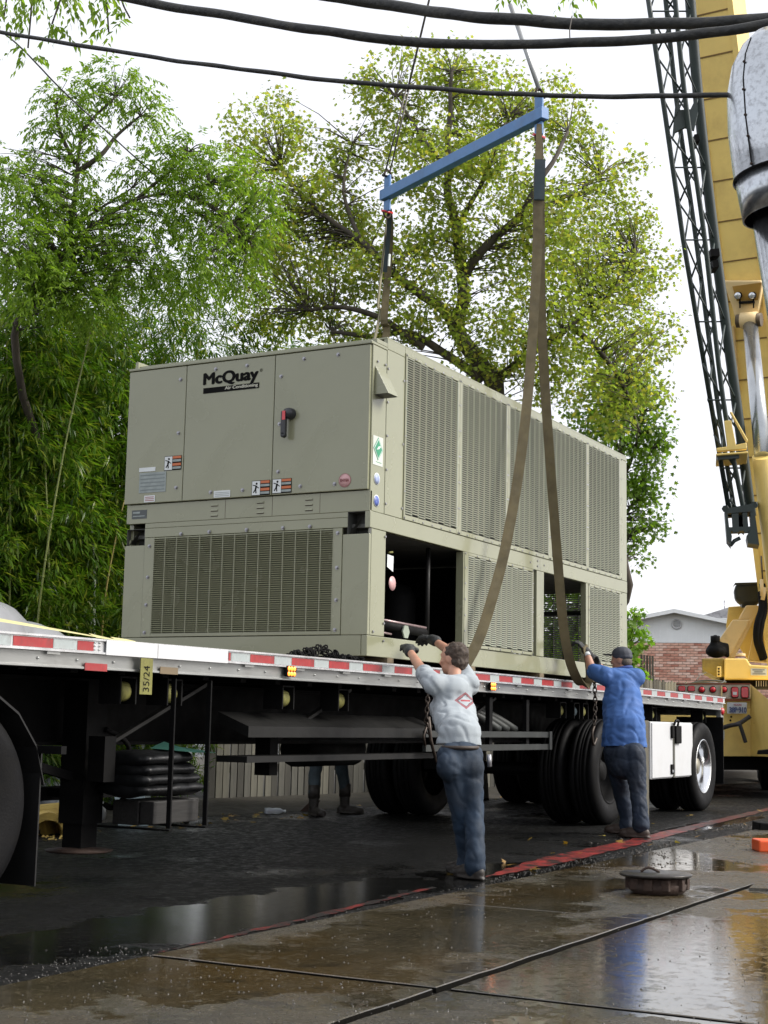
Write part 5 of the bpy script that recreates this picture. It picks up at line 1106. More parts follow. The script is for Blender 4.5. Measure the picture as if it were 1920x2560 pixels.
cable('thin black cable running into the side of the metal hood', [(3.968,4.539,3.813),(4.003,3.910,3.580),(4.038,3.275,3.372),(4.057,2.856,3.239),(4.089,2.510,3.145),(4.124,2.154,3.058),(4.158,1.797,2.979),(4.183,1.455,2.915),(4.192,1.137,2.863),(4.192,1.036,2.847)], 0.0078)
cable('faint thin wire slanting down across the left tree', [(7.473,7.923,6.291),(8.483,8.148,6.400),(9.469,8.448,6.409),(10.605,8.529,6.221),(11.701,8.663,6.105),(13.854,8.969,5.989)], 0.007)
tl = thing('cable_tie', 'small twig caught between the two thick cables', 'twig', (4.826,1.892,3.506)); one('stem', BARK, tl, 'tube', [(4.868,1.896,3.589),(4.782,1.872,3.490),(4.746,1.856,3.417)], 0.0022, 4)
# weatherhead: riveted sheet-metal hood on a mast
wh = thing('weatherhead', 'riveted galvanised metal hood on a mast at the top right', 'weatherhead', (3.7,0.55,0))
GALV = mat('galvanised', (0.50,0.53,0.56), 0.24, 0.92, var=0.06, scale=5, bump=0.03, bscale=14, dirt=(0.12,0.12,0.12), dirt_amt=0.6, dscale=70)
WAX = (Vector((4.218,0.976,2.888))-Vector((4.293,0.965,2.465))).normalized(); WC = Vector((4.263,0.977,2.606)); WR = 0.155
tilt = (WAX + FW*0.14).normalized()
b = MB(); b.ring(WC, tilt, [(0.0,WR*1.03),(0.0,WR),(0.16,WR*1.0),(0.28,WR*0.93),(0.36,WR*0.78),(0.42,WR*0.55),(0.455,WR*0.28),(0.46,0.001)], 48); b.build('hood', GALV, wh)
b = MB(); b.ring(WC, tilt, [(-0.12,WR*0.90),(-0.12,WR*0.93),(0.012,WR*0.985),(0.012,WR*0.8)], 48); b.build('skirt', GALV, wh)
b = MB(); b.ring(WC, tilt, [(-0.118,WR*0.90),(0.05,WR*0.85),(0.05,0.001)], 40); b.build('hood_underside', mat('hood_inside', (0.05,0.05,0.055), 0.5, 0.3), wh)
b = MB(); b.ring(WC, tilt, [(-0.004,WR*1.015),(0.006,WR*1.02)], 48); b.build('seam', BLACK, wh)
sd = tilt.cross(FW).normalized(); fr_ = tilt.cross(sd).normalized()
if sd.dot(RT) > 0: sd = -sd
if fr_.dot(FW) > 0: fr_ = -fr_
sg = MB(); ang = 0.62
def hpnt(t, r, a=ang): return WC+tilt*t+(fr_*math.sin(a)+sd*math.cos(a))*r*1.006
sg.tube([hpnt(0.01,WR),hpnt(0.16,WR),hpnt(0.28,WR*.93),hpnt(0.36,WR*.78),hpnt(0.42,WR*.55)], 0.0016, 5); sg.build('seam', BLACK, wh)
for t_, r_ in ((0.015,WR),(0.10,WR),(0.165,WR),(0.245,WR*0.96),(0.335,WR*0.84)): one('rivet', RUST, wh, 'ring', hpnt(t_, r_), (fr_*math.sin(ang)+sd*math.cos(ang)), [(0,0.0045),(0.003,0.0035),(0.004,0.0003)], 8)
MB0 = WC-tilt*0.1+RT*0.030
ml = Vector((4.382,0.938,2.006)); b = MB(); b.tube([Vector((4.294,0.988,2.518)), ml, Vector((ml.x+0.03, ml.y-0.05, 0))], 0.104, 28); b.build('mast', GALV, wh)

# ================================================================ crane
CU = Vector((math.sin(R(16.2)), -math.cos(R(16.2)), 0)); CB = Vector((math.cos(R(16.2)), math.sin(R(16.2)), 0))
crane = thing('mobile_crane', 'big yellow truck crane with boom raised, behind the trailer end', 'crane', Vector((*Vector((24.224,6.160,1.133)).xy, 0)))
def cp(name, m, pts, L, bev=0.008, par=None): return one(name, m, par or crane, 'prism', pts, CB*L, bevel=bev)
# carrier rear
cp('rear_body', YEL, [(21.495,7.016,1.254),(22.171,5.766,1.283),(22.266,5.802,0.579),(21.590,7.052,0.551)], 3.0)
cp('rear_body', YEL, [(21.625,6.749,1.420),(22.157,5.766,1.442),(22.179,5.775,1.277),(21.647,6.757,1.255)], 3.0)
lp_ = cp('lamp_panel', mat('panel_white', (0.58,0.52,0.42), 0.5, var=0.1, dirt=(0.3,0.22,0.15), dirt_amt=0.5), [(21.539,6.720,1.619),(22.066,5.746,1.641),(22.095,5.756,1.429),(21.556,6.752,1.407)], 0.06)
cp('panel_edge', mat('edge_rust', (0.24,0.06,0.03), 0.7), [(21.538,6.746,1.400),(22.076,5.751,1.423),(22.079,5.753,1.399),(21.541,6.747,1.377)], 0.05, 0)
cp('panel_edge', MATS['edge_rust'], [(21.518,6.713,1.634),(22.044,5.740,1.656),(22.046,5.740,1.641),(21.520,6.714,1.619)], 0.05, 0)
BW = Vector((0,0,1))
def lampr(px, py, w, h, round_=False, white=False):
    c = Vector(dp_(px, py, 21.97)); s = 21.97/3692.08
    if round_:
        one('tail_lamp', REDL, crane, 'ring', c, -CB, [(0,w*s/2),(0.02,w*s/2*0.8),(0.025,0.001)], 18); one('lamp_gasket', BLACK, crane, 'ring', c+CB*0.004, -CB, [(0,w*s/2*1.25),(0.006,w*s/2*1.2),(0.006,w*s/2)], 18)
    else:
        q = [c+CU*(a*w*s/2)+BW*(b_*h*s/2) for a, b_ in ((-1,-.7),(-.7,-1),(.7,-1),(1,-.7),(1,.7),(.7,1),(-.7,1),(-1,.7))]
        one('lamp_gasket', BLACK, crane, 'prism', [c+(p-c)*1.16 for p in q], -CB*0.006); one('tail_lamp', REDL, crane, 'prism', [p-CB*0.007 for p in q], -CB*0.02, bevel=0.006)
        if white: one('reverse_lens', LBL, crane, 'prism', [c+CU*(a*w*s*0.3)+BW*(b_*h*s*0.14-h*s*0.1)-CB*0.028 for a, b_ in ((-1,-1),(1,-1),(1,1),(-1,1))], -CB*0.004)
def dp_(px, py, D): 
    d = FW+RT2*((px-960)/3692.08)-UP2*((py-1280)/3692.08); return Vector((0,0,0.97))+d*D
for px in (1704, 1728): lampr(px, 1722, 16, 12)
for px in (1754.5, 1782, 1810): lampr(px, 1724, 14, 14, True)
lampr(1837, 1731, 16, 24, False, True); lampr(1862, 1731, 17, 26)
# side wing of the rear body sloping out
b = MB(); z0 = dp_(1878,1891,22.05).z
A = [dp_(1877,1711,22.0), dp_(1877,1891,22.05)]; Bq = [dp_(1925,1752,21.2), dp_(1930,1893,21.2)]
b.prism([A[0],A[1],Bq[1],Bq[0]], CB*2.8); b.build('side_wing', YEL, crane, bevel=0.01)
b = MB(); b.prism([A[0],Bq[0],Bq[0]+CU*0.8-BW*0.1+CB*0.2,Bq[0]+CU*0.8-BW*1.0+CB*0.2,Bq[1]], CB*2.5); b.build('side_wing', YEL, crane)
cp('bumper_end', BLACK, [(21.243,5.431,0.684),(21.345,5.235,0.711),(21.356,5.239,0.632),(21.242,5.449,0.628)], 0.3)
cp('underframe', BLACK, [(21.835,7.132,0.540),(22.755,5.432,0.579),(22.781,5.442,0.381),(21.862,7.142,0.343)], 5)
cp('rear_sheet', YEL_L, [(21.810,6.121,1.608),(21.820,6.099,1.620),(21.857,6.113,1.343),(21.849,6.129,1.343)], 0.02, 0)
# number plate
npl = cp('number_plate', mat('plate_white', (0.55,0.58,0.62), 0.35, var=0.08), [(21.837,6.038,1.367),(21.976,5.780,1.373),(21.998,5.788,1.209),(21.859,6.046,1.203)], 0.006, 0)
PI_ = mat('plate_ink', (0.05,0.07,0.16), 0.5, var=0)
text('lettering', '38P·910', dp_(1824,1781,21.88), CU, (0,0,1), 0.242, 0.078, PI_, npl, bold=0.02)
text('lettering', 'TEXAS', dp_(1834,1764,21.88), CU, (0,0,1), 0.115, 0.026, mat('plate_red', (0.35,0.10,0.12), 0.5, var=0), npl, bold=0.01)
for px, py in ((1828,1792),(1826,1801),(1887,1808),(1897,1828)): one('bolt_hole', BLACK, crane, 'ring', dp_(px,py,21.99 if px < 1870 else 21.9), -CB, [(0,0.016),(0.01,0.014),(0.011,0.001)], 8)
# torn patch and black strap
cp('torn_patch', LBL, [(21.921,6.172,0.966),(21.956,6.110,0.956),(21.973,6.122,0.814),(21.940,6.179,0.825)], 0.004, 0)
b = MB(); b.tube(catmull([(21.840,6.149,0.978),(21.804,5.989,1.027),(21.756,5.857,1.053),(21.897,5.792,1.114),(21.928,5.717,1.174)], 5), 0.035, 6); b.tube(catmull([(21.763,5.840,1.065),(21.803,5.806,0.938),(21.846,5.772,0.787)], 5), 0.03, 5); b.build('tie_strap', mat('strap_black', (0.03,0.03,0.035), 0.6), crane)
# wheels of the carrier
for (px, D) in ((1925, 24.4), (1915, 28)):
    p = dp_(px, 1900, D); t = MB(); t.ring((p.x, p.y, 0.52), CU, tyre_prof(0.30, 0.52), 40); t.build('wheel', RUBBER, crane)
    q = p-CU*1.9; t = MB(); t.ring((q.x, q.y, 0.52), CU, tyre_prof(0.30, 0.52), 40); t.build('wheel', RUBBER, crane)
cp('carrier_frame', YEL, [(24.553,7.594,1.381),(25.487,5.867,1.420),(25.595,5.907,0.616),(24.661,7.634,0.577)], 8)
# turntable and superstructure
cp('turntable', BLACK, [(23.230,6.531,1.756),(23.803,5.472,1.780),(23.819,5.477,1.667),(23.246,6.536,1.643)], 2.0)
for k in range(7): cp('bearing_bolt', ZINC, [dp_(1890+k*6,1702,23.35),dp_(1892+k*6,1702,23.35),dp_(1892+k*6,1716,23.35),dp_(1890+k*6,1716,23.35)], 0.03, 0)
cp('deck_plate', YEL, [(22.823,6.343,2.065),(22.986,6.041,2.071),(23.029,5.991,1.974),(23.371,5.369,1.951),(23.396,5.378,1.766),(22.866,6.359,1.744)], 2.4, 0.02)
cp('deck_end', mat('crane_yellow_dirty', (0.36,0.27,0.06), 0.5, var=0.2, dirt=(0.12,0.08,0.03), dirt_amt=0.7), [(22.755,6.678,2.063),(22.921,6.370,2.076),(22.963,6.379,1.785),(22.898,6.500,1.782),(22.815,6.628,1.866),(22.777,6.686,1.902)], 2.2, 0.02)
cp('hinge_bracket', YEL, [(22.684,6.425,1.935),(22.716,6.365,1.936),(22.738,6.373,1.777),(22.706,6.433,1.775)], 0.1)
for k in range(3): one('bolt_hole', BLACK, crane, 'ring', dp_(1797,1672+k*7,22.89), -CB, [(0,0.015),(0.006,0.001)], 8)
sgn_ = cp('deck_sign', LBL, [(22.989,5.976,1.917),(23.108,5.757,1.915),(23.122,5.763,1.811),(23.003,5.981,1.812)], 0.01, 0)
for k, (a, c) in enumerate(((1881,1912),(1886,1907),(1881,1914))): cp('print_line', INK, [dp_(a,1674+k*5,22.93),dp_(c,1674+k*5,22.93),dp_(c,1675.5+k*5,22.93),dp_(a,1675.5+k*5,22.93)], 0.004, 0)
b = MB()
for k in range(5): b.tube(catmull([(22.044,6.628,1.654),(22.111,6.493,1.693),(22.113,6.278,1.694),(22.188,6.146,1.673)],5), 0.008+0.002*k, 5)
b.tube(catmull([(22.072,6.562,1.704),(22.184,6.544,1.780),(22.321,6.491,1.822)],4), 0.008, 5); b.tube(catmull([(21.866,6.760,1.600),(21.972,6.545,1.664),(22.047,6.199,1.656),(22.175,6.161,1.709)],5), 0.012, 5); b.build('hoses', mat('hose_grey', (0.09,0.09,0.07), 0.6), crane)
# gantry plates
cp('gantry_plate', YEL, [(24.327,6.682,2.993),(24.417,6.512,3.010),(24.861,5.691,3.028),(24.981,5.736,2.138),(24.601,6.439,2.122),(24.354,6.734,2.656)], 0.12, 0.01)
cp('gantry_arm', YEL_L, [(23.867,6.266,2.975),(23.966,6.084,2.979),(23.977,6.095,2.870),(23.891,6.475,2.122),(23.835,6.578,2.126),(23.840,6.532,2.249),(23.919,6.238,2.744),(23.836,6.392,2.741)], 0.25, 0.02)
cp('counterweight', YEL_L, [(23.697,6.440,2.732),(23.826,6.201,2.737),(23.819,6.253,2.602),(23.754,6.509,2.148),(23.722,6.545,2.224),(23.633,6.656,2.400)], 0.35, 0.02)
cp('dark_hull', YEL, [(24.170,6.129,2.983),(24.444,5.594,3.092),(24.584,5.646,2.054),(24.201,6.335,2.103)], 0.6, 0.01)
one('lug', YEL_L, crane, 'ring', (23.238,6.196,2.122), (0,0,1), [(0,0.075),(0.04,0.075),(0.04,0.03),(0,0.03)], 16)
# winch drum / tank
TK = mat('tank_black', (0.022,0.026,0.024), 0.5, var=0.3, dirt=(0.05,0.05,0.035), dirt_amt=0.6, dscale=7)
cp('tank', TK, [(23.840,6.418,3.335),(24.041,6.045,3.350),(24.068,6.069,3.105),(24.057,6.119,3.007),(23.940,6.338,2.989),(23.868,6.442,3.083),(23.840,6.452,3.225)], 0.5, 0.05)
cp('tank_rail', TK, [(23.774,6.454,3.271),(23.784,6.416,3.337),(23.999,6.014,3.359),(24.003,6.016,3.333),(23.788,6.418,3.304)], 0.05, 0)
one('tank_stand', TK, crane, 'beam', (24.163,6.323,3.085), (24.179,6.329,2.968), 0.2, 0.3)
one('hydraulic_hose', BLACK, crane, 'tube', catmull([(23.556,5.938,3.155),(23.496,5.914,2.894),(23.397,5.963,2.634),(23.425,5.987,2.382),(23.598,5.952,2.138),(23.616,5.939,2.075)],6), 0.06, 8)
one('hydraulic_hose', BLACK, crane, 'tube', catmull([(23.548,5.915,3.282),(23.518,5.875,2.895),(23.427,5.907,2.635),(23.449,5.942,2.383),(23.624,5.915,2.107)],6), 0.05, 8)
b = MB(); b.tube([(23.432,5.897,3.348),(23.471,5.905,3.083)], 0.03, 6); b.tube([(23.473,5.859,3.223),(23.482,5.902,3.020)], 0.035, 6); b.build('fitting', YEL_L, crane)
one('stay_wire', WIRE, crane, 'tube', [(23.380,5.884,3.713),(23.547,5.907,3.314)], 0.012, 5)
mt = organic('hydraulic_motor', [('c', (23.128,6.573,2.244), 0.10, (23.108,6.565,2.394), 0.06), ('s', (23.141,6.564,2.194), (0.17,0.17,0.11)), ('c', (23.106,6.618,2.230), 0.03, (23.076,6.660,2.273), 0.02), ('c', (23.158,6.503,2.296), 0.05, (23.205,6.421,2.279), 0.05), ('c', (23.205,6.421,2.279), 0.05, (23.234,6.411,2.135), 0.04)], 0.02, BLACK, crane, 1)
one('motor_neck', BLACK, crane, 'tube', [(23.122,6.570,2.294),(23.103,6.563,2.432)], 0.075, 12)
# boom
BB0 = Vector((24.263,5.624,2.687)); BT = Vector((12.9,6.2,34.0)); bd = (BT-BB0).normalized(); bw_ = Vector((0.0407,0.9992,0)).normalized(); bn = bd.cross(bw_).normalized()
if bn.x > 0: bn = -bn                                   # towards the camera, underside of the boom
def bpnt(t, w=0.0, n=0.0): return BB0+(BT-BB0)*t+bw_*w+bn*n
BLN = (BT-BB0).length
cut_t = 0.312
b = MB(); b.prism([bpnt(-0.02,-.32,-.42),bpnt(-0.02,.32,-.42),bpnt(-0.02,.32,.42),bpnt(-0.02,-.32,.42)], bpnt(cut_t)-bpnt(-0.02)); b.build('boom_section', YEL, crane, bevel=0.02)
for sgw in (-1, 1):
    b = MB(); b.prism([bpnt(-0.02,sgw*.322,.36),bpnt(-0.02,sgw*.355,.36),bpnt(-0.02,sgw*.355,.44),bpnt(-0.02,sgw*.27,.44),bpnt(-0.02,sgw*.27,.425),bpnt(-0.02,sgw*.322,.425)], bpnt(cut_t-0.003)-bpnt(-0.02)); b.build('boom_flange', YEL, crane)
t = 0.03
while t < cut_t-0.01:
    b = MB(); b.prism([bpnt(t,-.265,.421),bpnt(t,.265,.421),bpnt(t+0.0006,.265,.421),bpnt(t+0.0006,-.265,.421)], bn*0.010); b.build('weld_seam', mat('seam_brown', (0.22,0.13,0.04), 0.7), crane); t += 0.0185
# collar at the end of the base section
b = MB()
for (w0,w1,n0,n1) in ((-.46,.46,.30,.50),(-.46,-.36,-.46,.30),(.36,.46,-.46,.30),(-.46,.46,-.52,-.42)): b.prism([bpnt(cut_t,w0,n0),bpnt(cut_t,w1,n0),bpnt(cut_t,w1,n1),bpnt(cut_t,w0,n1)], bd*0.55)
b.build('boom_collar', BLACK, crane, bevel=0.02)
b = MB(); b.prism([bpnt(cut_t+.004,-.22,.49),bpnt(cut_t+.004,.22,.49),bpnt(cut_t+.013,.25,.49),bpnt(cut_t+.013,-.20,.49)], bn*0.03); b.build('collar_pad', YEL, crane)
for (k, w, e) in ((0, .31, .60), (1, .27, .82), (2, .23, 1.0)):
    s0 = (cut_t, 0.60, 0.82)[k]; b = MB(); b.prism([bpnt(s0,-w,-w*1.1),bpnt(s0,w,-w*1.1),bpnt(s0,w,w*1.1),bpnt(s0,-w,w*1.1)], bpnt(e)-bpnt(s0)); b.build('boom_section', YEL, crane, bevel=0.02)
b = MB(); b.tube([BT+bn*0.0-bw_*0.3, BT+bw_*0.3], 0.35, 18); b.build('boom_head', BLACK, crane)
rope('wire_rope', 'hoist rope hanging from the boom head down to the hook block', [BT+bn*0.36, HOOK+Vector((0,0,0.85))], 0.012, WIRE)
# cylinder bracket with two work lamps
def bq(px, py, n):                                     # point on the plane n metres in front of the boom axis
    o = Vector((0,0,0.97)); d = dp_(px,py,1)-o; p0 = bpnt(0,0,n); t_ = (p0-o).dot(bn)/d.dot(bn); return o+d*t_
b = MB(); b.prism([bq(1812,700,.44),bq(1908,700,.44),bq(1912,706,.44),bq(1902,770,.44),bq(1898,790,.44),bq(1842,790,.44),bq(1838,770,.44)], bn*0.14); b.build('cylinder_bracket', YEL_L, crane, bevel=0.02)
b = MB(); b.prism([bq(1831,716,.585),bq(1904,706,.585),bq(1895,750,.585),bq(1842,752,.585)], bn*0.004); b.build('bracket_recess', mat('recess_yellow', (0.42,0.23,0.04), 0.5), crane)
for px in (1847.5, 1883):
    c = bq(px, 738, .60); b = MB(); b.ring(c, bn, [(0,0.03),(0.0,0.052),(0.07,0.056),(0.075,0.048)], 20); o = b.build('work_lamp', BLACK, crane); b = MB(); b.ring(c+bn*0.075, bn, [(0,0.05),(0.012,0.035),(0.016,0.001)], 18); b.build('lamp_lens', mat('lamp_glass', (0.7,0.72,0.74), 0.12, 0.6), o)
one('lamp_bar', BLACK, crane, 'beam', bq(1848,757,.62), bq(1886,755,.62), 0.05, 0.03)
for px in (1850, 1884): one('lamp_post', BLACK, crane, 'beam', bq(px,770,.62), bq(px,745,.62), 0.02, 0.03)
b = MB(); b.tube([bq(1842,803,.70), bq(1904,799,.70)], 0.105, 16); b.build('pivot_pin', mat('pivot_dark', (0.10,0.07,0.035), 0.5, 0.3), crane)
b = MB(); b.tube([bq(1853,802,.70), bq(1893,799,.70)], 0.125, 16); b.build('pivot_boss', YEL_L, crane)
pa, pb_, pc = bq(1876,812,.72), Vector((20.321,5.070,4.739)), Vector((22.394,5.226,1.364))
b = MB(); b.tube([pa, pb_], 0.115, 20); b.build('cylinder_rod', ROD, crane)
b = MB(); b.tube([pb_-(pc-pb_).normalized()*0.02, pc], 0.145, 20); b.build('cylinder_barrel', YEL, crane)
b = MB(); b.prism([bq(1830,815,.44),bq(1836,815,.44),bq(1850,975,.44),bq(1845,975,.44)], bn*0.05); b.build('boom_rib', YEL_L, crane)
# stowed lattice jib beside the boom
jib = one('jib_chord', DGREEN, crane, 'tube', [(20.213,5.513,3.918),(19.012,5.780,7.585),(18.126,5.860,9.941),(17.650,5.916,11.265)], 0.035, 8)
CH = [[(20.213,5.513,3.918),(19.658,5.646,5.469),(19.023,5.761,7.585),(18.335,5.849,9.401),(17.650,5.916,11.265)],
      [(20.837,5.608,4.005),(20.299,5.698,5.604),(19.663,5.793,7.785),(18.980,5.854,9.659),(18.321,5.857,11.586)],
      [(20.213,5.305,3.908),(19.662,5.435,5.451),(19.058,5.493,7.558),(18.388,5.550,9.365),(17.749,5.538,11.220)],
      [(20.947,5.406,4.010),(20.426,5.462,5.610),(19.786,5.565,7.790),(19.126,5.585,9.665),(18.490,5.544,11.593)]]
CHc = [catmull(c, 8) for c in CH]; nC = len(CHc[0])
for k in (1, 2, 3): one('jib_chord', DGREEN, crane, 'tube', CHc[k], (0.035,0.035,0.035,0.075)[k], 8)
jib.data = (lambda o: o.data)(jib)
for i in range(0, nC-2, 2):
    for (a, c, ph) in ((0,2,0),(1,3,1),(0,1,1),(2,3,0)):
        p, q = (CHc[a][i], CHc[c][i+2]) if (i//2+ph) % 2 else (CHc[c][i], CHc[a][i+2])
        one('jib_lacing', DGREEN, crane, 'tube', [p, q], 0.014, 5)
    if i % 4 == 0:
        for (a, c) in ((0,2),(1,3),(0,1)): one('jib_lacing', DGREEN, crane, 'tube', [CHc[a][i], CHc[c][i]], 0.012, 5)
b = MB(); b.prism([(18.460,5.673,9.219),(18.541,5.521,9.233),(18.558,5.436,9.411),(18.595,5.433,9.198),(18.601,5.492,8.956),(18.537,5.599,8.991),(18.484,5.716,8.925),(18.478,5.760,8.817),(18.425,5.683,9.405),(18.440,5.654,9.406)], CB*0.05); b.build('gusset_plate', DGREEN, crane)
b = MB()
b.prism([(19.967,5.522,3.986),(20.154,5.154,4.071),(20.171,5.155,3.962),(19.978,5.521,3.921)], CB*0.5)
b.prism([(19.978,5.521,3.921),(19.997,5.487,3.922),(20.032,5.477,3.736),(20.067,5.449,3.617),(20.078,5.465,3.496),(20.039,5.514,3.571)], CB*0.5)
b.prism([(20.023,5.438,3.923),(20.067,5.355,3.930),(20.107,5.359,3.673),(20.066,5.437,3.660)], CB*0.1)
b.prism([(20.093,5.306,3.937),(20.123,5.248,3.943),(20.170,5.242,3.676),(20.140,5.301,3.664)], CB*0.1)
b.prism([(20.144,5.209,3.950),(20.171,5.155,3.962),(20.262,5.124,3.504),(20.185,5.259,3.522),(20.162,5.274,3.620),(20.180,5.211,3.720)], CB*0.5)
b.prism([(20.030,5.482,3.736),(20.175,5.209,3.753),(20.183,5.212,3.698),(20.042,5.475,3.681)], CB*0.3)
b.tube([(19.972,5.513,3.987),(20.680,5.656,4.102)], 0.05, 6); b.tube([(20.154,5.160,4.049),(20.854,5.322,4.155)], 0.05, 6); b.build('jib_head', DGREEN, crane)
one('sheave', BLACK, crane, 'ring', (20.595,5.464,3.852), CU, [(-0.04,0.05),(-0.04,0.16),(0,0.13),(0.04,0.16),(0.04,0.05)], 20)
b = MB(); b.tube([(20.173,5.502,3.497),(20.190,5.450,3.564),(20.222,5.379,3.604)], 0.03, 6); b.build('jib_hook', DGREEN, crane)
b = MB(); b.prism([(19.608,5.413,5.148),(19.653,5.326,5.161),(19.730,5.285,4.826),(19.793,5.158,4.862),(19.810,5.153,4.775),(19.617,5.520,4.734),(19.605,5.528,4.778),(19.675,5.392,4.802)], CB*0.10)
b.prism([(19.628,5.340,5.269),(19.640,5.315,5.280),(19.799,5.137,4.895),(19.793,5.158,4.862)], CB*0.06); b.prism([(19.616,5.532,4.702),(19.820,5.145,4.743),(19.823,5.146,4.716),(19.619,5.533,4.675)], CB*0.9); b.build('jib_bracket', YEL, crane, bevel=0.01)
one('jib_bar', DGREEN, crane, 'beam', (19.725,5.552,4.666), (19.864,5.290,4.694), 0.08, 0.07)
for (px, py, w) in ((1782,640,22),(1784,668,14),(1738,355,10)):
    one('jib_bracket', BLACK, crane, 'beam', dp_(px-w/2,py,20.4), dp_(px+w/2,py-2,20.4), 0.3, 0.10)

# ================================================================ people
SKIN = mat('skin', (0.40,0.21,0.14), 0.5, var=0.12, scale=14, bump=0.05, bscale=150)
GLOVE = mat('glove_grey', (0.022,0.024,0.024), 0.75, var=0.3, scale=20, bump=0.3, bscale=120)
HAIR = mat('hair_brown', (0.040,0.024,0.014), 0.6, var=0.4, scale=60, bump=0.7, bscale=180)
def denim(name, c): 
    return mat(name, c, 0.75, var=0.35, scale=5, bump=0.3, bscale=220, dirt=tuple(x*2.6 for x in c), dirt_amt=0.30, dscale=2.2)
def person_face(c, f, s, up=Vector((0,0,1))):
    """head blobs: c centre, f facing, s scale"""
    r_ = f.cross(up).normalized(); M = Matrix((r_, f, up)).transposed()
    B = [('s', c+up*0.02*s, (0.072*s,0.092*s,0.100*s), M), ('s', c-up*0.055*s+f*0.022*s, (0.056*s,0.066*s,0.068*s), M), ('s', c-up*0.095*s+f*0.058*s, (0.026*s,0.024*s,0.022*s), M),
         ('c', c+up*0.012*s+f*0.088*s, 0.011*s, c-up*0.028*s+f*0.104*s, 0.015*s), ('s', c+up*0.03*s+f*0.075*s, (0.050*s,0.022*s,0.014*s), M), ('s', c-up*0.062*s+f*0.084*s, (0.024*s,0.014*s,0.007*s), M),
         ('s', c-up*0.073*s+f*0.082*s, (0.020*s,0.013*s,0.007*s), M)]
    for k in (-1, 1): B += [('s', c+r_*0.074*s*k-up*0.005*s-f*0.005*s, (0.010*s,0.020*s,0.032*s), M), ('s', c+r_*0.034*s*k-up*0.018*s+f*0.070*s, (0.022*s,0.016*s,0.014*s), M)]
    return B, M
def hand(name, w, d, palm_n, thumb, m, parent, s=1.0, curl=0.9, spread=0.0):
    """palm plus five separate curled fingers; w wrist, d pointing direction, palm_n direction the fingers curl to, thumb side"""
    w = Vector(w); d = Vector(d).normalized(); pn = Vector(palm_n); pn = (pn-d*pn.dot(d)).normalized(); th = Vector(thumb); th = (th-d*th.dot(d)-pn*th.dot(pn)).normalized()
    M = Matrix((th, pn, d)).transposed(); B = [('c', w-d*0.05*s, 0.036*s, w+d*0.015*s, 0.034*s), ('s', w+d*0.055*s, (0.044*s,0.020*s,0.055*s), M)]
    for k, (o, ln) in enumerate(((0.033,0.078),(0.011,0.088),(-0.011,0.082),(-0.031,0.064))):
        p = w+d*0.088*s+th*o*s; dd = (d+th*(o*spread*8)).normalized(); a = 0.0; r_ = (0.0115,0.0118,0.0112,0.0100)[k]*s
        B.append(('c', w+d*0.055*s+th*o*s, r_*1.15, p, r_*1.08))
        for j, fr in enumerate((0.42,0.32,0.26)):
            a += curl*(0.45,0.65,0.5)[j]; q = p+(dd*math.cos(a)+pn*math.sin(a))*ln*fr*s; B.append(('c', p, r_*(1.05-0.1*j), q, r_*(0.97-0.1*j))); p = q
    p = w+d*0.028*s+th*0.034*s; q = p+(th*0.6+d*0.6+pn*0.35).normalized()*0.040*s; e = q+(d*0.8+pn*0.65+th*0.05).normalized()*0.032*s
    B += [('c', w+d*0.02*s+th*0.015*s, 0.018*s, p, 0.017*s), ('c', p, 0.015*s, q, 0.013*s), ('c', q, 0.013*s, e, 0.011*s)]
    return organic(name, B, 0.0052*s, m, parent, 2, (0.0015, 60))
def boot(name, ankle, toe_dir, m, parent, s=1.0):
    a = Vector(ankle); t = Vector(toe_dir).normalized(); g_ = Vector((a.x, a.y, 0)); sd = t.cross(Vector((0,0,1))); M = Matrix((sd, t, Vector((0,0,1)))).transposed()
    return organic(name, [('c', a+Vector((0,0,0.06)), 0.056*s, Vector((a.x,a.y,0.10)), 0.052*s), ('s', g_-t*0.02+Vector((0,0,0.048)), (0.042*s,0.062*s,0.050*s), M), ('s', g_+t*0.08+Vector((0,0,0.048)), (0.048*s,0.09*s,0.045*s), M),
        ('s', g_+t*0.15+Vector((0,0,0.040)), (0.050*s,0.062*s,0.038*s), M), ('s', g_+t*0.06+Vector((0,0,0.012)), (0.052*s,0.165*s,0.012), M)], 0.009, m, parent, 2)
UPV = Vector((0,0,1))
def V3(t): return Vector(t)

# --- worker in the pale T-shirt
m1 = thing('person', 'man in a pale grey T-shirt and blue jeans reaching up to the machine', 'person', (8.85,4.15,0))
hL, hR = V3((8.688,4.220,0.758)), V3((8.814,4.120,0.759)); ac = (hR-hL).normalized(); hipc = (hL+hR)/2
kL, kR = V3((8.740,4.160,0.411)), V3((8.743,4.060,0.416)); aL, aR = V3((8.857,4.160,0.089)), V3((8.678,4.020,0.103))
shL, shR = V3((9.014,4.500,1.230)), V3((9.288,4.360,1.240)); nk = V3((9.279,4.460,1.288)); hd1 = V3((9.361,4.520,1.419))
eL, eR = V3((9.250,4.720,1.348)), V3((9.775,4.740,1.492)); wL, wR = V3((9.563,4.980,1.499)), V3((9.951,4.980,1.592))
chest = V3((9.149,4.420,1.145)); wst = V3((8.882,4.240,0.867)); acs = (shR-shL).normalized(); dpt = acs.cross(UPV).normalized()
f1 = (V3((9.9,5.3,1.6))-hd1); f1.z = 0; f1 = (f1.normalized()*0.85-RT*0.75).normalized()
fb, Mh = person_face(hd1, f1, 1.0)
MT = Matrix((acs, dpt, UPV)).transposed()
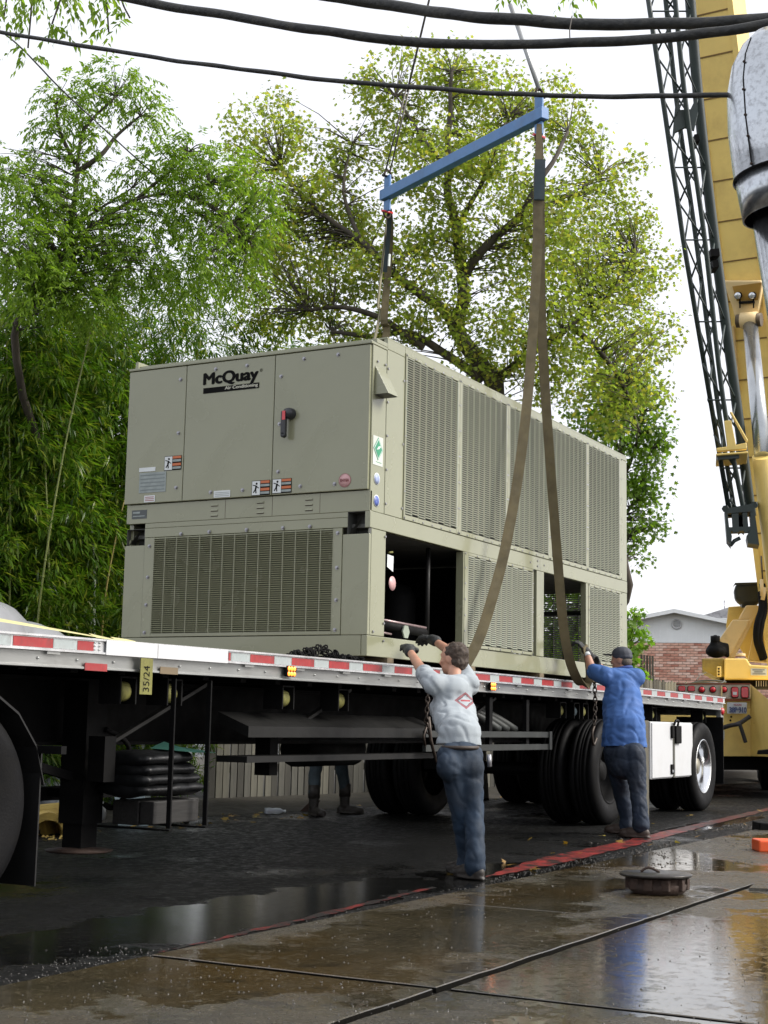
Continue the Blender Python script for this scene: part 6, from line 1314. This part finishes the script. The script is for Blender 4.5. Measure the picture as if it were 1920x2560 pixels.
body = [('c', nk-UPV*0.03, 0.052, hd1-UPV*0.03, 0.050)]+fb+[('c', shL, 0.050, eL, 0.040), ('c', eL, 0.040, wL, 0.027), ('c', shR, 0.050, eR, 0.040), ('c', eR, 0.040, wR, 0.027), ('c', shL, 0.05, shR, 0.05),
    ('c', chest, 0.07, wst, 0.08, 0.75, ac), ('c', wst, 0.07, hipc-UPV*0.03, 0.06, 0.8, ac), ('c', hL-UPV*0.05, 0.055, kL, 0.05), ('c', kL, 0.05, aL, 0.035), ('c', hR-UPV*0.05, 0.055, kR, 0.05), ('c', kR, 0.05, aR, 0.035)]
organic('body', body, 0.011, SKIN, m1, 3)
HEM1 = V3((8.811,4.200,0.842)).z+0.06*V3((8.811,4.200,0.842)).x+0.02*4.2; TEE = mat('tshirt_pale', (0.30,0.335,0.36), 0.85, var=0.06, scale=3, bump=0.25, bscale=260, dirt=(0.23,0.25,0.26), dirt_amt=0.3, dscale=3)
shirt = organic('tshirt', [('c', chest+UPV*0.055, 0.150, chest-UPV*0.08, 0.168, 0.70, acs), ('c', chest-UPV*0.08, 0.168, wst+UPV*0.03, 0.150, 0.74, ac), ('c', wst+UPV*0.04, 0.155, wst-UPV*0.12, 0.170, 0.86, ac),
    ('c', shL+UPV*0.0, 0.074, shR, 0.074), ('c', nk-UPV*0.045, 0.075, chest+UPV*0.03, 0.13, 0.7, acs), ('c', shL, 0.078, shL.lerp(eL, 0.68), 0.068), ('c', shR, 0.078, shR.lerp(eR, 0.60), 0.068)], 0.012, TEE, m1, 3, (0.011, 6.5, (1.6,1.6,0.75), 2.0, True), cut=HEM1)
# printed red diamond on the back (flat print on the cloth)
def print_diamond(o, centre, across, sx, sz, nrmdir):
    M = o.data.materials[0].copy(); o.data.materials.clear(); o.data.materials.append(M); nt = M.node_tree; N = nt.nodes; L = nt.links; b = N['Principled BSDF']
    src = b.inputs['Base Color'].links[0].from_socket; tc = N.new('ShaderNodeTexCoord'); c = Vector(centre)-wloc(o)
    def dot(v):
        q = N.new('ShaderNodeVectorMath'); q.operation = 'DOT_PRODUCT'; q.inputs[1].default_value = v; sb = N.new('ShaderNodeVectorMath'); sb.operation = 'SUBTRACT'; sb.inputs[1].default_value = c
        L.new(tc.outputs['Object'], sb.inputs[0]); L.new(sb.outputs[0], q.inputs[0]); return q.outputs['Value']
    def mt_(op, a, c2=None, c3=None):
        q = N.new('ShaderNodeMath'); q.operation = op
        for i, x in enumerate((a, c2, c3)):
            if x is None: continue
            if hasattr(x, 'default_value'): L.new(x, q.inputs[i])
            else: q.inputs[i].default_value = x
        return q.outputs[0]
    u = dot(Vector(across)); v = dot(UPV); w = dot(Vector(nrmdir)); nz = N.new('ShaderNodeTexNoise'); nz.inputs['Scale'].default_value = 30; L.new(tc.outputs['Object'], nz.inputs[0])
    d = mt_('ADD', mt_('ADD', mt_('DIVIDE', mt_('ABSOLUTE', u), sx), mt_('DIVIDE', mt_('ABSOLUTE', v), sz)), mt_('MULTIPLY', mt_('SUBTRACT', nz.outputs[0], 0.5), 0.25)); side = mt_('GREATER_THAN', w, -0.10)
    out = src
    for (lo, hi, col) in ((0.72, 1.0, (0.22,0.06,0.07)), (0.64, 0.72, (0.03,0.03,0.035))):
        f = mt_('MULTIPLY', mt_('MULTIPLY', mt_('GREATER_THAN', d, lo), mt_('LESS_THAN', d, hi)), side); f = mt_('MULTIPLY', f, 0.9)
        q = N.new('ShaderNodeMix'); q.data_type = 'RGBA'; L.new(f, q.inputs[0]); L.new(out, q.inputs[6]); q.inputs[7].default_value = (*col, 1); out = q.outputs[2]
    f = mt_('MULTIPLY', mt_('MULTIPLY', mt_('LESS_THAN', mt_('ABSOLUTE', v), sz*0.10), mt_('LESS_THAN', mt_('ABSOLUTE', u), sx*0.45)), side)
    q = N.new('ShaderNodeMix'); q.data_type = 'RGBA'; L.new(f, q.inputs[0]); L.new(out, q.inputs[6]); q.inputs[7].default_value = (0.30,0.06,0.07,1); out = q.outputs[2]
    L.new(out, b.inputs['Base Color'])
print_diamond(shirt, (9.157,4.330,1.128), RT, 0.078, 0.058, -Vector((FW.x,FW.y,0)))
JE = denim('jeans_blue', (0.007,0.019,0.038))
organic('jeans', [('c', hipc+UPV*0.0, 0.132, hipc-UPV*0.07, 0.145, 0.80, ac), ('s', hL-UPV*0.06-dpt*0.0-Vector((FW.x,FW.y,0))*0.05, (0.088,0.085,0.10)), ('s', hR-UPV*0.06-Vector((FW.x,FW.y,0))*0.05, (0.088,0.085,0.10)), ('c', hL+ac*0.012, 0.094, kL, 0.066), ('c', kL, 0.066, aL+UPV*0.05, 0.066), ('c', aL+UPV*0.05, 0.068, aL-UPV*0.02, 0.074),
    ('c', hR-ac*0.012, 0.094, kR, 0.066), ('c', kR, 0.066, aR+UPV*0.05, 0.066), ('c', aR+UPV*0.05, 0.068, aR-UPV*0.02, 0.074)], 0.012, JE, m1, 3, (0.0075, 8, (1,1,2.2), 5.0, True))
b = MB(); bt_ = []
for i in range(21):
    a = 2*math.pi*i/20; bt_.append(hipc+UPV*0.062+ac*0.118*math.cos(a)+ac.cross(UPV)*0.094*math.sin(a))
b.tube(bt_, 0.014, 6, cap=False); b.build('belt', mat('belt_leather', (0.03,0.02,0.014), 0.6), m1)
organic('hair', [('s', hd1+UPV*0.040-f1*0.022, (0.084,0.093,0.084), Mh), ('s', hd1-UPV*0.015-f1*0.045, (0.076,0.062,0.070), Mh), ('s', hd1-UPV*0.055-f1*0.05, (0.056,0.045,0.035), Mh)], 0.009, HAIR, m1, 1, (0.010, 40))
hand('glove', wL, (9.752,5.120,1.581) and (V3((9.790,5.140,1.590))-wL), Vector((0.3,0.2,-1)), Vector((1,0.3,0.6)), GLOVE, m1, 1.18, 0.8, 0.2)
hand('glove', wR, (V3((10.090,5.160,1.638))-wR), Vector((-0.3,0.1,-1)), Vector((-0.5,0.5,-0.6)), GLOVE, m1, 1.18, 0.9, 0.2)
BOOT = mat('boot_leather', (0.022,0.018,0.015), 0.6, var=0.3, bump=0.2)
td = (RT*-0.55+Vector((FW.x,FW.y,0))*0.8)
boot('boot', aL, td, BOOT, m1); boot('boot', aR, td, BOOT, m1)
b = MB(); b.tube([hR+RT*0.115+UPV*0.02, hR+RT*0.12-UPV*0.06], 0.016, 8); b.build('pocket_clip', ZINC, m1)

# --- worker in the blue shirt and cap
m2 = thing('person', 'heavy man in a blue polo shirt and dark cap holding the sling', 'person', (12.95,4.5,0))
hL, hR = V3((12.959,4.620,0.729)), V3((12.917,4.420,0.735)); ac = (hR-hL).normalized(); hipc = (hL+hR)/2
kL, kR = V3((13.129,4.620,0.402)), V3((12.894,4.380,0.418)); aL, aR = V3((13.233,4.600,0.086)), V3((12.848,4.340,0.118))
shL, shR = V3((13.071,4.740,1.431)), V3((13.263,4.520,1.431)); nk = V3((13.251,4.640,1.497)); hd2 = V3((13.264,4.660,1.594))
eL, eR = V3((13.122,4.900,1.491)), V3((13.834,5.000,1.465)); wL, wR = V3((13.187,4.980,1.670)), V3((13.683,5.060,1.584))
chest = V3((13.170,4.620,1.276)); wst = V3((13.040,4.560,0.983)); acs = (shR-shL).normalized()
f2_ = (-RT*1.0+Vector((FW.x,FW.y,0))*0.55).normalized(); fb, Mh2 = person_face(hd2, f2_, 0.98)
body = [('c', nk-UPV*0.03, 0.060, hd2-UPV*0.03, 0.056)]+fb+[('c', shL, 0.058, eL, 0.050), ('c', eL, 0.048, wL, 0.030), ('c', shR, 0.058, eR, 0.050), ('c', eR, 0.048, wR, 0.030), ('c', shL, 0.07, shR, 0.07),
    ('c', chest, 0.15, wst, 0.15, 0.8, ac), ('c', wst, 0.10, hipc-UPV*0.05, 0.07, 0.85, ac), ('c', hL-UPV*0.06, 0.06, kL, 0.055), ('c', kL, 0.055, aL, 0.04), ('c', hR-UPV*0.06, 0.06, kR, 0.055), ('c', kR, 0.055, aR, 0.04)]
organic('body', body, 0.012, SKIN, m2, 3)
HEM2 = V3((12.823,4.500,0.808)).z+0.06*V3((12.823,4.500,0.808)).x+0.02*4.5; POLO = mat('polo_blue', (0.040,0.115,0.33), 0.75, var=0.10, scale=3, bump=0.25, bscale=260, dirt=(0.028,0.08,0.25), dirt_amt=0.3, dscale=3)
organic('polo_shirt', [('c', chest+UPV*0.06, 0.165, chest-UPV*0.06, 0.195, 0.78, acs), ('c', chest-UPV*0.06, 0.195, wst, 0.205, 0.88, ac), ('c', wst, 0.205, wst-UPV*0.11, 0.212, 0.92, ac), ('c', wst-UPV*0.10, 0.212, wst-UPV*0.24, 0.216, 0.94, ac),
    ('c', shL, 0.090, shR, 0.090), ('c', nk-UPV*0.05, 0.085, chest+UPV*0.03, 0.15, 0.75, acs), ('c', shL, 0.092, shL.lerp(eL, 0.82), 0.078), ('c', shR, 0.092, shR.lerp(eR, 0.7), 0.078)], 0.012, POLO, m2, 3, (0.010, 6, (1.5,1.5,0.8), 8.0, True), cut=HEM2)
b = MB(); cl = []
for i in range(17):
    a = 2*math.pi*i/16; cl.append(nk+UPV*0.020-f2_*0.01+f2_*0.066*math.cos(a)+f2_.cross(UPV)*0.070*math.sin(a)-UPV*0.012*math.cos(a))
b.tube(cl, 0.016, 8, cap=False); b.build('collar', mat('polo_collar', (0.022,0.05,0.20), 0.75), m2)
JE2 = denim('jeans_dark', (0.006,0.014,0.030))
organic('jeans', [('c', hipc-UPV*0.01, 0.150, hipc-UPV*0.10, 0.158, 0.85, ac), ('c', hL, 0.108, kL, 0.082), ('c', kL, 0.082, aL+UPV*0.06, 0.074), ('c', aL+UPV*0.06, 0.076, aL-UPV*0.005, 0.082), ('c', hR, 0.108, kR, 0.082), ('c', kR, 0.082, aR+UPV*0.06, 0.074), ('c', aR+UPV*0.06, 0.076, aR-UPV*0.005, 0.082)],
    0.012, JE2, m2, 3, (0.008, 7.5, (1,1,2.2), 1.0, True))
CAPM = mat('cap_grey', (0.040,0.045,0.060), 0.7, var=0.2, bump=0.2, bscale=200)
cap = organic('cap', [('s', hd2+UPV*0.058-f2_*0.004, (0.086,0.100,0.070), Mh2), ('s', hd2+UPV*0.030-f2_*0.012, (0.085,0.099,0.040), Mh2)], 0.009, CAPM, m2, 2)
organic('cap_brim', [('s', hd2+UPV*0.050+f2_*0.125, (0.062,0.062,0.009), Mh2)], 0.006, mat('cap_brim', (0.016,0.016,0.02), 0.7), cap, 1)
organic('hair', [('s', hd2-UPV*0.015-f2_*0.045, (0.074,0.056,0.055), Mh2)], 0.009, mat('hair_grey', (0.09,0.075,0.06), 0.7, bump=0.6, bscale=150), m2, 2)
hand('glove', wL, (V3((13.171,5.030,1.734))-wL), Vector((0.2,-0.2,-1)), Vector((0.6,0.6,0.3)), GLOVE, m2, 1.15, 1.3, 0.1)
hand('glove', wR, (V3((13.584,5.060,1.668))-wR), Vector((-0.8,0.2,-0.2)), Vector((0,1,0.3)), GLOVE, m2, 1.15, 1.1, 0.1)
wd = (wL-eL).normalized(); b = MB(); b.tube([wL-wd*0.055, wL-wd*0.02], 0.037, 12); b.build('glove_cuff', LBL, m2)
SHOE = mat('shoe_brown', (0.035,0.022,0.016), 0.6, var=0.3)
td = (-RT*0.95+Vector((FW.x,FW.y,0))*0.35); boot('shoe', aL, td, SHOE, m2, 1.05); boot('shoe', aR, td*1.0+Vector((FW.x,FW.y,0))*0.3, SHOE, m2, 1.05)

# --- third worker, only legs visible under the trailer
m3 = thing('person', 'man seen only from the knees down, standing behind the trailer in boots', 'person', (13.4,7.98,0))
aL, aR = V3((13.334,8.020,0.204)), V3((13.904,7.980,0.208)); aL.z = 0.16; aR.z = 0.16; kL = aL+Vector((0.05,0.02,0.36)); kR = aR+Vector((-0.05,0.02,0.36)); hm = (aL+aR)/2; hm.z = 0
hL = hm+Vector((-0.09,0.05,0.92)); hR = hm+Vector((0.09,0.0,0.92)); ac = (hR-hL).normalized(); shL = hm+Vector((-0.18,0.1,1.42)); shR = hm+Vector((0.18,0,1.42)); hd3 = hm+Vector((0,0.05,1.62)); f3 = Vector((0.1,-1,0)).normalized()
fb, M3 = person_face(hd3, f3, 0.98)
organic('body', [('c', hd3-UPV*0.03, 0.05, hm+Vector((0,0.05,1.46)), 0.055)]+fb+[('c', shL, 0.055, hm+Vector((-0.27,-0.05,1.18)), 0.042), ('c', hm+Vector((-0.27,-0.05,1.18)), 0.042, hm+Vector((-0.2,-0.2,1.08)), 0.03), ('c', shR, 0.055, hm+Vector((0.27,-0.08,1.18)), 0.042), ('c', hm+Vector((0.27,-0.08,1.18)), 0.042, hm+Vector((0.2,-0.22,1.08)), 0.03),
    ('c', hm+Vector((0,0.05,1.32)), 0.13, hm+Vector((0,0.04,1.0)), 0.13, 0.75, ac), ('c', hL, 0.075, kL, 0.052), ('c', kL, 0.052, aL, 0.037), ('c', hR, 0.075, kR, 0.052), ('c', kR, 0.052, aR, 0.037)], 0.014, SKIN, m3, 2)
organic('shirt', [('c', hm+Vector((0,0.05,1.36)), 0.155, hm+Vector((0,0.04,0.98)), 0.15, 0.75, ac), ('c', shL, 0.078, shR, 0.078), ('c', shL, 0.075, hm+Vector((-0.24,-0.02,1.26)), 0.065), ('c', shR, 0.075, hm+Vector((0.24,-0.04,1.26)), 0.065)], 0.014, mat('shirt_grey', (0.12,0.13,0.13), 0.85), m3, 2, (0.012, 7))
organic('trousers', [('c', (hL+hR)/2+UPV*0.04, 0.145, (hL+hR)/2-UPV*0.05, 0.15, 0.8, ac), ('c', hL, 0.095, kL, 0.070), ('c', kL, 0.070, aL+UPV*0.10, 0.062), ('c', hR, 0.095, kR, 0.070), ('c', kR, 0.070, aR+UPV*0.10, 0.062)], 0.012, denim('jeans_grey', (0.030,0.045,0.055)), m3, 2, (0.012, 9))
for k in (hand('hand', hm+Vector((-0.2,-0.2,1.08)), (0.3,-0.9,-0.2), (0,0,-1), (1,0,0), SKIN, m3, 1.0, 0.9), hand('hand', hm+Vector((0.2,-0.22,1.08)), (-0.3,-0.9,-0.2), (0,0,-1), (-1,0,0), SKIN, m3, 1.0, 0.9)): pass
organic('hair', [('s', hd3+UPV*0.04-f3*0.02, (0.083,0.092,0.08), M3), ('s', hd3-UPV*0.01-f3*0.045, (0.074,0.06,0.06), M3)], 0.011, HAIR, m3, 2, (0.005, 28))
boot('boot', aL, RT*0.3+Vector((FW.x,FW.y,0))*-0.2+Vector((-0.3,-0.3,0)), BOOT, m3, 1.0); boot('boot', aR, RT*0.95-Vector((FW.x,FW.y,0))*0.2, BOOT, m3, 1.05)
for (a, q) in ((aL, 0), (aR, 0)): one('boot_shaft', BOOT, m3, 'tube', [a+UPV*0.02, a+UPV*0.16], 0.062, 14)

# ================================================================ things on the ground
ir = thing('round_iron_skate', 'rusty round iron lid lying on a low drum base on the wet concrete', 'iron lid', (8.9,2.85,0.018))
c = Vector((8.493,2.770,0.018)); 
one('drum', RUST, ir, 'ring', c, (0,0,1), [(0,0.001),(0,0.135),(0.025,0.165),(0.060,0.17),(0.065,0.16),(0.095,0.165),(0.10,0.001)], 28)
for k in range(10):
    a = 2*math.pi*k/10; p = c+Vector((math.cos(a)*0.155, math.sin(a)*0.155, 0)); one('lug', RUST, ir, 'beam', p+UPV*0.03, p+UPV*0.095, 0.05, 0.05, bevel=0.006)
one('lid', mat('lid_dark', (0.030,0.027,0.024), 0.35, 0.3, var=0.4, scale=12, bump=0.3), ir, 'ring', c+UPV*0.103+RT*-0.01, (0.005,0.01,1), [(0,0.001),(0,0.205),(0.010,0.21),(0.016,0.205),(0.016,0.001)], 36)
b = MB(); b.tube(catmull([c+Vector((0.0,0.1,0.120)), c+Vector((0.02,0.06,0.145)), c+Vector((0.04,0.0,0.120))],4), 0.008, 6); b.build('lid_handle', RUST, ir)
oc = Vector((11.883,2.960,0.018)); ob = thing('orange_block', 'bright orange plastic block cut by the right edge', 'plastic block', oc); q = MB(); q.prism([oc-RT*0.085, oc+RT*0.25, oc+RT*0.25+UPV*0.095, oc-RT*0.085+UPV*0.095], Vector((FW.x,FW.y,0))*0.25); q.build('block', mat('orange_plastic', (0.75,0.10,0.02), 0.35, var=0.06), ob, bevel=0.015)
b = MB(); b.prism([oc+RT*0.02+UPV*0.05-Vector((FW.x,FW.y,0))*0.002, oc+RT*0.2+UPV*0.05-Vector((FW.x,FW.y,0))*0.002, oc+RT*0.2+UPV*0.072-Vector((FW.x,FW.y,0))*0.002, oc+RT*0.02+UPV*0.072-Vector((FW.x,FW.y,0))*0.002], -Vector((FW.x,FW.y,0))*0.003); b.build('slot', BLACK, ob)
kc = Vector((14.436,3.604,0.000)); kb = thing('black_block', 'black rubber wedge cut by the right edge beyond the orange block', 'rubber wedge', kc); q = MB(); q.prism([kc-RT*0.09, kc+RT*0.3, kc+RT*0.3+UPV*0.07, kc-RT*0.085+UPV*0.095], Vector((FW.x,FW.y,0))*0.3); q.build('block', BLACK, kb, bevel=0.012)
sc_ = Vector((9.006,2.354,0.018)); plk = thing('concrete_plate', 'flat grey plate lying on the paving by the right edge', 'plate', sc_); b = MB(); b.prism([Vector((8.984,2.367,0.019)),Vector((9.034,2.171,0.019)),Vector((10.063,2.417,0.019)),Vector((9.937,2.491,0.019))], UPV*0.02); b.build('plate', CONC, plk)
# water bottle and its litter, yellow foam, bin beyond the trailer
wb = Vector((13.258,8.464,0.000)); bt2 = thing('plastic_bottle', 'clear crushed plastic bottle lying on the road under the trailer', 'bottle', wb)
b = MB(); b.ring(wb+UPV*0.036-RT*0.09, RT, [(0,0.001),(0,0.032),(0.05,0.034),(0.08,0.029),(0.12,0.034),(0.16,0.03),(0.19,0.013),(0.205,0.013),(0.206,0.001)], 14); b.build('bottle_body', mat('clear_plastic', (0.62,0.66,0.72), 0.12, var=0.1, bump=0.3, bscale=40, trans=0.5), bt2); one('cap', LBL, bt2, 'ring', wb+UPV*0.036+RT*0.115, RT, [(0,0.001),(0,0.015),(0.015,0.015),(0.015,0.001)], 10)
bn_ = Vector((10.944,8.494,0.000)); wbn = thing('white_bin', 'pale plastic bin standing behind the landing leg', 'bin', bn_)
b = MB(); w = Vector((FW.x,FW.y,0)); q0 = [bn_-RT*0.13-w*0.0, bn_+RT*0.13, bn_+RT*0.13+w*0.3, bn_-RT*0.13+w*0.3]; q1 = [bn_-RT*0.2-w*0.03+UPV*0.42, bn_+RT*0.09-w*0.03+UPV*0.42, bn_+RT*0.09+w*0.33+UPV*0.42, bn_-RT*0.2+w*0.33+UPV*0.42]
b.add(q0+q1, [(3,2,1,0),(0,1,5,4),(1,2,6,5),(2,3,7,6),(3,0,4,7)]); b.build('bin_wall', mat('pale_plastic', (0.40,0.50,0.52), 0.4, var=0.06), wbn); b = MB(); b.prism([q1[0]-RT*0.02, q1[1]+RT*0.02, q1[2]+RT*0.02, q1[3]-RT*0.02], UPV*0.03); b.build('bin_lid', MATS['pale_plastic'], wbn)
FOAM = mat('yellow_foam', (0.50,0.36,0.09), 0.8, var=0.25, bump=0.5, bscale=30, dirt=(0.25,0.14,0.04), dirt_amt=0.7, dscale=6)
for k, (fp, rr, lab) in enumerate((((9.464,8.195,0.000),0.17,'curved yellow foam pipe shell lying open on the ground'), ((9.556,8.524,0.000),0.20,'larger yellow foam shell beside the mud flap'))):
    f = Vector(fp); t = thing('foam_shell', lab, 'foam shell', f); b = MB(); n = 12; L = 0.55; dr = (w+RT*(-0.35 if k == 0 else 0.3)).normalized(); sd = dr.cross(UPV)
    for i in range(n):
        a0, a1 = math.pi*i/n, math.pi*(i+1)/n; r0, r1 = rr, rr*0.72
        pq = [f+sd*math.cos(a0)*r0+UPV*math.sin(a0)*r0*1.15, f+sd*math.cos(a1)*r0+UPV*math.sin(a1)*r0*1.15, f+sd*math.cos(a1)*r1+UPV*math.sin(a1)*r1*1.1, f+sd*math.cos(a0)*r1+UPV*math.sin(a0)*r1*1.1]; b.prism(pq, dr*L)
    o = b.build('shell', FOAM, t); noise_disp(o.data, 0.01, 12)
    if k == 0: scatter_pts = [(f.x+random.gauss(0,.12), f.y+random.gauss(0,.12)-0.1, 0.0) for i in range(40)]; scatter('foam_crumbs', scatter_pts, 0.02, FOAM, 0.7, label='yellow foam crumbs broken off the shell', cat='foam crumbs')
mc = organic('grey_cover', [('s', Vector((11.023,9.458,0.000))+UPV*0.16+w*0.5, (0.36,0.26,0.28)), ('s', Vector((10.707,9.021,0.000))+UPV*0.06+w*0.4, (0.3,0.22,0.22))], 0.03, MATS['silver_cover'], None, 2, (0.02, 4)); tag(mc, 'silver-grey plastic sheet bunched on the ground behind the yellow foam', 'plastic sheet')
bx = Vector((11.739,9.566,0.000))+w*1.0; gb = thing('pale_cabinet', 'pale box standing far behind the trailer, glimpsed over its frame', 'cabinet', bx); b = MB(); b.prism([bx-RT*0.55, bx+RT*0.25, bx+RT*0.25+UPV*1.05, bx-RT*0.55+UPV*1.05], w*0.4); b.build('cabinet_body', mat('pale_cabinet', (0.34,0.40,0.42), 0.5, var=0.08), gb, bevel=0.01); one('cabinet_door', MATS['pale_cabinet'], gb, 'prism', [bx-RT*0.5-w*0.012+UPV*0.06, bx-RT*0.15-w*0.012+UPV*0.06, bx-RT*0.15-w*0.012+UPV*1.0, bx-RT*0.5-w*0.012+UPV*1.0], w*0.01)
bm_ = Vector((11.469,8.257,0.000)); br = thing('steel_bar', 'dark bar leaning down to the road under the trailer', 'bar', bm_); one('bar', WS, br, 'beam', bm_+UPV*0.02, Vector((11.011,8.300,0.216)), 0.03, 0.05)
bm_ = Vector((13.940,8.557,0.000)); br = thing('shovel_blade', 'small dark shovel blade on the road beside the boots', 'shovel', bm_); one('blade', RUST, br, 'prism', [bm_, bm_+RT*0.14, bm_+RT*0.22+UPV*0.12, bm_+RT*0.13+UPV*0.13], w*0.01)
# dead leaves
LV = leaf_mat('dead_leaf', [(0.30,0.20,0.03),(0.22,0.12,0.02),(0.35,0.28,0.06)], 0.2)
pts = [(RNG.uniform(9,13.5), RNG.uniform(7.9,9.4), 0.006) for i in range(90)]+[(RNG.uniform(15,24), RNG.uniform(7.9,9.2), 0.006) for i in range(80)]+[(RNG.uniform(9,20), RNG.uniform(3.0,5.0), 0.022) for i in range(45)]
o = leaf_mesh('fallen_leaves', np.array(pts), rnd_unit(len(pts))*np.array([1,1,0.2]), np.tile([0,0,1.0],(len(pts),1))+rnd_unit(len(pts))*0.4, RNG.uniform(0.04,0.09,len(pts)), *MAPLE, LV); tag(o, 'yellow fallen leaves scattered on the wet road', 'leaves')
# earth bank behind the trailer on which bamboo grows
EARTH = mat('dark_soil', (0.030,0.026,0.018), 0.9, var=0.4, bump=0.6)
b = MB(); n = 40; rows = []
for i in range(n+1):
    x = 4+i*0.75; r_ = []
    for (y, z) in ((9.0,0.002),(9.6,0.05),(11,0.10),(14,0.12),(20,0.12)): r_.append((x, y-(x-10)*0.10 if y < 9.9 else y, z+0.03*mnoise.noise(Vector((x,y,0)))*(z > 0.01)))
    rows.append(r_)
for r_ in rows: b.v += r_
for i in range(n):
    for j in range(4): b.f.append((i*5+j, (i+1)*5+j, (i+1)*5+j+1, i*5+j+1)); b.mi.append(0); b.sm.append(True)
tag(b.build('earth_bank', EARTH), kind='structure')
print('objects', len(bpy.data.objects), 'tris', sum(len(o.data.polygons) for o in bpy.data.objects if o.type == 'MESH'))
